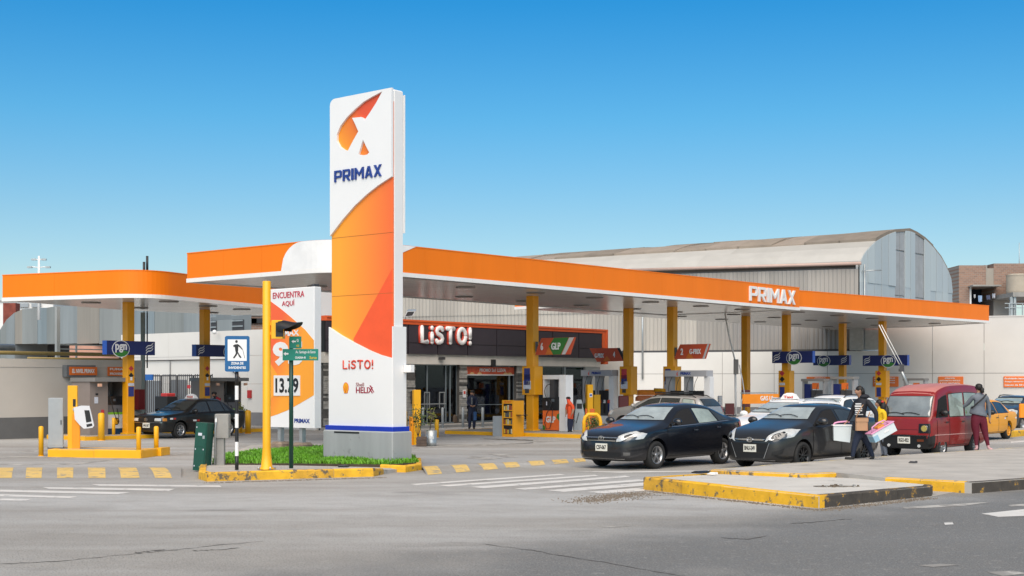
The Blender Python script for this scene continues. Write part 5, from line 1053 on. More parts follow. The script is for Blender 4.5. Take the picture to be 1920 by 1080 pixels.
# ================= left boundary =================
def wall_left():
    V = 43.8; r = thing('boundary_wall', 'beige boundary wall with dark grey base at the far left', 'wall', P(15, V, 0)); u0, u1 = 12, 30.4
    def top(u): return 2.83-.004*(u-24.8)
    k = 6
    for i in range(k):
        a, b = u0+(u1-u0)*i/k, u0+(u1-u0)*(i+1)/k; MB(UV).box(a+(.006 if i else 0), b-.006, V, V+.25, .745, 2.5).build('wall_panel', BEIGE, r); MB(UV).box(a, b-.004, V-.01, V+.25, 0, .743).build('base_panel', WGREY, r)
    MB(UV).box(u0, u1, V-.02, V+.27, 2.505, 2.8).build('coping', BEIGE, r); return r
wall_left()
def wsign(px0, px1, py0, py1, V, s, lab, th=.05, back=None):
    u0, Y0 = U_at(px0, V); u1, Y1 = U_at(px1, V); Y = (Y0+Y1)/2; z0, z1 = ZA(py1, Y), ZA(py0, Y); r = thing('wall_sign', lab, 'sign', P(u0, V-.1, z0))
    if back: MB(UV).box(u0-.1, u1-.05, V-.3, V-.02, z0-.06, z1+.06).build('box', mat('sign_box_grey', (.13,.14,.15)), r)
    e = .32 if back else .03+th
    MB(UV).box(u0, u1, V-e, V-e+.03, z0, z1).build('face', ORANGE2, r); n = len(s)
    for i, t in enumerate(s): txt(t, P((u0+u1)/2, V-e-.002, z1-(z1-z0)*(i+.5)/n), XU, (u1-u0)*.8, (z1-z0)/n*.5, WHT, r, depth=.004)
wsign(121, 173, 688, 703.5, 43.8, ['EL NIVEL PRIMAX'], 'orange box sign on the beige wall above the grey cabinet', back=1); wsign(200, 238, 688, 705, 43.8, ['FUMAR', 'PROHIBIDO'], 'orange sign on the beige wall beside the nearer left column')
u0, Y0 = U_at(251, 43.8); u1, _ = U_at(263, 43.8); MB(UV).box(u0, u1, 43.5, 43.78, ZA(768, Y0), ZA(730, Y0)).build('hose_box', mat('hose_box_red', (.22,.01,.01), .5), None, 'dark red fire hose box on the wall right of the nearer left column', 'hose box')
# pipes and rails over the left wall
def pipe(pts, rr, m, name, lab, cat='pipe'): return MB(UV).path(pts, rr, 8).build(name, m, None, lab, cat)
pipe([(12, 44.6, 3.0), (30.2, 44.6, 3.02)], .07, mat('pipe_ochre', (.45,.33,.12), .6), 'ochre_pipe', 'long ochre pipe running above the left boundary wall'); pipe([(12, 45.6, 3.22), (26.2, 45.6, 3.22)], .14, STEEL, 'grey_pipe', 'thick grey pipe end above the left boundary wall')
pipe([(26.4, 45.0, 2.84), (30.4, 45.0, 2.84)], .05, mat('pipe_ochre', (.45,.33,.12)), 'ochre_pipe', 'lower short ochre pipe beside the nearer left column')
r = thing('service_rail', 'grey steel post and handrails above the left boundary wall', 'railing', P(26.9, 46, 2.8))
uu, Y0 = U_at(107, 46.5); MB(UV).box(uu-.07, uu+.07, 46.4, 46.54, 2.0, ZA(575, Y0)).build('post', mat('post_pale_grey', (.36,.38,.38)), r); u2, _ = U_at(143, 46.5); MB(UV).box(u2-.03, u2+.03, 46.47, 46.53, 2.6, ZA(645, Y0)).build('post', STEEL, r)
for py in (646, 654, 661): MB(UV).box(uu+.08, u2+1.6, 46.48, 46.52, ZA(py, Y0)-.02, ZA(py, Y0)+.02).build('rail', STEEL, r)
# galvanised duct wall behind (rounded at its left end)
p = GY(268, 53); MB().box(p.x-.09, p.x+.05, 53, 53.14, 0, 4.7).build('steel_post', mat('post_green_grey', (.20,.23,.21)), None, 'green grey steel post just right of the nearer left column', 'post'); MB().path([GY(276, 53.2, 4.7), GY(276, 53.2, 3.5), GY(276, 53.2, ZA(690, 53))], .03, 6).build('conduit_pipe', BLACK, None, 'thin black conduit beside the green grey steel post', 'pipe')
def ductwall():
    U = 50.0; GALV = [mat('galv_%d' % i, c, .5, .25, var=.14, scale=1.2, streak=1) for i, c in enumerate([(.30,.315,.31), (.27,.29,.285), (.34,.31,.27), (.25,.30,.325), (.29,.32,.33)])]
    def q(px, py): v, Y = V_at(px, U); return v, ZA(py, Y)
    r = thing('galvanised_shed', 'weathered galvanised sheet shed with a rounded left shoulder behind the left wall', 'shed', P(U, V_at(200, U)[0], 0)); prof = [(-60,690), (-40,655), (0,618), (12,600), (28,586), (42,580), (70,577), (88,577), (107,574), (145,574), (186,574), (232,574), (290,574), (345,574), (396,574)]
    for i in range(len(prof)-1):
        (v0, z0), (v1, z1) = q(*prof[i]), q(*prof[i+1]); low = 1.0 if prof[i+1][0] < 30 or prof[i][0] > 220 else ZA(645, P(U, v0).y)
        low0 = low
        MB(UV).slab([(v1+.01, low0), (v0-.01, low0), (v0-.01, z0), (v1+.01, z1)], 'x', U-.02*(i % 2), U+3, 0).build('sheet', GALV[(i*3) % 5], r)
    v0, z0 = q(30, 645); v1, z1 = q(190, 645); MB(UV).box(U+2.5, U+2.7, v1-6, v0+2, 0, z0+.4).build('inner_wall', DKG, r)
    for a, b in ((398, 408), (438, 458)):
        va, z = q(a, 591); vb, _ = q(b, 591); k = MB(UV).box(U-.1, U, vb, va, 3.0, ZA(585, 70)).build('louvre', DKG, r)
        for j in range(7): MB(UV).box(U-.16, U-.101, vb, va, 3.9+j*.32, 3.98+j*.32).build('louvre_blade', STEEL, k)
    va, _ = q(408, 600); vb, _ = q(438, 600); MB(UV).box(U-.05, U+1, vb, va, 1, ZA(580, 68)).build('sheet', GALV[4], r); vc, _ = q(460, 600)
ductwall()
BRK = mat('brick_far', (.30, .20, .15), .9, var=.25, scale=1.5)
def brick_mat():
    m = bpy.data.materials.new('brick_courses'); m.use_nodes = True; n = m.node_tree; K = n.links.new; b = n.nodes['Principled BSDF']; b.inputs['Roughness'].default_value = .9
    t = n.nodes.new('ShaderNodeTexCoord'); mp = n.nodes.new('ShaderNodeMapping'); mp.inputs['Rotation'].default_value = (math.pi/2, 0, 0); K(t.outputs['Object'], mp.inputs[0]); br = n.nodes.new('ShaderNodeTexBrick'); K(mp.outputs[0], br.inputs[0])
    br.inputs['Color1'].default_value = (.33, .20, .145, 1); br.inputs['Color2'].default_value = (.24, .155, .12, 1); br.inputs['Mortar'].default_value = (.30, .27, .24, 1); br.inputs['Scale'].default_value = 1; br.inputs['Brick Width'].default_value = .34; br.inputs['Row Height'].default_value = .15; br.inputs['Mortar Size'].default_value = .012
    no = n.nodes.new('ShaderNodeTexNoise'); no.inputs['Scale'].default_value = .8; no.inputs['Detail'].default_value = 5; K(t.outputs['Object'], no.inputs[0]); q = n.nodes.new('ShaderNodeMix'); q.data_type = 'RGBA'; q.blend_type = 'MULTIPLY'; q.inputs[0].default_value = .6; K(br.outputs[0], q.inputs[6]); K(no.outputs[1], q.inputs[7])
    K(br.outputs[0], b.inputs['Base Color']); return m
BRKM = brick_mat()
def blockb(px0, px1, pyt, Y, depth, m, name, lab, cat='building', z0=0):
    a, b = GY(px0, Y), GY(px1, Y); z1 = ZA(pyt, Y); r = thing(name, lab, cat, ((a.x+b.x)/2, Y, 0)); MB().box(a.x, b.x, Y, Y+depth, z0, z1).build('wall', m, r); MB().box(a.x-.1, b.x+.1, Y-.1, Y+depth, z1, z1+.15).build('parapet', CONCD, r); return r, a.x, b.x, z1
r, xa, xb, z1 = blockb(458, 520, 592, 92, 8, BRKM, 'brick_house', 'rough brick house seen between the left columns and the price totem')
for px in (468, 482): p = GY(px, 91.9); MB().box(p.x-.5, p.x+.5, 91.8, 91.95, ZA(606, 92), ZA(597, 92)).build('window', BLACK, r)
r, xa, xb, z1 = blockb(-200, 100, 566, 120, 10, mat('white_render', (.72,.72,.71), .8), 'white_house', 'white rendered house behind the galvanised shed at the far left')
for px in (45, 68): p = GY(px, 119.9); MB().box(p.x-.4, p.x+.4, 119.8, 119.95, ZA(576, 120), ZA(569, 120)).build('window', mat('window_grey', (.3,.33,.36), .2), r)
p = GY(17.5, 112); MB().box(p.x-.26*2, p.x+.26*2, 112, 113, 0, ZA(568, 112)).build('brick_pier', mat('brick_red_dark', (.20,.05,.035), .9, var=.3), None, 'dark red brick pier by the white house at the far left', 'pier')
p = GY(165, 88); MB().box(p.x-1.2, p.x+2, 88, 92, 0, ZA(648, 88)).build('pink_wall', mat('pink_render', (.50,.27,.20), .8), None, 'pink rendered wall glimpsed under the galvanised shed', 'wall')
# white panelled side wall and gate
def white_wall():
    U = 40.0; r = thing('yard_wall', 'off white panelled yard wall between the left columns and the price totem', 'wall', P(U, 50, 0)); vs = [43.2, 44.5, 46.6, 49.4, 52.3, 55.4, 58.6, V_at(227, 40.0)[0]]
    for a, b in zip(vs, vs[1:]):
        for z0, z1, m in ((.0, .60, mat('wall_mid_grey', (.20,.20,.21), .7)), (.605, 1.9, OFFW), (1.912, 3.2, OFFW), (3.212, 4.38, OFFW)): MB(UV).box(U, U+.2, a+.005, b-.005, z0, z1).build('wall_panel', m, r)
    MB(UV).path([(U-.06, 50.6, 3.05), (U-.06, 58, 3.05)], .025, 6).build('conduit', DKG, r); MB(UV).path([(U-.06, 55.2, 3.05), (U-.06, 55.2, 1.4)], .02, 6).build('conduit', DKG, r); MB(UV).path([(U-.06, 50.7, 3.05), (U-.06, 50.6, 2.6), (U-.06, 49.9, 2.2)], .025, 6).build('conduit', DKG, r)
    v, Y = V_at(412, U); MB(UV).sphere((U-.3, v, ZA(623, Y)), .11, 10).build('dome_camera', WHT, None, 'white dome camera on the yard wall beside the farther left column', 'camera')
    for px, py0, py1 in ((286, 714, 775), (335, 712, 775)):
        v, Y = V_at(px, U); MB(UV).box(U-.05, U-.01, v-.65, v+.65, .1, ZA(py0, Y)).build('steel_door', mat('door_grey', (.19,.21,.23), .5), r)
    v, Y = V_at(469, U); MB(UV).cbox((U-.04, v, ZA(739, Y)), (.06, .26, .36)).build('extinguisher_sign', mat('ext_red', (.45,.03,.03)), None, 'small red extinguisher sign on the yard wall right of the banded post', 'sign')
white_wall()
def gate():
    U = 38.6; va, Y = V_at(273, U); vb, _ = V_at(398, U); r = thing('bar_gate', 'tall dark vertical bar gate behind the black taxi', 'gate', P(U, va, 0)); H_ = ZA(704, Y)
    for z in (.12, H_-.02): MB(UV).box(U-.025, U+.025, vb, va, z-.03, z+.03).build('rail', DKG, r)
    n = 34
    for i in range(n):
        v = va+(vb-va)*i/(n-1); w_ = .035 if i % 8 == 0 else .016; MB(UV).box(U-w_, U+w_, v-w_, v+w_, .02, H_+.05 if i % 8 else H_+.0).build('bar', DKG, r)
    v, Y = V_at(281, U); MB(UV).box(U-.1, U-.03, v-.32, v+.32, ZA(713, Y), ZA(702, Y)).build('blue_plate', mat('plate_blue', (.02,.12,.4)), r)
    v, Y = V_at(356, U); MB(UV).cbox((U-.06, v, ZA(725, Y)), (.04, .2, .16)).build('red_plate', PRED, r)
    v, Y = V_at(314, 38.0); MB(UV).bbox(37.6, 38.2, v-.5, v+.45, 0, ZA(743, Y), .03).build('waste_bin', BLACK, None, 'black bin with a red top in front of the bar gate', 'bin'); MB(UV).bbox(37.65, 38.15, v-.42, v+.05, ZA(743, Y)+.003, ZA(742, Y)+.12, .03).build('bin_bag', mat('bag_red', (.45,.03,.03)), None, 'red bundle lying on the black bin by the gate', 'bundle')
gate()
# ================= warehouse =================
W0 = Vector((13.3, 87, 0)); WD = Vector((.939, -.343, 0)); WN = Vector((-.343, -.939, 0))
def Wp(px):
    k = (px-960)/F; t = (k*W0.y-W0.x)/(WD.x-k*WD.y); return W0+WD*t
def warehouse():
    N = Wp(1613); fr = Matrix(((WD.x, -WN.x, 0, N.x), (WD.y, -WN.y, 0, N.y), (0, 0, 1, 0), (0, 0, 0, 1)))       # local x along the wall, y away from us
    r = thing('warehouse', 'large arched corrugated metal warehouse behind the store and canopies', 'warehouse', N)
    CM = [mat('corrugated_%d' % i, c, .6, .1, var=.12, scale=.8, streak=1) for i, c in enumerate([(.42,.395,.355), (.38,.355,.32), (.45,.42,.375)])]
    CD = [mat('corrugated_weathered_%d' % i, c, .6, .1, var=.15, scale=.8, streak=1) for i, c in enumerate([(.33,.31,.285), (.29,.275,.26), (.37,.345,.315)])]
    xL = (Wp(690)-N).dot(WD); pitch = .26; sheet = pitch*9; x = xL
    def corr(x0, n, z0, z1, yo, m, nm='corrugated_sheet', amp=.045, M_=fr):
        vs = []
        for i in range(n*4+1):
            t = x0+i*pitch/4; y = yo+amp*(-1 if i % 4 in (1, 2) else 1)*.5; vs += [(t, y, z0), (t, y, z1)]
        fs = [(2*i, 2*i+2, 2*i+3, 2*i+1) for i in range(n*4)]; k = len(vs); vs += [(a, yo+.1, b) for a, _, b in vs]; fs += [(k+2*i, k+2*i+1, k+2*i+3, k+2*i+2) for i in range(n*4)]
        return MB(M_).add(vs, fs).build(nm, m, r)
    while x < -.3:
        n = 9 if x+sheet < -.3 else max(1, int((-.3-x)/pitch)); pxc = x/xL
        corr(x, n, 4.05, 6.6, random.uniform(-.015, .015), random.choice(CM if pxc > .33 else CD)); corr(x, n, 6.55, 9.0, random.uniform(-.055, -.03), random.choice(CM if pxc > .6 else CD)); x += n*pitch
    MB(fr).box(xL, -.35, .12, .4, 4, 9.1).build('dark_lining', DKG, r); MB(fr).box(-.36, -.02, .1, .6, 4.0, 9.1).build('corner_gap', BLACK, r); MB(fr).box(xL, -.3, -.08, .3, 3.93, 4.04).build('sill_flashing', DKG, r)
    # gutter
    a, b = Wp(1180), Wp(1616); MB().path([(a.x+WN.x*.35, a.y+WN.y*.35, ZA(507.5, a.y)), (b.x+WN.x*.35, b.y+WN.y*.35, ZA(494.5, b.y))], .10, 8).build('gutter', mat('gutter_pink', (.50,.36,.31), .6), r)
    # gable
    GD = Vector((CU, SU, 0))
    def gp(px, py):
        k = (px-960)/F; t = (k*N.y-N.x)/(GD.x-k*GD.y); p = N+GD*t; return t, ZA(py, p.y)
    prof = [gp(*q) for q in [(1613,489),(1620,475),(1630,463),(1642,452),(1655,444),(1668,437.5),(1680,433.5),(1693,432),(1706,432.5),(1720,438),(1735,448.5),(1750,463),(1765,483),(1776,503),(1784,524),(1786,545)]]
    def zat(t):
        for (a, za), (b, zb) in zip(prof, prof[1:]):
            if a <= t <= b: return za+(zb-za)*(t-a)/(b-a)
        return prof[-1][1]
    T1 = prof[-1][0]; Gm = [mat('gable_%d' % i, c, .5, .1, var=.06, scale=.8, streak=1) for i, c in enumerate([(.46,.52,.55), (.43,.49,.52), (.48,.54,.56)])]; GT = mat('translucent_sheet', (.34,.355,.37), .5, var=.1, scale=2)
    cuts = [0, 1.0, 2.0, 3.0, 4.0, 5.0]+[gp(1679, 500)[0], gp(1688, 500)[0], gp(1697, 500)[0]]+[gp(1707, 500)[0], gp(1716, 500)[0], gp(1724.5, 500)[0], gp(1733, 500)[0]]
    cuts = [c for i, c in enumerate(cuts) if i >= 6 or c < cuts[6]-.5]; last = cuts[-1]
    while last+1 < T1: last += 1.0; cuts.append(last)
    cuts.append(T1)
    gm = Matrix(((GD.x, -GD.y, 0, N.x), (GD.y, GD.x, 0, N.y), (0, 0, 1, 0), (0, 0, 0, 1)))
    c0, c1, c2, c3, c4 = gp(1679, 500)[0], gp(1697, 500)[0], gp(1716, 500)[0], gp(1733, 500)[0], 0
    for i, (a, b) in enumerate(zip(cuts, cuts[1:])):
        tr = c0-.01 <= a < c1-.01 or c2-.01 <= a < c3-.01; g = .025; top = [(a+(b-a)*j/3, zat(a+(b-a)*j/3)-.02) for j in range(4)]
        for z0, z1 in ([(3.5, 7.6), (7.65, 10.5), (10.6, 99)] if tr else [(3.5, 8.2), (8.2, 99)]):
            pts = [(a+g, z0), (b-g, z0)]+[(min(max(t, a+g), b-g), min(z, z1)) for t, z in top[::-1]]
            if min(p[1] for p in pts[2:]) <= z0+.05: continue
            y = .05 if tr else random.uniform(-.03, .03)-(.03 if z1 > 50 else 0)
            MB(gm).slab([(p[0], p[1]) for p in pts][::-1], 'y', y, y+.08).build('gable_sheet' if not tr else 'skylight_sheet', GT if tr else random.choice(Gm), r)
    MB(gm).slab([(0, 3.5), (T1, 3.5)]+[(t, z-.05) for t, z in prof[::-1]], 'y', .16, .3).build('gable_lining', mat('gable_frame', (.55,.58,.6), .5), r)
    # roof from the gable outline back along the long wall
    far_t = 27.0
    def farpt(i, fz):
        t, z = prof[i]; p = N+GD*t; k = [Vector((-.88, .475, 0)), ][0]; q = p+k*far_t; return Vector((q.x, q.y, fz(q)))
    rows = {0: 520, 3: 492, 7: 480.5}
    def fpy(i):
        t = [0, 3, 7]; 
        if i <= 3: return 518+(492-518)*i/3
        if i <= 8: return 492+(480-492)*math.sin((i-3)/5*math.pi/2)
        return 480+(i-8)*6
    TAN = [mat('roof_tan_%d' % i, c, .85, var=.14, scale=.9) for i, c in enumerate([(.27,.225,.18), (.225,.19,.155), (.30,.25,.205)])]; PALE = [mat('roof_pale_%d' % i, c, .7, var=.07, scale=.7) for i, c in enumerate([(.42,.41,.385), (.39,.38,.355), (.44,.43,.405)])]
    ends = [(N+GD*prof[i][0]) for i in range(len(prof))]; P0 = [Vector((e.x, e.y, prof[i][1])) for i, e in enumerate(ends)]
    P1 = [farpt(i, lambda q, i=i: ZA(fpy(i), q.y)) for i in range(len(prof))]
    out = Vector((-WN.x*0, 0, 0))
    for (i0, i1, m, ns) in ((0, 2, PALE, 5), (2, 3, PALE, 6), (3, 5, TAN, 12), (5, 8, TAN, 12), (8, 11, TAN, 10), (11, 15, TAN, 10)):
        for s_ in range(ns):
            t0, t1 = s_/ns, (s_+1)/ns+.004; vs, fs = [], []; dz = random.uniform(.0, .16) if m is TAN else random.uniform(0, .02); n = i1-i0
            for q in (0, 1):
                for i in range(i0, i1+1):
                    for t in (t0, t1):
                        p = P0[i].lerp(P1[i], t); vs.append((p.x, p.y, p.z+dz*(1-q)-(.07 if q else 0)+(.05*random.random() if m is TAN and q == 0 else 0)))
            k = 2*(n+1)
            for i in range(n): fs += [(2*i, 2*i+1, 2*i+3, 2*i+2), (k+2*i, k+2*i+2, k+2*i+3, k+2*i+1)]
            fs += [(0, k, k+1, 1), (2*n, 2*n+1, k+2*n+1, k+2*n), tuple([2*i for i in range(n, -1, -1)]+[k+2*i for i in range(n+1)]), tuple([2*i+1 for i in range(n+1)]+[k+2*i+1 for i in range(n, -1, -1)])]
            MB().add(vs, fs).build('roof_sheet', random.choice(m), r)
    # bits on the gable corner
    p = N+GD*.5; MB().tube((p.x, p.y-.2, ZA(495, 84)), (p.x, p.y-.2, 4), .05, n=6).build('downpipe', STEEL, r); MB().tube((p.x-.2, p.y-.4, ZA(508, 84)), (p.x+1, p.y-.4, ZA(506.5, 84)), .04, n=6).build('bracket_arm', STEEL, r)
warehouse()
# low white wall under the warehouse and the tall white wall on the right
def right_walls():
    r = thing('station_back_wall', 'long off white panelled wall behind the pumps, tall at the right', 'wall', Wp(1700)); fr = Matrix(((WD.x, -WN.x, 0, W0.x), (WD.y, -WN.y, 0, W0.y), (0, 0, 1, 0), (0, 0, 0, 1)))
    s = lambda px: (Wp(px)-W0).dot(WD); xa, xm, xe = s(1080), s(1655), s(2150); OFFR = mat('offwhite_wall_right', (.62,.60,.57), .75, var=.04, scale=.5)
    def run(x0, x1, ztop, m):
        n = max(1, round((x1-x0)/3.1))
        for i in range(n):
            a, b = x0+(x1-x0)*i/n, x0+(x1-x0)*(i+1)/n
            MB(fr).box(a+.008, b-.008, -.36, 0, 0, .42).build('wall_base', mat('wall_mid_grey', (.2,.2,.21)), r); MB(fr).box(a+.012, b-.012, -.35, 0, .425, 2.52).build('wall_panel', m, r); MB(fr).box(a+.012, b-.012, -.35, 0, 2.545, ztop).build('wall_panel', m, r)
    run(xa, xm, 3.92, OFFW); run(xm, xe, 5.88, OFFR)
    MB(fr).box(xm, xe, -.38, .02, 5.885, 5.95).build('coping', OFFR, r); MB(fr).box(xa, xe, -.30, -.02, 0, 3.9).build('wall_core', mat('joint_grey', (.25,.24,.23), .8), r)
    for px in (1208,): q = fr @ Vector((s(px), -.45, 0)); MB().tube((q.x, q.y, 2.2), (q.x, q.y, 8), .06, n=6).build('downpipe', STEEL, r)
    for (x0, x1, y0, y1, t, lab) in ((1638, 1686, 706, 725, ['INFLAMABLE', 'PROHIBIDO FUMAR', 'APAGUE EL MOTOR', 'GRACIAS'], 'orange sign on the wall behind the farthest right column'), (1760, 1807, 706, 721.5, ['ATENCION', 'ABASTECIMIENTO A VEHICULOS', 'A GAS NATURAL'], 'orange sign on the right wall above the minivan roof'), (1882, 1930, 705.5, 726, ['Prohibido hacer', 'fuego abierto a', 'menos de 50 m'], 'orange sign at the right edge of the wall about open flames'), (1514, 1566, 706.5, 711, ['PRIMAX'], 'narrow orange sign on the wall above the grey roofed pumps')):
        a, b = s(x0), s(x1); Yc = (fr @ Vector(((a+b)/2, -.4, 0))).y; z0, z1 = ZA(y1, Yc), ZA(y0, Yc); g = thing('wall_sign', lab, 'sign', fr @ Vector(((a+b)/2, -.4, z0))); MB(fr).bbox(a, b, -.42, -.36, z0, z1, .02).build('face', mat('wall_sign_orange', (.75,.17,.03), .5), g)
        for i, q in enumerate(t): txt(q, fr @ Vector((a+(b-a)*(.5 if len(t) == 1 else .46), -.425, z1-(z1-z0)*(i+.7)/(len(t)+.4))), WD, (b-a)*(.82 if len(q) > 9 else .4), (z1-z0)/len(t)*.42, WHT, g, bold=.03, depth=.01)
    # silver and pink sheet shed seen at the corner
    a, b = s(1597), s(1622); MB(fr).box(a, b, -1.2, -.4, 3.95, 6.4).build('silver_sheet_box', STEEL, None, 'small silver corrugated sheet box at the end of the warehouse side', 'box')
    a, b = s(1623), s(1652); g = thing('pink_shed', 'small shed with pink and white ribbed sheeting next to the farthest right column', 'shed', fr @ Vector((a, 3, 4))); MB(fr).box(a, b, -.3, .3, 4.0, 7).build('wall', mat('pink_sheet', (.5,.38,.36), .6, var=.25, scale=3), g); MB(fr).box(a, b, -.34, -.301, 4.0, 5.2).build('wall_lower', STEEL, g)
right_walls()
a, b = GY(1108, 72), GY(1171, 72); MB().box(a.x, b.x, 72, 76, 0, ZA(674, 72)).build('white_annex', OFFW, None, 'plain white block between the store end and the flag sign 4 column', 'annex')
# brick building with the tank
def brickb():
    Y = 112; X_ = lambda px: GY(px, Y).x; Z_ = lambda py: ZA(py, Y); r = thing('brick_building', 'unfinished brick building with a dark open room and roof notch at the right edge', 'building', (X_(1860), Y, 0)); D = 9
    def wb(x0, x1, y0, y1, nm='wall', m=BRKM, d0=0, d1=D): return MB().box(X_(x0), X_(x1), Y+d0, Y+d1, Z_(y1), Z_(y0)).build(nm, m, r)
    wb(1798, 1848.5, 497.5, 538); wb(1848.8, 1863, 503, 538, m=mat('render_patch', (.32,.29,.25), .9)); wb(1863.3, 2060, 494, 538); wb(1798, 1818, 538.2, 740); wb(1864, 2060, 538.2, 560)
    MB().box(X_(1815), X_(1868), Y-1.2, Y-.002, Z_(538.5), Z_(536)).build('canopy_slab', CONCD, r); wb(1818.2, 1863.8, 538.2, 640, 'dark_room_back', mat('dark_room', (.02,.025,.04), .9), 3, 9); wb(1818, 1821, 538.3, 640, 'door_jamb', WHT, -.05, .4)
    wb(1854, 1859, 495, 503, 'chimney_stub', CONCD, 1, 2); wb(1871, 1910, 562, 640, 'lower_wall', mat('render_pale', (.42,.39,.36), .8), 1, 6); wb(1866, 1925, 554, 562, 'tank_slab', CONCD, -4, 3)
    for px in (1865, 1871, 1907, 1911): MB().box(X_(px)-.1, X_(px)+.1, Y-3.8, Y-3.6, 4, Z_(562)).build('steel_post', STEEL, r)
    for py in (574, 582): MB().box(X_(1852), X_(2000), Y-3.9, Y-3.82, Z_(py)-.03, Z_(py)+.03).build('rail', STEEL, r)
    for px in (1860, 1872, 1884, 1896): MB().box(X_(px)-.03, X_(px)+.03, Y-3.92, Y-3.84, 4, Z_(574)).build('rail_post', STEEL, r)
    TK = mat('tank_beige', (.42,.37,.30), .7, var=.08, scale=2)
    for px, w_, lab in ((1892, 20.5, 'beige ribbed water tank on the slab of the brick building'), (1926, 20, 'second water tank cut by the right edge of the photo')):
        rr = w_*Y/F; c = Vector((X_(px), Y-1.9, Z_(554)+.01)); h = Z_(517)-Z_(554)
        MB().lathe([(0, 0), (rr*.93, 0)]+[(rr*(1 if i % 2 else .985), h*(.05+.85*i/9)) for i in range(10)]+[(rr*1.03, h*.93), (rr*.6, h*.99), (0, h)], c, n=28).build('water_tank', TK, None, lab, 'water tank')
    for i, (px, py, a, b, col, lab) in enumerate(((1825, 556, 3.2, 7, (.75,.75,.75), 'small white cloth hanging leftmost in the dark room'), (1835, 560.5, 7, 12, (.45,.60,.80), 'pale blue shirt hanging in the dark room of the brick building'), (1850, 558, 7, 8, (.16,.18,.28), 'dark grey cloth hanging in the dark room'), (1860, 555, 5.5, 8, (.72,.74,.80), 'white cloth hanging rightmost in the dark room'))):
        s_ = Y/F; c = Vector((X_(px), Y-.3-i*.03, Z_(py))); n = 5; vs = []
        for q in range(n+1):
            x = (q/n-.5)*a*s_; y = .05*math.sin(q*2.3); vs += [(c.x+x, c.y+y, c.z+b*s_/2), (c.x+x*.85, c.y+y*1.6, c.z-b*s_/2+.05*math.sin(q*1.7+i))]
        k = len(vs); vs += [(x, y+.03, z) for x, y, z in vs]; fs = [(2*q, 2*q+1, 2*q+3, 2*q+2) for q in range(n)]+[(k+2*q, k+2*q+2, k+2*q+3, k+2*q+1) for q in range(n)]
        MB().add(vs, fs).build('laundry', mat('laundry_%d' % i, col, .9), None, lab, 'laundry')
    r, xa, xb, z1 = blockb(1784.5, 1797, 529, 125, 8, mat('white_render', (.72,.72,.71)), 'white_house', 'narrow white house between the warehouse gable and the brick building')
    MB().box(xa, xb, 124.9, 125, ZA(553, 125), ZA(551, 125)).build('string_course', DKG, r)
brickb()
mast(1911, 118, 520, 455, .04, STEEL, 'antenna', 'thin lone antenna above the water tanks', 'antenna')
# hose booms on the right
def boom(px0, py0, px1, py1, px2, py2, Y, lab, extra):
    a, b, c = GY(px0, Y, ZA(py0, Y)), GY(px1, Y-.4, ZA(py1, Y)), GY(px2, Y-.5, ZA(py2, Y)); r = thing('hose_boom', lab, 'hose boom', (c.x, c.y, 0)); PG = mat('boom_pale', (.7,.7,.68), .4)
    MB().path([a, a.lerp(b, .5)+Vector((-.04, 0, .02)), b], .024 if extra else .035, 6).build('arm', PG, r)
    if extra: 
        MB().path([a+Vector((.12, 0, 0)), b+Vector((.12, 0, 0))], .020, 6).build('arm', PG, r); MB().tube(b+Vector((-.1, 0, .1)), c, .075, n=8).build('cylinder', STEEL, r); MB().cbox(b, (.22, .2, .35)).build('joint_box', DKG, r)
    else:
        MB().cbox(b+Vector((.05, 0, -.3)), (.2, .2, .7)).build('joint_box', mat('joint_taupe', (.22,.20,.18)), r); MB().tube((b.x+.02, b.y, b.z-.6), (b.x+.05, b.y, 0), .05, n=8).build('upright', PG, r); MB().path([b+Vector((.2, 0, -.2)), b+Vector((.35, 0, -.9)), b+Vector((.45, 0, -1.6)), b+Vector((.3, 0, -1.9)), b+Vector((.28, 0, -2.4)), b+Vector((.45, 0, -2.7))], .025, 6).build('hose', WHT, r)
        MB().cbox((b.x+.55, b.y+.3, ZA(747, Y)), (.36, .3, .8)).build('reel_box', mat('reel_maroon', (.13,.02,.02), .5), r); MB().cbox((b.x-.25, b.y, ZA(768, Y)), (.4, .25, .6)).build('pump_body', mat('reel_maroon', (.13,.02,.02)), r)
boom(1357, 575, 1378, 676, 1378, 690, 64, 'thin pale hose boom rising beside the column left of the orange banner', False); boom(1648, 609, 1690, 690, 1704, 728, 66, 'double hose boom slanting down from the canopy to the minivan roof', True)
# small coloured things behind the cars
def prop(px0, px1, py0, py1, Y, m, name, lab, cat, d=.3, ch=.03):
    a, b = GY(px0, Y), GY(px1, Y); return MB().bbox(a.x, b.x, Y, Y+d, ZA(py1, Y), ZA(py0, Y), ch).build(name, m, None, lab, cat)
r = thing('banner_board', 'orange banner board with white lettering between two columns behind the white taxi', 'banner', GY(1425, 57, 1)); a, b = GY(1394, 56.6), GY(1460, 58.2)
fr = Matrix.Translation(a) @ Matrix.Rotation(math.atan2(b.y-a.y, b.x-a.x), 4, 'Z'); Ln = (b-a).length; MB(fr).box(0, Ln, 0, .06, ZA(757, 57), ZA(739, 57)).build('board', mat('banner_amber', (.88,.27,.01), .5), r); MB(fr).box(.3, Ln, .08, .4, ZA(738, 57), ZA(736, 57)).build('shelf_top', STEEL, r)
txt('GAS Libre', fr @ Vector((Ln*.72, -.004, ZA(747, 57))), fr.to_3x3() @ Vector((1, 0, 0)), Ln*.5, .2, WHT, r, bold=.03, depth=.01)
for px in (.15, Ln-.15): MB(fr).box(px-.03, px+.03, .065, .12, 0, ZA(739, 57)).build('leg', DKG, r)
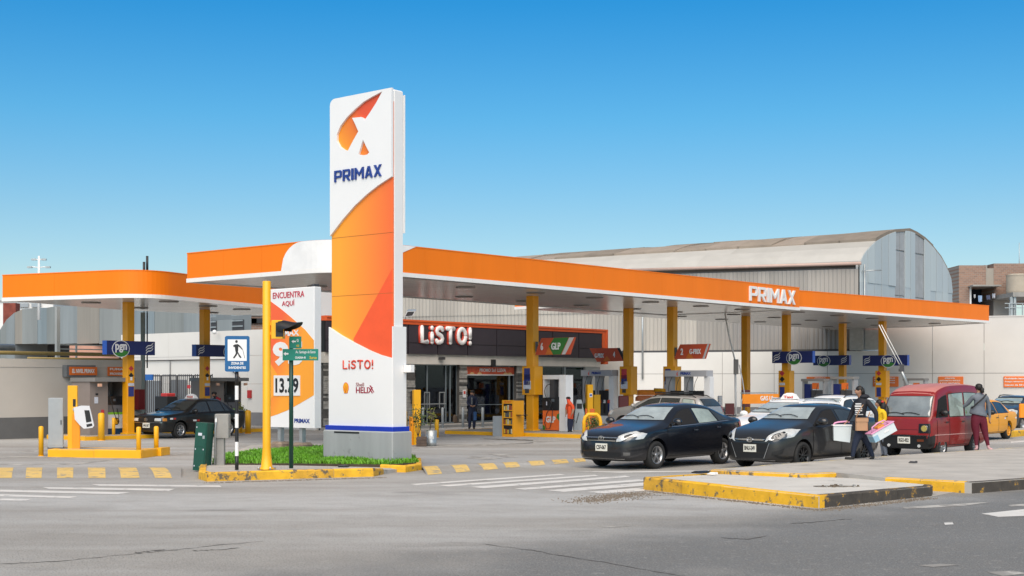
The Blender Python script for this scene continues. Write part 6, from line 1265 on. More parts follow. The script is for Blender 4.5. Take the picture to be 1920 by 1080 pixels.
AMB = mat('banner_amber', (.88,.27,.01)); prop(1135, 1156, 730, 741, 63, AMB, 'orange_crate', 'orange crate seen through the pump left of flag sign 4 column', 'crate'); prop(1196, 1251, 731, 741, 64, AMB, 'orange_tank', 'long orange and yellow tank on a trailer above the silver car roof', 'tank', 1.0, .08)
prop(1193, 1240, 741.5, 752, 63.5, mat('soft_orange', (.75,.22,.08), .5), 'orange_tarp', 'orange tarpaulin bundle above the silver car', 'tarpaulin', .6, .1)
MB().path([GY(1226, 62, ZA(731, 62)), GY(1252, 62, ZA(732, 62))], .08, 8).build('yellow_pipe', YEL, None, 'yellow pipe at the end of the orange tank beside the column', 'pipe')
prop(1160, 1179, 742, 765, 57, mat('reel_maroon', (.13,.02,.02)), 'maroon_cabinet', 'maroon hose cabinet against the flag sign 4 column', 'cabinet'); prop(1340, 1366, 766, 792, 72, CONCD, 'concrete_block', 'low grey block wall behind the dark sedan boot', 'block wall', .5)
prop(1347, 1354, 742, 766, 66, WHT, 'hose_unit', 'white hose unit with black top beside the right pump', 'hose unit'); 
r, xa, xb, z1 = None, 0, 0, 0
# ================= vehicles =================
def pchip(tab):
    tab = sorted(tab); tab = [(a+1e-3*(i > 0 and a <= tab[i-1][0]), b) for i, (a, b) in enumerate(tab)]; xs = [t[0] for t in tab]; ys = [t[1] for t in tab]; n = len(xs)
    d = [(ys[i+1]-ys[i])/(xs[i+1]-xs[i]) for i in range(n-1)]; m = [d[0]]+[0 if d[i-1]*d[i] <= 0 else 2*d[i-1]*d[i]/(d[i-1]+d[i]) for i in range(1, n-1)]+[d[-1]]
    def f(x):
        if x <= xs[0]: return ys[0]
        if x >= xs[-1]: return ys[-1]
        i = max(k for k in range(n-1) if xs[k] <= x); h = xs[i+1]-xs[i]; t = (x-xs[i])/h
        return (2*t**3-3*t*t+1)*ys[i]+(t**3-2*t*t+t)*h*m[i]+(-2*t**3+3*t*t)*ys[i+1]+(t**3-t*t)*h*m[i+1]
    return f
def chaikin(p):
    o = [p[0]]
    for a, b in zip(p, p[1:]): o += [(a[0]*.75+b[0]*.25, a[1]*.75+b[1]*.25), (a[0]*.25+b[0]*.75, a[1]*.25+b[1]*.75)]
    return o[:1]+o[1:-1][1:] + [p[-1]] if False else [p[0]]+o[1:-1]+[p[-1]]
TYRE = mat('tyre_rubber', (.018, .018, .018), .8, var=.15); ALLOY = mat('alloy_rim', (.42, .42, .43), .3, .75); CHROME = mat('chrome', (.62, .63, .65), .12, .95); LAMP = mat('headlamp', (.62, .63, .62), .12, .2, var=.2, scale=9, coat=.6); LAMPD = mat('lamp_inner', (.16, .16, .16), .15, .5)
TAILR = mat('tail_red', (.45, .01, .01), .2, coat=.5); PLATEM = mat('plate_white', (.68, .67, .6), .5); TRIMB = mat('trim_black', (.01, .01, .011), .35); WELL = mat('wheel_well', (.006, .006, .006), .95)
def glassm(name, c, refl, ior=1.9): 
    m = mat(name, c, .06, spec=.9, var=.35, scale=1.6); m.node_tree.nodes['Principled BSDF'].inputs['IOR'].default_value = ior; return m
SCREEN = glassm('windscreen', (.36, .41, .415), .5, 2.1); SIDEG = glassm('side_glass', (.03, .035, .035), .3, 1.7); SIDEGL = glassm('side_glass_pale', (.30, .36, .33), .3, 1.9); OPENW = mat('open_window_shade', (.006, .006, .007), .9); DARKSCR = glassm('dark_windscreen', (.03, .035, .035), .3, 1.6)  # pale windscreen colour holds dirt and reflected sky; OPENW paints the cabin's shade
def car(name, lab, cat, sp, loc, ang, paint, rimm=ALLOY):
    top, belt, wid, bot = (pchip(sp[k]) for k in ('top', 'belt', 'wid', 'bot')); x1, x0 = max(t[0] for t in sp['top']), min(t[0] for t in sp['top'])
    wb, zr, rw, R_ = sp['wb'], sp['zr'], sp['roofw'], sp['tyre']; tr = sp['track']
    def sec(x):
        W_, zb, zt, z0 = wid(x), belt(x), top(x), bot(x); gh = max(zt-zb, .012); f = min(1, gh/(zr-zb)) if zr > zb else 0
        wb_ = W_-sp.get('shoulder', .05); wr = wb_+(min(rw, wb_)-wb_)*f; r = min(sp.get('rr', .09), gh*.5)
        return [(0, z0), (W_-.14, z0), (W_-.03, z0+.05), (W_, z0+(zb-z0)*.42), (W_-.006, zb-.13*min(1, (zb-z0)/.6)), (W_-.02, zb-.02), (wb_, zb+.012), (wr+.012*(1-f), zt-r), (wr-.10*min(1, gh/.2)-.02, zt-r*.18), (wr*.5, zt-.0), (0, zt+.012)]
    N = sp.get('n', 54); xs = sorted(set([x0+(x1-x0)*.5*(1-math.cos(math.pi*i/N)) for i in range(N+1)]+[x0+(x1-x0)*i/N for i in range(N+1)])); 
    q = [xs[0]]
    for x in xs[1:]:
        if x-q[-1] > .018: q.append(x)
    xs = q
    rings = []
    for x in xs:
        p = chaikin(chaikin(sec(x))); rings.append([Vector((x, -a, z)) for a, z in p[::-1]]+[Vector((x, a, z)) for a, z in p[1:-1]])
    k = len(rings[0]); vs = [p for r_ in rings for p in r_]; fs = []
    for i in range(len(rings)-1):
        for j in range(k): fs.append((i*k+j, (i+1)*k+j, (i+1)*k+(j+1) % k, i*k+(j+1) % k))
    fs += [tuple(range(k)), tuple((len(rings)-1)*k+j for j in range(k-1, -1, -1))]
    root = thing(name, lab, cat, (0, 0, 0)); me = bpy.data.meshes.new('body'); me.from_pydata(vs, [], fs); bm = bmesh.new(); bm.from_mesh(me); bmesh.ops.recalc_face_normals(bm, faces=bm.faces); bm.to_mesh(me); bm.free()
    full = BVHTree.FromPolygons(vs, fs)
    body = bpy.data.objects.new('body', me); COL.objects.link(body)
    cuts = []
    ar = R_+.055
    for sx_ in (1, -1):
        for sy in (1, -1):
            c = bpy.data.objects.new('c', MB().tube((sx_*wb/2+sp.get('xo', 0), sy*(tr-.26), R_+.01), (sx_*wb/2+sp.get('xo', 0), sy*(tr+.35), R_+.01), ar, n=36, sm=False).mesh('c', [])); COL.objects.link(c); cuts.append(c)
            md = body.modifiers.new('b', 'BOOLEAN'); md.operation = 'DIFFERENCE'; md.object = c; md.solver = 'EXACT'
    dg = bpy.context.evaluated_depsgraph_get(); m2 = bpy.data.meshes.new_from_object(body.evaluated_get(dg)); body.modifiers.clear(); body.data = m2; m2.name = 'body'
    for c in cuts: bpy.data.objects.remove(c)
    m2.materials.clear(); m2.materials.append(paint); m2.materials.append(WELL); m2.materials.append(TRIMB)
    bm = bmesh.new(); bm.from_mesh(m2)
    for f in bm.faces:
        c = f.calc_center_median(); f.smooth = True; f.material_index = 0
        for sx_ in (1, -1):
            if math.hypot(c.x-sx_*wb/2-sp.get('xo', 0), c.z-R_-.01) < ar-.004 and abs(c.y) < tr+.4: f.material_index = 1
        if f.material_index == 0 and f.normal.z < -.7 and c.z < .45: f.material_index = 2
        if sp.get('lowband') and c.z < sp['lowband'] and c.x > x1-.25 and f.material_index == 0: f.material_index = 2
    for e in bm.edges:
        if len(e.link_faces) == 2 and e.calc_face_angle(0) > math.radians(32): e.smooth = False
        if len(e.link_faces) == 2 and e.link_faces[0].material_index != e.link_faces[1].material_index: e.smooth = False
    bm.to_mesh(m2); bm.free(); body.parent = root
    def grid(pf, ns, nt, proj, off, nm, m, th=0):
        vs, fs = [], []
        for i in range(ns+1):
            for j in range(nt+1):
                p = pf(i/ns, j/nt)
                if proj == 'n':
                    h, nn, _, _ = full.find_nearest(p); nn = nn if (p-h).dot(nn) >= -.3 and nn.length else nn
                    if nn.dot(Vector((h.x, h.y, h.z-.6))) < 0: nn = -nn
                    vs.append(h+nn*off)
                else:
                    d = Vector(proj); h, nn, _, _ = full.ray_cast(p-d*4, d); h = h if h else full.find_nearest(p)[0]; vs.append(h-d*off)
        for i in range(ns):
            for j in range(nt):
                a = i*(nt+1)+j; fs.append((a, a+nt+1, a+nt+2, a+1))
        b = MB().add(vs, fs, 0, True); me_ = b.mesh(nm, m); bm = bmesh.new(); bm.from_mesh(me_); bmesh.ops.recalc_face_normals(bm, faces=bm.faces)
        bm.normal_update(); s_ = sum(f.normal.dot(Vector((f.calc_center_median().x*.4, f.calc_center_median().y, f.calc_center_median().z-.6))) for f in bm.faces)
        if s_ < 0: bmesh.ops.reverse_faces(bm, faces=bm.faces)
        bm.to_mesh(me_); bm.free(); o = bpy.data.objects.new(nm, me_); COL.objects.link(o); o.parent = root; return o
    L4 = lambda a, b, c, d: (lambda s, t: (Vector(a)*(1-s)+Vector(d)*s)*(1-t)+(Vector(b)*(1-s)+Vector(c)*s)*t)      # a,b left edge low/high; d,c right edge
    root['_'] = 0; del root['_']
    # glazing
    tz = lambda x: top(x)-sp.get('hdr', .125); bz = lambda x: belt(x)+.03
    ws = sp['screen']
    def scr(dir_, zb_, zt_, yb, yt, off, nm, m, mg=0):
        return grid(lambda s, t: Vector((0, (-1+2*s)*((yb+mg)*(1-t)+(yt+mg)*t), (zb_-mg)*(1-t)+(zt_+mg*.6)*t)), 24, 14, (dir_, 0, 0), off, nm, m)
    scr(-1, ws[0], ws[1], ws[2], ws[3], .003, 'screen_surround', TRIMB, .022); scr(-1, ws[0], ws[1], ws[2], ws[3], .014, 'windscreen', sp.get('screen_m', SCREEN))
    if 'rear' in sp: rs = sp['rear']; scr(1, rs[0], rs[1], rs[2], rs[3], .003, 'rear_surround', TRIMB, .02); scr(1, rs[0], rs[1], rs[2], rs[3], .007, 'rear_window', SIDEG)
    for sy in (1, -1):
        for i, (xb0, xt0, xb1, xt1, gm) in enumerate(sp['side']):
            def pf(s, t, e=0):
                s_ = s; xb = xb0+(xb1-xb0)*s_; xt = xt0+(xt1-xt0)*s_; x = xb+(xt-xb)*t; zb_ = bz(xb)-e; z = zb_+t*(tz(xt)+e-zb_); return Vector((x, 0, z))
            def pe(s, t): v_ = pf(s, t, .018); return Vector((v_.x+(.022 if s < .01 else (-.022 if s > .99 else 0)), 0, v_.z))
            grid(pe, 10, 5, (0, -sy, 0), .003, 'window_surround', TRIMB); grid(pf, 10, 5, (0, -sy, 0), .007, 'side_window', gm if sy == 1 else SIDEG)
        # chrome belt line, doors
        if sp.get('chrome'): a, b = sp['side'][0][0], sp['side'][-1][2]; grid(lambda s, t: Vector((a+(b-a)*s, 0, bz(a+(b-a)*s)-.030+.018*t)), 16, 1, (0, -sy, 0), .010, 'belt_trim', CHROME)
        for (xa, xb, zl) in sp['doors']:
            def dp(s, t, xa=xa, xb=xb): x = xa+(xb-xa)*s; z = zl+(belt(x)-.035-zl)*t; return Vector((x, 0, z))
            grid(dp, 10, 8, (0, -sy, 0), .006, 'door', paint)
            for xx in (xa, xb): grid(lambda s, t, xx=xx: Vector((xx-.006+.012*s, 0, zl+(belt(xx)-.03-zl)*t)), 1, 8, (0, -sy, 0), .0075, 'door_gap', TRIMB)
            hx = xb+.17; grid(lambda s, t, hx=hx: Vector((hx-.085+.17*s, 0, belt(hx)-.13+.03*t)), 3, 1, (0, -sy, 0), .035, 'door_handle', sp.get('handle', CHROME))
        grid(lambda s, t: Vector((-wb/2+.4+(wb-.8)*s, 0, bot(0)+.07+.012*t)), 10, 1, (0, -sy, 0), .009, 'sill_line', TRIMB)
        if sp.get('stripe'): grid(lambda s, t: Vector((x0+.3+(x1-x0-.5)*s, 0, sp['stripe']+.02*t)), 24, 1, (0, -sy, 0), .012, 'side_stripe', sp.get('stripe_m', CHROME))
        # mirror
        mx_, mz = sp['mirror']; W_ = wid(mx_)-.05
        mb = MB().sphere((mx_, sy*(W_+.16), mz+.075), 1, 14, sc=(.085, .13, .085)); mb.tube((mx_, sy*(W_-.03), mz+.0), (mx_, sy*(W_+.10), mz+.045), .035, n=8); mb.build('wing_mirror', sp.get('mirror_m', paint), root)
        # lamps
        for lp in sp['lamps']:
            a, b, c, d, m, nm = lp; f = lambda p: (p[0], p[1]*sy, p[2]); grid(L4(f(a), f(b), f(c), f(d)), 16, 10, 'n', .018 if 'inner' in nm else .012, nm, m)
    for (a, b, c, d, m, nm, off) in sp['front']: grid(L4(a, b, c, d), 26, 8, (-1, 0, 0) if a[0] > 0 else (1, 0, 0), off, nm, m)
    def pl(x, z, w_, h_, s):
        h = full.ray_cast(Vector((5*x, 0, z)), Vector((-x, 0, 0)))[0]; xx = h.x+x*.02; c = Vector((xx, sp.get('plate_y', 0), z)); xd = Vector((0, x, 0)); p_ = flat(sq((-w_/2, -h_/2), (w_/2, h_/2)), c-Vector((x*.01, 0, 0)), xd, PLATEM, root, 'number_plate', .014); txt(s, c+Vector((x*.005, 0, 0)), xd, w_*.82, h_*.6, BLACK, p_, bold=.03, depth=.002)
    pl(1, sp['plate'][0], .34, .17, sp['plate'][1]); pl(-1, sp['plate'][2], .34, .17, sp['plate'][1])
    if 'badge' in sp: 
        h = full.ray_cast(Vector((5, 0, sp['badge'])), Vector((-1, 0, 0)))[0]; c = Vector((h.x+.02, 0, sp['badge'])); xd = Vector((0, 1, 0)); o_ = [(math.cos(t)*.085, math.sin(t)*.058) for t in [i/16*6.283 for i in range(16)]]
        plate(o_, [[(a*.8, b*.76) for a, b in o_]], c, xd, .012, CHROME, root, 'badge_ring')
        if sp.get('badge_kind') == 'H': flat([(-.045,-.035),(-.03,-.035),(-.012,-.004),(.016,-.004),(.012,-.035),(.03,-.035),(.045,.035),(.03,.035),(.014,.006),(-.014,.006),(-.012,.035),(-.03,.035)], c, xd, CHROME, root, 'badge_letter', .012)
        else: plate([(math.cos(t)*.026, math.sin(t)*.046) for t in [i/14*6.283 for i in range(14)]], [[(math.cos(t)*.014, math.sin(t)*.036) for t in [i/14*6.283 for i in range(14)]]], c, xd, .012, CHROME, root, 'badge_oval'); flat([(-.06,.018),(0,.005),(.06,.018),(.06,.028),(0,.018),(-.06,.028)], c, xd, CHROME, root, 'badge_bar', .012)
    # wipers
    wz = ws[0]+.03
    for y0, y1 in ((.38, -.12), (-.05, -.52)):
        pts = []
        for i in range(5):
            t = i/4; y = y0+(y1-y0)*t; h = full.ray_cast(Vector((5, y, wz+.05*math.sin(t*2.6))), Vector((-1, 0, 0)))[0]
            if h: pts.append(h+Vector((.03, 0, .015)))
        if len(pts) > 2: MB().path(pts, .009, 5).build('wiper', TRIMB, root)
    # wheels
    for sx_ in (1, -1):
        for sy in (1, -1):
            c = (sx_*wb/2+sp.get('xo', 0), sy*tr, R_); w_ = .10; rr = R_*sp.get('rimr', .66)
            wh = MB().lathe([(rr, -w_), (R_*.93, -w_), (R_*.985, -w_*.75), (R_, -w_*.4), (R_, w_*.4), (R_*.985, w_*.75), (R_*.93, w_), (rr, w_), (rr*.97, w_*.6), (rr*.97, -w_*.6), (rr, -w_)], c, 'y', 30).build('wheel', TYRE, root)
            g = MB(); o = sy*.055; g.lathe([(rr*.98, sy*.10), (rr*.90, sy*.10), (rr*.86, sy*.03), (rr*.80, -sy*.02)], c, 'y', 30); g.lathe([(0, o+sy*.03), (rr*.20, o+sy*.025), (rr*.24, o-sy*.01), (rr*.24, -sy*.04)], c, 'y', 16)
            ns = sp.get('spokes', 5)
            for i in range(ns):
                t = 2*math.pi*i/ns+.3; e, n_ = Vector((math.cos(t), 0, math.sin(t))), Vector((-math.sin(t), 0, math.cos(t))); C_ = Vector(c); wa, wb2 = rr*.15*5/ns, rr*.10*5/ns
                prs = [C_+e*rr*.15+n_*wa, C_+e*rr*.15-n_*wa, C_+e*rr*.92-n_*wb2, C_+e*rr*.92+n_*wb2]; y1, y2 = Vector((0, o+sy*.02, 0)), Vector((0, o-sy*.02, 0)); k = len(g.v)
                g.add([prs[0]+y1, prs[1]+y1, prs[2]+y1+Vector((0, sy*.015, 0)), prs[3]+y1+Vector((0, sy*.015, 0)), prs[0]+y2, prs[1]+y2, prs[2]+y2, prs[3]+y2], [(0,1,2,3),(7,6,5,4),(0,4,5,1),(1,5,6,2),(2,6,7,3),(3,7,4,0)])
            ro = g.build('rim', rimm, wh); bmm = bmesh.new(); bmm.from_mesh(ro.data); bmesh.ops.recalc_face_normals(bmm, faces=bmm.faces); bmm.to_mesh(ro.data); bmm.free()
            MB().lathe([(0, -sy*.02), (rr*.85, -sy*.02), (rr*.85, -sy*.03), (0, -sy*.03)], c, 'y', 20).build('brake_disc', mat('brake_dark', (.03,.03,.03), .6), wh)
    root.location = loc; root.rotation_euler = (0, 0, ang); return root, full
def paintm(name, c, coat=.8, rough=.3, metal=.0, var=.03): return mat(name, c, rough, metal, var=var, scale=1.5, coat=coat)
GRA = lambda: mat('grille_black', (.008, .008, .009), .5)
SED = dict(wb=2.6, track=.76, tyre=.318, roofw=.575, zr=1.45, xo=0,
    top=[(2.24,.60),(2.225,.70),(2.15,.775),(1.95,.855),(1.6,.93),(1.2,1.0),(.98,1.055),(.80,1.12),(.45,1.29),(.12,1.42),(-.15,1.462),(-.45,1.475),(-.85,1.455),(-1.15,1.40),(-1.45,1.285),(-1.72,1.17),(-1.85,1.125),(-2.1,1.11),(-2.24,1.08),(-2.30,.97)],
    belt=[(2.24,.585),(2.15,.70),(1.9,.80),(1.5,.87),(1.0,.925),(.5,.945),(0,.965),(-.8,1.0),(-1.4,1.035),(-2.0,1.05),(-2.25,1.0),(-2.3,.92)],
    wid=[(2.24,.50),(2.20,.62),(2.10,.74),(1.9,.83),(1.6,.872),(1.2,.88),(0,.885),(-1.3,.885),(-1.8,.865),(-2.1,.81),(-2.25,.72),(-2.3,.60)],
    bot=[(2.24,.26),(2.1,.19),(1.8,.18),(0,.2),(-1.8,.22),(-2.15,.3),(-2.3,.42)],
    screen=(1.10,1.385,.64,.475), rear=(1.17,1.365,.56,.46), side=[(.84,.20,-.26,-.26,OPENW),(-.36,-.36,-1.10,-1.02,SIDEGL),(-1.16,-1.08,-1.55,-1.22,SIDEG)], chrome=True,
    doors=[(.92,-.30,.30),(-.315,-1.22,.30)], mirror=(.72,.98),
    lamps=[((2.22,.42,.63),(2.17,.46,.745),(1.66,.86,.815),(1.80,.86,.70),LAMP,'headlight'), ((2.14,.64,.655),(2.10,.64,.72),(1.95,.78,.74),(2.02,.76,.67),LAMPD,'headlight_inner'), ((-2.28,.50,.86),(-2.26,.52,1.0),(-1.98,.84,1.0),(-2.05,.84,.88),TAILR,'tail_light'), ((2.2,.60,.33),(2.2,.60,.40),(2.12,.73,.40),(2.12,.73,.33),LAMPD,'fog_lamp')],
    front=[((3,-.43,.635),(3,-.49,.745),(3,.49,.745),(3,.43,.635),GRA(),'grille',.006), ((3,-.40,.640),(3,-.42,.660),(3,.42,.660),(3,.40,.640),CHROME,'grille_bar',.02), ((3,-.47,.712),(3,-.48,.732),(3,.48,.732),(3,.47,.712),CHROME,'grille_bar',.02), ((3,-.52,.29),(3,-.56,.39),(3,.56,.39),(3,.52,.29),GRA(),'lower_intake',.006), ((3,-.6,.235),(3,-.62,.25),(3,.62,.25),(3,.6,.235),CHROME,'bumper_lip',.01)],
    plate=(.50,'C5F-067',.78), badge=.70)
AX = lambda p, q: math.atan2(p.y-q.y, p.x-q.x)
def place(front_wheel_near, ang_deg, wb, tr, side=1):
    """centre of a car from its near front wheel's ground contact, heading ang (degrees), near side = +y local (left)"""
    a = math.radians(ang_deg); d = Vector((math.cos(a), math.sin(a), 0)); l = Vector((-d.y, d.x, 0)); return front_wheel_near-d*wb/2-l*tr*side, a
NAVB = paintm('paint_dark_navy', (.006, .0065, .010), .75, .3); CHB = paintm('paint_charcoal_black', (.016, .016, .017), .65, .3)
loc, a = place(G(1231, 879.3), 226.5, 2.6, .84)
toy, tb = car('sedan', 'dark navy sedan with two chrome grille bars at the head of the queue', 'car', SED, loc, a, NAVB)
# boot spoiler
MB(toy.matrix_basis).bbox(-2.22, -2.02, -.62, .62, 1.14, 1.165, .01).build('boot_spoiler', NAVB, toy)
import copy as _cp
HYU = _cp.deepcopy({k: v for k, v in SED.items() if k not in ('side', 'lamps', 'front')})
HYU.update(wb=2.57, track=.745, tyre=.315, spokes=9, rimr=.70,
    top=[(2.16,.62),(2.14,.72),(2.05,.80),(1.85,.89),(1.5,.975),(1.15,1.05),(.95,1.10),(.75,1.185),(.40,1.34),(.10,1.435),(-.2,1.46),(-.55,1.455),(-.95,1.41),(-1.25,1.33),(-1.55,1.21),(-1.78,1.14),(-2.0,1.12),(-2.13,1.07),(-2.18,.95)],
    belt=[(2.16,.60),(2.05,.72),(1.8,.82),(1.4,.90),(1.0,.955),(.5,.965),(0,.98),(-.8,1.02),(-1.5,1.07),(-1.95,1.07),(-2.18,.93)],
    wid=[(2.16,.46),(2.12,.60),(2.02,.72),(1.8,.81),(1.5,.845),(1.2,.85),(0,.85),(-1.3,.855),(-1.75,.83),(-2.05,.76),(-2.18,.58)],
    bot=[(2.16,.24),(2.0,.18),(1.8,.17),(0,.2),(-1.7,.22),(-2.05,.3),(-2.18,.42)],
    screen=(1.13,1.385,.62,.465), rear=(1.18,1.33,.53,.45), chrome=False, handle=CHB, mirror=(.70,1.0), screen_m=SCREEN,
    side=[(.84,.20,-.22,-.22,OPENW),(-.32,-.32,-1.12,-.98,SIDEG),(-1.17,-1.04,-1.42,-1.14,SIDEG)], doors=[(.90,-.26,.29),(-.275,-1.15,.29)],
    lamps=[((2.12,.40,.64),(2.06,.46,.74),(1.38,.84,.93),(1.66,.83,.75),LAMP,'headlight'), ((2.05,.58,.67),(2.02,.56,.74),(1.80,.72,.80),(1.88,.74,.71),LAMPD,'headlight_inner'), ((-2.15,.5,.86),(-2.13,.5,1.0),(-1.85,.82,1.02),(-1.95,.82,.86),TAILR,'tail_light'), ((2.1,.55,.34),(2.08,.56,.42),(1.92,.74,.50),(1.98,.74,.38),GRA(),'fog_recess')],
    front=[((3,-.36,.665),(3,-.42,.70),(3,.42,.70),(3,.36,.665),CHROME,'grille_bar',.018), ((3,-.30,.645),(3,-.38,.725),(3,.38,.725),(3,.30,.645),GRA(),'upper_grille',.006), ((3,-.36,.27),(3,-.50,.61),(3,.50,.61),(3,.36,.27),GRA(),'hexagon_grille',.006), ((3,-.42,.385),(3,-.43,.395),(3,.43,.395),(3,.42,.385),CHB,'grille_slat',.012), ((3,-.385,.27),(3,-.52,.61),(3,-.505,.61),(3,-.365,.27),ALLOY,'grille_edge',.014), ((3,.365,.27),(3,.505,.61),(3,.52,.61),(3,.385,.27),ALLOY,'grille_edge',.014), ((3,-.60,.215),(3,-.62,.23),(3,.62,.23),(3,.60,.215),CHROME,'bumper_lip',.01)],
    plate=(.49,'BNU-249',.72), badge=.68, badge_kind='H')
far = G(1397, 875); a = math.radians(224.5); d = Vector((math.cos(a), math.sin(a), 0)); l = Vector((-d.y, d.x, 0)); loc = far-d*2.57/2+l*.76
hyu, hb = car('sedan', 'charcoal black sedan with dark spoked wheels and hexagonal grille behind the walking seller', 'car', HYU, loc, a, CHB, mat('rim_dark', (.03, .03, .032), .3, .5))
# ---- boxy old sedans (taxis) ----
BOX = dict(wb=2.43, track=.70, tyre=.29, roofw=.56, zr=1.36, rimr=.66, rr=.06, shoulder=.04, hdr=.10,
    top=[(2.05,.62),(2.04,.74),(1.98,.80),(1.6,.86),(1.1,.915),(.92,.95),(.7,1.06),(.30,1.27),(.12,1.345),(-.1,1.375),(-.5,1.385),(-.95,1.36),(-1.12,1.31),(-1.45,1.08),(-1.55,1.0),(-1.7,.965),(-2.05,.955),(-2.14,.90),(-2.16,.80)],
    belt=[(2.05,.60),(1.98,.75),(1.6,.81),(1.0,.865),(0,.885),(-1.2,.90),(-2.0,.90),(-2.16,.78)], wid=[(2.05,.66),(2.02,.74),(1.9,.80),(1.5,.82),(0,.825),(-1.5,.82),(-2.0,.79),(-2.16,.70)], bot=[(2.05,.30),(1.9,.22),(0,.2),(-1.8,.24),(-2.16,.40)],
    screen=(.985,1.30,.63,.53), rear=(1.02,1.29,.58,.52), side=[(.76,.24,-.22,-.22,SIDEG),(-.30,-.30,-.98,-.90,SIDEG),(-1.03,-.95,-1.25,-1.04,SIDEG)], doors=[(.84,-.26,.28),(-.275,-1.08,.28)], mirror=(.64,.88), mirror_m=TRIMB, handle=TRIMB, spokes=7,
    lamps=[((2.04,.40,.62),(2.04,.40,.72),(2.02,.70,.72),(2.02,.70,.62),LAMP,'headlight'), ((2.0,.74,.62),(2.0,.74,.72),(1.86,.80,.72),(1.86,.80,.62),mat('indicator_amber', (.5,.2,.02), .3),'indicator'), ((-2.14,.45,.68),(-2.14,.45,.84),(-2.05,.76,.84),(-2.05,.76,.68),TAILR,'tail_light')],
    front=[((3,-.36,.62),(3,-.36,.72),(3,.36,.72),(3,.36,.62),GRA(),'grille',.006), ((3,-.74,.56),(3,-.74,.575),(3,.74,.575),(3,.74,.56),CHROME,'bumper_strip',.012)], plate=(.47,'A4U-567',.6), badge=.67, badge_kind='H')
BT = dict(BOX); BT['screen_m'] = DARKSCR; BT['side'] = BOX['side']
loc, a = place(G(337, 822), 238, 2.43, .76); bt, bb = car('taxi', 'black old boxy taxi refuelling under the left canopy with a white roof sign', 'taxi', BT, loc, a, paintm('paint_black', (.007, .007, .007), .4))
def tsign(c, bvh, x, s, m=WHT):
    h = bvh.ray_cast(Vector((x, 0, 3)), Vector((0, 0, -1)))[0]; M_ = c.matrix_basis; g = MB(M_); z = h.z
    g.add([(x-.09,-.26,z),(x+.09,-.26,z),(x+.09,.26,z),(x-.09,.26,z),(x-.05,-.18,z+.13),(x+.05,-.18,z+.13),(x+.05,.18,z+.13),(x-.05,.18,z+.13),(x-.02,-.08,z+.17),(x+.02,-.08,z+.17),(x+.02,.08,z+.17),(x-.02,.08,z+.17)],
        [(0,3,2,1),(0,1,5,4),(1,2,6,5),(2,3,7,6),(3,0,4,7),(4,5,9,8),(5,6,10,9),(6,7,11,10),(7,4,8,11),(8,9,10,11)]); o = g.build('taxi_sign', m, c)
    R3 = M_.to_3x3(); txt(s, M_ @ Vector((x+.092, 0, z+.06)), R3 @ Vector((0, 1, 0)), .3, .07, REDT, o, depth=.004)
tsign(bt, bb, -.1, 'TAXI')
def decals(c, bvh, items):
    for (x, z, w_, h_, m) in items:
        for sy in (1, -1):
            h = bvh.ray_cast(Vector((x, sy*3, z)), Vector((0, -sy, 0)))[0]; flat(sq((-w_/2, -h_/2), (w_/2, h_/2)), c.matrix_basis @ (h+Vector((0, sy*.006, 0))), c.matrix_basis.to_3x3() @ Vector((-sy, 0, 0)), m, c, 'reflective_sticker', .004)
decals(bt, bb, [(1.65, .70, .14, .06, WHT), (1.5, .70, .10, .06, RED), (.55, .62, .16, .06, WHT), (.38, .62, .12, .06, RED), (-1.5, .66, .16, .06, WHT)])
YT = dict(BOX); YT.update(chrome=False, rimr=.62)
YP = paintm('paint_taxi_yellow', (.82, .35, .004), .3, .4)
a = math.radians(229); d = Vector((math.cos(a), math.sin(a), 0)); l = Vector((-d.y, d.x, 0)); loc = G(1889, 823)+d*2.43/2-l*.76
yt, yb = car('taxi', 'bright yellow boxy taxi partly behind the woman in the grey sweater', 'taxi', YT, loc, a, YP, YP); tsign(yt, yb, -.1, 'TAXI'); decals(yt, yb, [(-.85, .73, .12, .06, WHT), (-1.9, .73, .12, .06, WHT)])
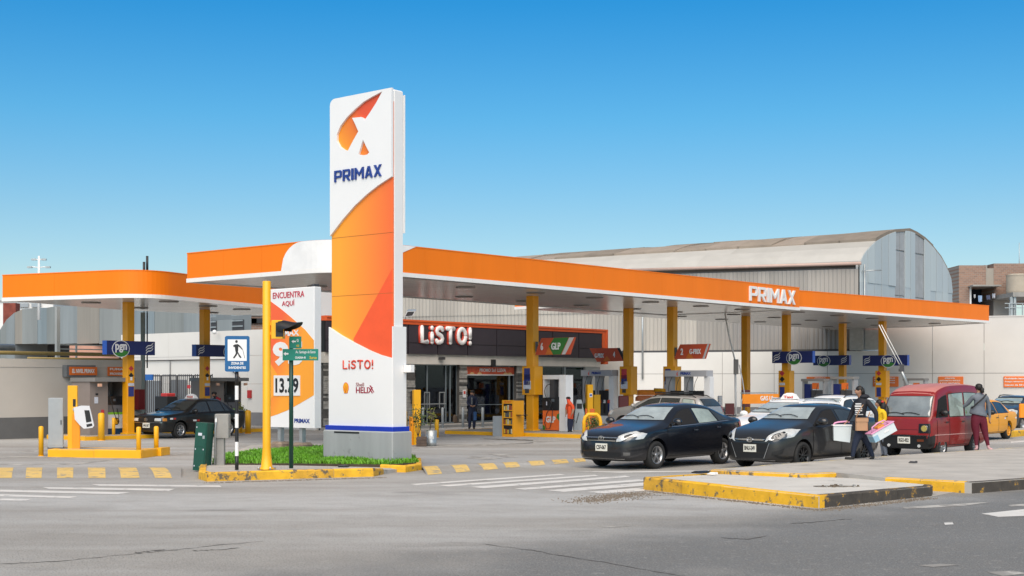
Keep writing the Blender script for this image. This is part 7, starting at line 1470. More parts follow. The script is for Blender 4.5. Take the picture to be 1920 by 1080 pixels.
# ---- wagons / SUVs ----
def wagon(lab, loc, a, paint, plate_, k=1.0, hgt=1.55, name='estate_car', rack=True, side=None, hoodz=1.0, roofpaint=None, scr=SCREEN):
    H_ = hgt
    sp = dict(wb=2.6, track=.76, tyre=.33, roofw=.60, zr=H_-.02, rimr=.64, spokes=5,
        top=[(2.18,.66),(2.16,.80),(2.05,.90),(1.7,hoodz),(1.2,hoodz+.08),(1.02,hoodz+.12),(.8,hoodz+.24),(.45,H_-.14),(.15,H_-.03),(-.3,H_),(-1.2,H_-.02),(-1.75,H_-.07),(-1.95,H_-.20),(-2.12,1.05),(-2.18,.90)],
        belt=[(2.18,.62),(2.05,.80),(1.6,hoodz-.08),(1.0,hoodz-.02),(0,hoodz),(-1.2,hoodz+.04),(-2.0,hoodz+.04),(-2.18,.85)],
        wid=[(2.18,.55),(2.12,.70),(1.95,.82),(1.6,.87),(0,.88),(-1.5,.88),(-2.0,.84),(-2.18,.72)], bot=[(2.18,.34),(2.0,.25),(0,.24),(-1.9,.28),(-2.18,.42)],
        screen=(hoodz+.16, H_-.10, .65, .50), rear=(hoodz+.10, H_-.15, .6, .54), side=side or [(.84,.30,-.20,-.20,SIDEG),(-.28,-.28,-1.08,-1.06,SIDEG),(-1.16,-1.14,-1.86,-1.70,SIDEG)],
        doors=[(.92,-.24,.32),(-.255,-1.15,.32)], mirror=(.76,hoodz+.02), lamps=[((2.15,.40,.68),(2.12,.42,.82),(1.74,.84,.88),(1.84,.84,.74),LAMP,'headlight'), ((-2.14,.62,.86),(-2.1,.62,1.1),(-1.98,.84,1.12),(-2.02,.84,.88),TAILR,'tail_light')],
        front=[((3,-.38,.68),(3,-.42,.80),(3,.42,.80),(3,.38,.68),GRA(),'grille',.006), ((3,-.5,.36),(3,-.55,.48),(3,.55,.48),(3,.5,.36),GRA(),'lower_intake',.006)], plate=(.54, plate_, .75), screen_m=scr)
    c, b = car(name, lab, 'car', sp, loc, a, paint)
    if rack:
        M_ = c.matrix_basis
        for sy in (1, -1):
            pts = [M_ @ (b.ray_cast(Vector((x, sy*.52, 3)), Vector((0, 0, -1)))[0]+Vector((0, 0, .0 if i in (0, 6) else .06))) for i, x in enumerate([.15, .0, -.4, -.8, -1.2, -1.55, -1.7])]; MB().path(pts, .02, 6).build('roof_rail', TRIMB if name != 'taxi' else STEEL, c)
        if rack == 2: MB(M_).box(-.95, .1, -.5, .5, hgt+.05, hgt+.10).build('roof_rack', TRIMB, c)
    return c, b
WHC = paintm('paint_white', (.78, .78, .77), .5, .35); SIL = paintm('paint_silver', (.36, .36, .35), .5, .35, .35)
def at_uv(u, v): return P(u, v, 0)
wt, wb_ = wagon('white estate taxi with roof rack and white taxi sign directly behind the navy sedan', at_uv(34.0, 18.45), math.radians(227), WHC, 'T2K-318', hgt=1.50, name='taxi', rack=True); wt['category'] = 'taxi'; tsign(wt, wb_, -.05, 'Taxi')
wagon('white estate car with dark roof rails between the white taxi and the minivan', at_uv(40.0, 20.2), math.radians(229), WHC, 'B8R-204', hgt=1.55, side=[(.84,.30,-.20,-.20,SIDEG),(-.28,-.28,-1.08,-1.06,SIDEG),(-1.16,-1.14,-1.86,-1.70,SIDEGL)])
wagon('silver estate car with black roof rack beside the pumps, behind the navy sedan', at_uv(43.4, 28.85), math.radians(142), SIL, 'D3L-771', hgt=1.50, rack=2, side=[(.84,.30,-.20,-.20,SIDEG),(-.28,-.28,-1.08,-1.06,SIDEG),(-1.22,-1.20,-1.86,-1.70,SIDEGL)])
wagon('dark estate car at the right edge behind the yellow taxi', at_uv(54.5, 19.6), math.radians(229), paintm('paint_dark_blue', (.02, .025, .035), .8), 'F1C-930', hgt=1.45, rack=1, scr=SIDEGL)
# ---- red minivan ----
VSCR = glassm('van_windscreen', (.20, .225, .23), .5, 1.9)
VAN = dict(wb=1.95, track=.64, tyre=.285, roofw=.665, zr=1.80, rimr=.62, rr=.075, shoulder=.03, hdr=.24, spokes=8,
    top=[(1.64,.60),(1.64,.92),(1.60,1.0),(1.55,1.06),(1.48,1.17),(1.36,1.42),(1.24,1.62),(1.10,1.74),(.80,1.84),(.40,1.90),(-.5,1.925),(-1.2,1.90),(-1.6,1.82),(-1.78,1.66),(-1.84,1.3),(-1.86,.9)],
    belt=[(1.64,.58),(1.62,.9),(1.5,.99),(1.2,1.04),(0,1.05),(-1.2,1.05),(-1.86,1.03)], wid=[(1.64,.62),(1.61,.70),(1.5,.735),(1.2,.75),(0,.755),(-1.3,.75),(-1.7,.73),(-1.86,.66)], bot=[(1.64,.28),(1.5,.24),(0,.25),(-1.5,.28),(-1.86,.38)],
    screen_m=VSCR, screen=(1.09,1.60,.64,.60), rear=(1.15,1.6,.55,.5), side=[(1.30,1.10,.66,.66,OPENW),(.54,.54,-.28,-.28,SIDEGL),(-.38,-.38,-1.15,-1.12,SIDEGL),(-1.22,-1.19,-1.68,-1.62,SIDEG)], doors=[(1.28,.60,.34),(.585,-.33,.34)], mirror=(1.12,1.10), mirror_m=TRIMB, handle=TRIMB, lowband=.60,
    lamps=[((1.63,.40,.66),(1.63,.40,.90),(1.60,.71,.90),(1.60,.71,.66),TRIMB,'headlight_panel'), ((-1.84,.6,.8),(-1.84,.6,1.0),(-1.80,.7,1.0),(-1.80,.7,.8),TAILR,'tail_light')],
    front=[((3,-.38,.74),(3,-.38,.752),(3,.38,.752),(3,.38,.74),mat('crease_shade_red', (.12,.008,.01), .4),'painted_crease',.006), ((3,-.68,.585),(3,-.68,.60),(3,.68,.60),(3,.68,.585),CHROME,'bumper_strip',.016), ((3,.36,.44),(3,.36,.50),(3,.55,.50),(3,.55,.44),mat('indicator_dull', (.12,.03,.01), .4),'bumper_indicator',.01)], plate=(.47,'RGO-952',.6), stripe=.60, stripe_m=mat('stripe_pink', (.55,.3,.28), .5))  # darker red strip paints the shade of the front crease
VP = paintm('paint_van_red', (.235, .010, .008), .5, .38, var=.08); a = math.radians(227); d = Vector((math.cos(a), math.sin(a), 0)); l = Vector((-d.y, d.x, 0)); loc = G(1674, 855.5)-d*1.95/2+l*.66
vn_, vb = car('minivan', 'red old high roof minivan with faded pink roof and round yellowed headlights', 'minivan', VAN, loc, a, VP)
M_ = vn_.matrix_basis
for sy in (1, -1):
    h = vb.ray_cast(Vector((5, sy*.555, .78)), Vector((-1, 0, 0)))[0]; MB(M_).tube(h+Vector((-.01, 0, 0)), h+Vector((.035, 0, 0)), .088, .075, 20).build('headlight', mat('lamp_yellowed', (.42, .34, .10), .15, coat=.6), vn_); MB(M_).tube(h+Vector((-.01, 0, 0)), h+Vector((.022, 0, 0)), .10, .10, 20).build('headlight_ring', CHROME, vn_)
    h = vb.ray_cast(Vector((5, sy*.42, .33)), Vector((-1, 0, 0)))[0]; MB(M_).tube(h+Vector((0, 0, 0)), h+Vector((.03, 0, 0)), .04, n=10).build('fog_lamp', LAMP, vn_)
# faded roof skin: follows the body just above it
vs, fs, n1, n2_ = [], [], 26, 12
for i in range(n1+1):
    for j in range(n2_+1):
        x = 1.20-(2.84)*i/n1; y = (-1+2*j/n2_)*(.60); h = vb.ray_cast(Vector((x, y, 4)), Vector((0, 0, -1)))[0]; vs.append(M_ @ (h+Vector((0, 0, .006))))
for i in range(n1):
    for j in range(n2_): k = i*(n2_+1)+j; fs.append((k, k+1, k+n2_+2, k+n2_+1))
o = MB().add(vs, fs, 0, True).build('roof_skin', mat('roof_faded_pink', (.47, .18, .16), .5, var=.12, scale=2), vn_)
for sy in (1, -1): MB(M_).bbox(-1.6, .75, sy*.625-.02, sy*.625+.02, 1.70, 1.725, .008).build('roof_gutter', VP, vn_)
# orange sign board cut by the right edge
prop(1912, 1935, 757, 783, 46, mat('banner_amber', (.88,.27,.01)), 'orange_board', 'orange board cut by the right edge beside the dark estate car', 'board', .1)
# driver shapes behind the open windows
# ================= people =================
SKIN = mat('skin', (.36, .19, .12), .55, var=.06); HAIR = mat('hair_black', (.010, .008, .007), .6, var=.3, scale=20)
def person(name_lab, Y, bones, mats, hairs, facing, group=None, head=None):
    """bones: name -> (parent, px, py, dy, radius_m, region); one continuous skinned body placed from its joints"""
    J = lambda px, py, dy: Vector(((px-960)*Y/F, Y+dy, ZA(py, Y)))
    names = list(bones); idx = {n: i for i, n in enumerate(names)}; vs = []; es = []; rad = []; reg = []
    for n in names:
        p, px, py, dy, r, rg = bones[n]; vs.append(J(px, py, dy)); rad.append(r); reg.append(rg)
        if p: es.append((idx[p], idx[n]))
    regions = list(mats)
    # fingers: five short chains off each palm
    for hn in [n for n in names if n.startswith('hand')]:
        h = vs[idx[hn]]; par = vs[idx[bones[hn][0]]]; d = (h-par).normalized(); s_ = d.cross(Vector((0, 1, 0))).normalized(); s_ = s_ if s_.length > .1 else Vector((1, 0, 0)); t_ = d.cross(s_)
        for k, (o, ln) in enumerate(((-.028, .062), (-.010, .072), (.008, .068), (.024, .055))):
            b = h+d*.035+t_*o; q = b+d*ln*.5+s_*.008; e = q+d*ln*.35+s_*.03
            for w_, rr_ in ((b, .011), (q, .0095), (e, .008)):
                vs.append(w_); rad.append(rr_); reg.append('skin')
            i = len(vs)-3; es += [(idx[hn], i), (i, i+1), (i+1, i+2)]
        b = h+t_*-.035+d*.0; q = b+d*.03-t_*.02+s_*.012
        vs += [b, q]; rad += [.012, .009]; reg += ['skin']*2; i = len(vs)-2; es += [(idx[hn], i), (i, i+1)]
    # nose and ears
    f = Vector(facing).normalized(); hc = vs[idx['head']]; hr = rad[idx['head']]; sd = f.cross(Vector((0, 0, 1))).normalized()
    for off, rr_ in ((f*(hr+.006)-Vector((0, 0, .012)), .011), (sd*(hr+.004)-f*.01, .012), (-sd*(hr+.004)-f*.01, .012)):
        vs.append(hc+off); rad.append(rr_); reg.append('skin'); es.append((idx['head'], len(vs)-1))
    feet = [v_ for n, v_ in zip(names, vs) if n.startswith('foot')]; base = Vector((sum(v_.x for v_ in feet)/len(feet), sum(v_.y for v_ in feet)/len(feet), min(v_.z for v_ in feet)-.04))
    root = thing('person', name_lab, 'person', base, group=group)
    me = bpy.data.meshes.new('sk'); me.from_pydata([tuple(v_-base) for v_ in vs], es, []); ob = bpy.data.objects.new('sk', me); COL.objects.link(ob); md = ob.modifiers.new('s', 'SKIN'); md.use_smooth_shade = True; md.branch_smoothing = .6
    for i, sv in enumerate(me.skin_vertices[0].data): sv.radius = (rad[i], rad[i]); sv.use_root = (names[i] if i < len(names) else '') == 'pelvis'
    su_ = ob.modifiers.new('u', 'SUBSURF'); su_.levels = 1; su_.render_levels = 1
    dg = bpy.context.evaluated_depsgraph_get(); m2 = bpy.data.meshes.new_from_object(ob.evaluated_get(dg)); bpy.data.objects.remove(ob); m2.name = 'body'
    for r_ in regions: m2.materials.append(mats[r_])
    loc = [v_-base for v_ in vs]
    for p in m2.polygons:
        c = p.center; best = (1e9, 0); p.use_smooth = True
        for a, b in es:
            A_, B_ = loc[a], loc[b]; ab = B_-A_; t = max(0, min(1, (c-A_).dot(ab)/max(ab.length_squared, 1e-9))); dd = (A_+ab*t-c).length-(rad[a]*(1-t)+rad[b]*t)
            if dd < best[0]: best = (dd, reg[b])
        p.material_index = regions.index(best[1])
    body = bpy.data.objects.new('body', m2); COL.objects.link(body); body.parent = root
    # eyes, mouth
    for s_ in (1, -1): MB().sphere(hc+f*(hr*.86)+sd*s_*.032+Vector((0, 0, .014)), .009, 8).build('eye', mat('eye_dark', (.02,.015,.01), .3), root)
    MB().cbox(hc+f*(hr*.82)-Vector((0, 0, .050)), (.03, .03, .007)).build('mouth', mat('lip', (.25,.08,.07), .5), root)
    for (px, py, dy, rx, ry, rz, nm) in hairs:
        c = J(px, py, dy); b = MB().sphere(c, 1, 16, sc=(rx, ry, rz)); b.v = [c+(v_-c)*(1+.05*math.sin(v_.x*90+v_.z*70)) for v_ in b.v]; b.build(nm, HAIR, root)
    return root, J
CL = lambda n, c, r=.8: mat(n, c, r, var=.12, scale=8, bump=.4, bscale=14)
HOOD, DENIMD, DENIM, GREYS, MAR, YELW, BLKS, NAVJ = CL('cloth_black_navy', (.012,.013,.02)), CL('denim_dark', (.012,.02,.045)), CL('denim_blue', (.03,.09,.22)), CL('cloth_grey', (.13,.15,.18)), CL('cloth_maroon', (.115,.006,.022)), CL('cloth_yellow', (.72,.45,.01)), CL('shoe_black', (.015,.015,.015)), CL('cloth_navy', (.012,.018,.045))
DGREY, ORC, PINKSH = CL('denim_grey', (.13,.15,.19)), CL('cloth_orange', (.70,.08,.02)), CL('shoe_pink', (.50,.30,.32))
# ---- seller with two plastic boxes ----
Y = G(1610, 861, .2).y
q = lambda x, y: (1540+x/6, 700+y/6)
def B(p, x, y, dy, r, rg, fn=q): a, b = fn(x, y); return (p, a, b, dy, r, rg)
man = dict(pelvis=B(None,440,645,0,.150,'legs'), belly=B('pelvis',440,550,0,.155,'top'), chest=B('belly',445,410,0,.165,'top'), upper=B('chest',450,325,0,.140,'top'), neck=B('upper',440,268,0,.065,'top'), jaw=B('neck',420,238,-.01,.062,'skin'), head=B('jaw',415,196,-.01,.088,'skin'), crown=B('head',420,172,0,.075,'skin'),
    shn=B('upper',495,310,-.16,.085,'top'), eln=B('shn',585,440,-.24,.062,'top'), wrn=B('eln',590,545,-.24,.042,'top'), handn=B('wrn',585,568,-.24,.034,'skin'),
    shf=B('upper',420,315,.17,.080,'top'), elf=B('shf',375,450,.26,.058,'top'), wrf=B('elf',330,540,.24,.038,'top'), handf=B('wrf',312,552,.24,.033,'skin'),
    hipa=B('pelvis',405,690,-.07,.115,'legs'), kna=B('hipa',368,805,-.06,.072,'legs'), ana=B('kna',345,930,-.05,.050,'legs'), heela=B('ana',350,958,-.05,.045,'shoe'), foota=B('heela',300,958,-.06,.042,'shoe'), toea=B('foota',255,952,-.06,.034,'shoe'),
    hipb=B('pelvis',480,700,.08,.112,'legs'), knb=B('hipb',545,815,.10,.070,'legs'), anb=B('knb',592,930,.12,.050,'legs'), heelb=B('anb',598,955,.12,.045,'shoe'), footb=B('heelb',575,962,.10,.042,'shoe'), toeb=B('footb',556,965,.08,.034,'shoe'))
m_, J = person('person in a black hooded sweatshirt walking left, carrying two pink lidded plastic boxes', Y, man, dict(legs=DENIMD, top=HOOD, skin=SKIN, shoe=BLKS), [(*q(432,178), 0, .090, .100, .080, 'hair'), (*q(455,198), 0, .070, .092, .085, 'hair'), (*q(475,225), 0, .035, .05, .06, 'hair_bun')], (-1, -.15, -.05))
c = J(*q(480,262), 0); MB().sphere(c, .1, 14, sc=(1.25, 1.2, .62)).build('hood', HOOD, m_)
# hem of the sweatshirt and shoe soles
c = J(*q(440,628), 0); MB().lathe([(.175, -.03), (.185, 0), (.180, .10), (.165, .16)], c, n=18).build('sweatshirt_hem', HOOD, m_)
for a, b in (((250,968), (365,975)),): p0_, p1_ = J(*q(*a), -.055), J(*q(*b), -.055); MB().bbox(p0_.x, p1_.x, p0_.y-.045, p0_.y+.045, p1_.z-.01, p1_.z+.012, .004).build('shoe_sole', WHITE, m_)
p0_ = J(*q(555,978), .1); MB().bbox(p0_.x, p0_.x+.13, p0_.y-.045, p0_.y+.05, p0_.z-.006, p0_.z+.012, .004).build('shoe_sole', WHITE, m_)
# chest print
for k, (x0, x1, y0, y1) in enumerate(((365,430,335,350),(358,432,360,378),(362,440,388,402),(360,438,412,425),(365,415,435,447),(360,450,458,466))):
    a, b = J(*q(x0,y0), -.155), J(*q(x1,y1), -.165); MB().bbox(a.x, b.x, a.y-.012, a.y+.02, b.z, a.z, .003).build('chest_print', CL('print_white', (.55,.55,.55)), m_)
LEATH = mat('bag_tan', (.42, .24, .13), .6, var=.1)
a, b = J(*q(355,497), -.24), J(*q(490,640), -.24); bag = thing('shoulder_bag', 'tan shoulder bag hanging across the black sweatshirt of the walking seller', 'bag', ((a.x+b.x)/2, a.y, b.z)); MB().bbox(a.x, b.x, a.y-.05, a.y+.05, b.z, a.z, .02).build('bag_body', LEATH, bag); MB().bbox(a.x-.004, b.x+.004, a.y-.058, a.y-.051, a.z-.09, a.z-.004, .01).build('flap', LEATH, bag)
MB().path([J(*q(362,500), -.22), J(*q(400,420), -.20), J(*q(470,330), -.13), J(*q(490,280), -.02)], .010, 5).build('strap', LEATH, bag); MB().path([J(*q(485,505), -.24), J(*q(505,460), -.25), J(*q(515,430), -.24)], .012, 5).build('strap', LEATH, bag)
BOXP = mat('box_plastic', (.62, .68, .70), .25, var=.05); PINK = mat('lid_pink', (.68, .30, .48), .4); BXB = mat('box_blue_side', (.28, .46, .58), .3)
a, b = J(*q(137,590), .20), J(*q(345,780), .20); r = thing('plastic_box', 'translucent white plastic box with pink handle in the seller far hand', 'plastic box', ((a.x+b.x)/2, a.y, b.z))
MB().add([(a.x+.01,a.y-.16,a.z),(b.x,a.y-.16,a.z),(b.x,a.y+.16,a.z),(a.x+.01,a.y+.16,a.z),(a.x+.02,a.y-.14,b.z+.05),(b.x-.03,a.y-.14,b.z),(b.x-.03,a.y+.14,b.z),(a.x+.02,a.y+.14,b.z+.05)], [(0,1,2,3),(7,6,5,4),(4,5,1,0),(5,6,2,1),(6,7,3,2),(7,4,0,3)]).build('tub', BOXP, r)
MB().bbox(a.x-.01, b.x+.01, a.y-.175, a.y+.175, a.z-.004, a.z+.022, .006).build('rim', WHT, r)
MB().path([J(*q(155,588), .2), J(*q(175,562), .2), J(*q(215,552), .22), J(*q(320,543), .24), J(*q(345,555), .24)], .020, 7).build('handle', PINK, r)
# tilted box in the near hand
c = J(*q(637,650), -.30); M2 = Matrix.Translation(c) @ Matrix.Scale(.92, 4) @ Matrix.Rotation(math.radians(14), 4, 'Z') @ Matrix.Rotation(math.radians(-27), 4, 'Y'); r = thing('plastic_box', 'tilted white plastic box with pink lid and blue end under the seller near arm', 'plastic box', c-Vector((0, 0, .2)))
MB(M2).bbox(-.335, .33, -.15, .15, -.13, .10, .015).build('tub', BOXP, r); MB(M2).box(-.34, -.20, -.156, .10, -.12, .03).build('blue_end', BXB, r); MB(M2).bbox(-.35, .345, -.165, .165, .10, .125, .006).build('rim', PINK, r)
MB(M2).path([(-.30, -.12, .12), (-.24, -.12, .24), (-.05, -.12, .27), (.12, -.12, .25), (.20, -.12, .13)], .020, 7).build('handle', PINK, r); MB(M2).bbox(-.1, .1, -.1, .1, .126, .17, .02).build('packets', mat('packet_orange', (.75,.30,.05), .5), r); MB(M2).box(-.02, .12, -.158, -.151, -.03, .01).build('clip', WHT, r)
# ---- woman in grey sweater ----
Y = G(1838, 842, .2).y; q2 = lambda x, y: (1780+x/6.75, 700+y/6.75); B2 = lambda p, x, y, dy, r, rg: B(p, x, y, dy, r, rg, q2)
wo_ = dict(pelvis=B2(None,362,535,0,.185,'top'), belly=B2('pelvis',372,455,0,.165,'top'), chest=B2('belly',382,360,0,.175,'top'), upper=B2('chest',382,300,0,.145,'top'), neck=B2('upper',378,245,0,.058,'skin'), jaw=B2('neck',370,215,0,.060,'skin'), head=B2('jaw',372,180,0,.088,'skin'), crown=B2('head',374,160,0,.070,'skin'),
    sha=B2('upper',300,295,0,.080,'top'), ela=B2('sha',252,385,.12,.060,'top'), wra=B2('ela',192,440,.24,.040,'top'), handa=B2('wra',165,455,.28,.033,'skin'),
    shb=B2('upper',470,300,0,.080,'top'), elb=B2('shb',505,420,.02,.060,'top'), wrb=B2('elb',512,560,.0,.038,'top'), handb=B2('wrb',508,590,-.01,.033,'skin'),
    hipa=B2('pelvis',312,600,0,.165,'legs'), kna=B2('hipa',345,750,.02,.094,'legs'), ana=B2('kna',346,915,.03,.050,'legs'), heela=B2('ana',350,950,.0,.043,'shoe'), foota=B2('heela',338,960,-.02,.040,'shoe'), toea=B2('foota',320,962,.04,.032,'shoe'),
    hipb=B2('pelvis',420,600,0,.160,'legs'), knb=B2('hipb',455,745,.02,.092,'legs'), anb=B2('knb',494,915,.02,.048,'legs'), heelb=B2('anb',496,950,.0,.043,'shoe'), footb=B2('heelb',520,960,-.03,.040,'shoe'), toeb=B2('footb',548,966,-.05,.030,'shoe'))
w_, J = person('person seen from behind in grey sweater and maroon trousers beside the red minivan', Y, wo_, dict(legs=MAR, top=GREYS, skin=SKIN, shoe=PINKSH), [(*q2(374,175), .0, .098, .105, .098, 'hair'), (*q2(405,215), -.07, .05, .05, .085, 'hair_tail')], (-.45, .9, 0))
c = J(*q2(366,492), 0); b = MB().lathe([(.155, .17), (.185, .08), (.212, -.02), (.222, -.075), (.212, -.085), (.12, -.06)], c, n=24); b.v = [Vector((c.x+(p.x-c.x)*1.06+.10*(p.z-c.z)*-1, c.y+(p.y-c.y)*.86, p.z-.22*(p.x-c.x)*(p.z < c.z+.1))) for p in b.v]; b.build('sweater_hem', GREYS, w_)
MB().path([J(*q2(440,262), -.17), J(*q2(400,310), -.19), J(*q2(330,370), -.19), J(*q2(280,420), -.17), J(*q2(262,440), -.1)], .022, 6).build('cross_strap', mat('strap_black', (.015,.015,.018), .7), w_)
h = J(*q2(160,455), .30); g = thing('goods_bundle', 'bright lime wrapped snack bags held out by the person in the grey sweater', 'snack bags', h-Vector((0, 0, .2))); MB().bbox(h.x-.08, h.x+.08, h.y-.05, h.y+.05, h.z-.02, h.z+.05, .02).build('lime_pack', mat('lime_pack', (.50,.80,.04), .4), g); MB().sphere((h.x+.13, h.y, h.z-.10), .1, 12, sc=(1, .6, 1.3)).build('green_bag', mat('green_bag', (.22,.40,.08), .4), g); MB().sphere((h.x+.02, h.y+.02, h.z-.15), .08, 12, sc=(1.4, .6, 1)).build('cream_bag', mat('cream_bag', (.55,.50,.35), .5), g)
# ---- woman in yellow behind the seller ----
Y = G(1655, 857).y; yw = dict(pelvis=B(None,690,640,0,.150,'legs'), belly=B('pelvis',680,560,0,.140,'top'), chest=B('belly',668,465,0,.150,'top'), upper=B('chest',660,420,0,.125,'top'), neck=B('upper',650,385,0,.055,'skin'), jaw=B('neck',636,368,0,.056,'skin'), head=B('jaw',636,338,0,.085,'skin'), crown=B('head',640,322,0,.070,'skin'),
    shn=B('upper',690,425,-.15,.072,'top'), eln=B('shn',700,520,-.17,.052,'top'), wrn=B('eln',650,560,-.22,.038,'top'), handn=B('wrn',635,560,-.22,.032,'skin'), shf=B('upper',645,425,.15,.070,'top'), elf=B('shf',630,510,.16,.050,'top'), wrf=B('elf',600,555,.14,.036,'top'), handf=B('wrf',590,560,.14,.030,'skin'),
    hipa=B('pelvis',690,700,-.08,.115,'legs'), kna=B('hipa',705,810,-.08,.072,'legs'), ana=B('kna',718,915,-.08,.045,'legs'), foota=B('ana',712,935,-.08,.040,'shoe'), toea=B('foota',690,940,-.09,.03,'shoe'), hipb=B('pelvis',695,700,.08,.115,'legs'), knb=B('hipb',700,815,.08,.070,'legs'), anb=B('knb',705,915,.08,.045,'legs'), footb=B('anb',700,935,.08,.04,'shoe'), toeb=B('footb',680,940,.08,.03,'shoe'))
p_, J = person('person with long black hair and a yellow top, half hidden behind the walking seller', Y, yw, dict(legs=DGREY, top=YELW, skin=SKIN, shoe=BLKS), [(*q(655,328), 0, .095, .105, .085, 'hair'), (*q(690,380), -.02, .085, .11, .17, 'hair_fall'), (*q(722,450), -.03, .085, .11, .22, 'hair_fall')], (-1, -.1, 0))
c = J(*q(676,318), -.11); MB().sphere(c, .04, 10, sc=(1, .5, .8)).build('hair_ribbon', RED, p_)
# ---- man at the store ----
Y = 57.0; q3 = lambda x, y: (740+x/5.4, 660+y/5.4); B3 = lambda p, x, y, dy, r, rg: B(p, x, y, dy, r, rg, q3)
sm_ = dict(pelvis=B3(None,782,590,0,.160,'legs'), belly=B3('pelvis',782,540,0,.165,'top'), chest=B3('belly',783,490,0,.175,'top'), upper=B3('chest',784,465,0,.145,'top'), neck=B3('upper',785,440,0,.06,'skin'), head=B3('neck',786,415,0,.095,'skin'), crown=B3('head',786,405,0,.08,'skin'),
    sha=B3('upper',748,470,0,.08,'top'), ela=B3('sha',740,525,-.05,.06,'top'), wra=B3('ela',770,545,-.22,.04,'top'), handa=B3('wra',780,546,-.26,.033,'skin'), shb=B3('upper',822,470,0,.08,'top'), elb=B3('shb',832,525,-.05,.06,'top'), wrb=B3('elb',815,545,-.22,.04,'top'), handb=B3('wrb',806,546,-.26,.033,'skin'),
    hipa=B3('pelvis',765,620,0,.115,'legs'), kna=B3('hipa',760,700,0,.080,'legs'), ana=B3('kna',757,760,0,.060,'legs'), foota=B3('ana',757,775,-.02,.045,'shoe'), toea=B3('foota',755,782,-.13,.038,'shoe'), hipb=B3('pelvis',800,620,0,.115,'legs'), knb=B3('hipb',806,700,0,.080,'legs'), anb=B3('knb',803,760,0,.060,'legs'), footb=B3('anb',804,775,-.02,.045,'shoe'), toeb=B3('footb',806,782,-.13,.038,'shoe'))
p_, J = person('person in a navy jacket and jeans standing before the store window', Y, sm_, dict(legs=NAVJ, top=NAVJ, skin=SKIN, shoe=BLKS), [(*q3(787,404), .02, .105, .11, .085, 'hair')], (0, -1, -.1))
c = J(*q3(812,640), -.17); MB().bbox(c.x-.05, c.x+.08, c.y-.03, c.y+.03, c.z-.2, c.z+.15, .02).build('blue_cloth', DENIM, None, 'blue cloth bag hanging in front of the person by the store', 'cloth bag'); MB().bbox(J(*q3(783,500), 0).x-.02, J(*q3(783,500), 0).x+.02, Y-.19, Y-.165, ZA(660+530/5.4, Y), ZA(660+460/5.4, Y), .004).build('jacket_zip', CL('zip_grey', (.2,.2,.2)), p_)
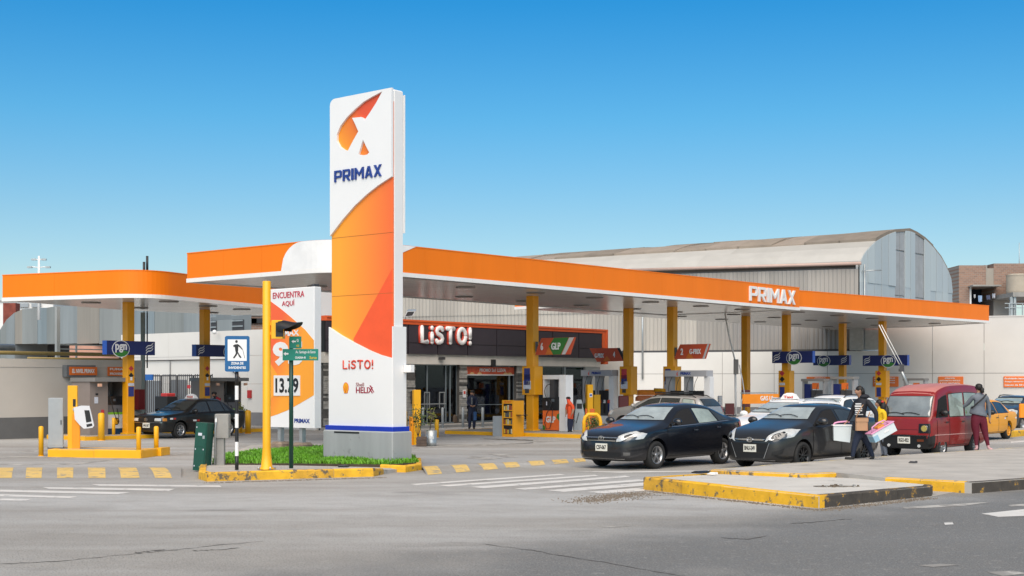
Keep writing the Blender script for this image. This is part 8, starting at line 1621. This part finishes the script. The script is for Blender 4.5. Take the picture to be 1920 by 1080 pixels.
# ---- orange attendant ----
Y = 50.0; q4 = lambda x, y: (900+x/6.75, 680+y/6.75); B4 = lambda p, x, y, dy, r, rg: B(p, x, y, dy, r, rg, q4)
at_ = dict(pelvis=B4(None,1145,680,0,.165,'legs'), belly=B4('pelvis',1148,610,0,.170,'top'), chest=B4('belly',1140,545,0,.175,'top'), upper=B4('chest',1130,515,0,.14,'top'), neck=B4('upper',1122,490,0,.06,'skin'), head=B4('neck',1117,458,0,.09,'skin'), crown=B4('head',1117,448,0,.08,'cap'),
    shn=B4('upper',1160,525,-.12,.08,'top'), eln=B4('shn',1180,590,-.16,.06,'top'), wrn=B4('eln',1165,640,-.2,.04,'skin'), handn=B4('wrn',1155,655,-.2,.032,'skin'), shf=B4('upper',1110,525,.12,.08,'top'), elf=B4('shf',1100,590,.16,.06,'top'), wrf=B4('elf',1095,640,.1,.04,'skin'), handf=B4('wrf',1090,655,.1,.032,'skin'),
    hipa=B4('pelvis',1135,720,0,.11,'legs'), kna=B4('hipa',1130,790,0,.08,'legs'), ana=B4('kna',1128,850,0,.06,'legs'), foota=B4('ana',1126,868,0,.045,'shoe'), toea=B4('foota',1112,872,-.05,.035,'shoe'), hipb=B4('pelvis',1155,720,.05,.11,'legs'), knb=B4('hipb',1155,790,.05,.08,'legs'), anb=B4('knb',1150,850,.05,.06,'legs'), footb=B4('anb',1152,868,.05,.045,'shoe'), toeb=B4('footb',1165,872,0,.035,'shoe'))
person('person in an orange shirt and red cap standing behind the white gas pump', Y, at_, dict(legs=NAVJ, top=ORC, skin=SKIN, shoe=BLKS, cap=RED), [(*q4(1118,450), .03, .09, .1, .06, 'hair')], (-.6, .8, 0))
# ---- attendant leaning at the black taxi ----
Y = 51.2; q5 = lambda x, y: (180+x/6, 680+y/6); B5 = lambda p, x, y, dy, r, rg: B(p, x, y, dy, r, rg, q5)
la = dict(pelvis=B5(None,1392,570,0,.155,'legs'), belly=B5('pelvis',1390,500,0,.150,'top'), chest=B5('belly',1372,430,0,.165,'top'), upper=B5('chest',1355,400,0,.14,'top'), neck=B5('upper',1338,385,0,.06,'skin'), head=B5('neck',1325,357,0,.092,'skin'), crown=B5('head',1328,348,0,.08,'skin'),
    shn=B5('upper',1390,410,-.13,.08,'sleeve'), eln=B5('shn',1415,480,-.2,.058,'sleeve'), wrn=B5('eln',1390,520,-.25,.04,'sleeve'), handn=B5('wrn',1375,525,-.25,.033,'skin'), shf=B5('upper',1335,405,.12,.08,'top'), elf=B5('shf',1295,430,.1,.055,'top'), wrf=B5('elf',1270,450,0,.04,'top'), handf=B5('wrf',1262,455,-.02,.033,'skin'),
    hipa=B5('pelvis',1380,620,-.05,.11,'legs'), kna=B5('hipa',1375,720,-.05,.08,'legs'), ana=B5('kna',1380,810,-.05,.055,'legs'), foota=B5('ana',1380,828,-.05,.045,'shoe'), toea=B5('foota',1360,832,-.08,.035,'shoe'), hipb=B5('pelvis',1400,620,.08,.11,'legs'), knb=B5('hipb',1400,720,.08,.08,'legs'), anb=B5('knb',1405,810,.08,.055,'legs'), footb=B5('anb',1405,828,.08,.045,'shoe'), toeb=B5('footb',1385,832,.06,.035,'shoe'))
person('person in black with red sleeves leaning over the far side of the black taxi', Y, la, dict(legs=BLKS, top=BLKS, sleeve=CL('cloth_red_sleeve', (.25,.01,.02)), skin=SKIN, shoe=BLKS), [(*q5(1330,347), .01, .10, .105, .07, 'hair')], (-1, -.2, -.3))
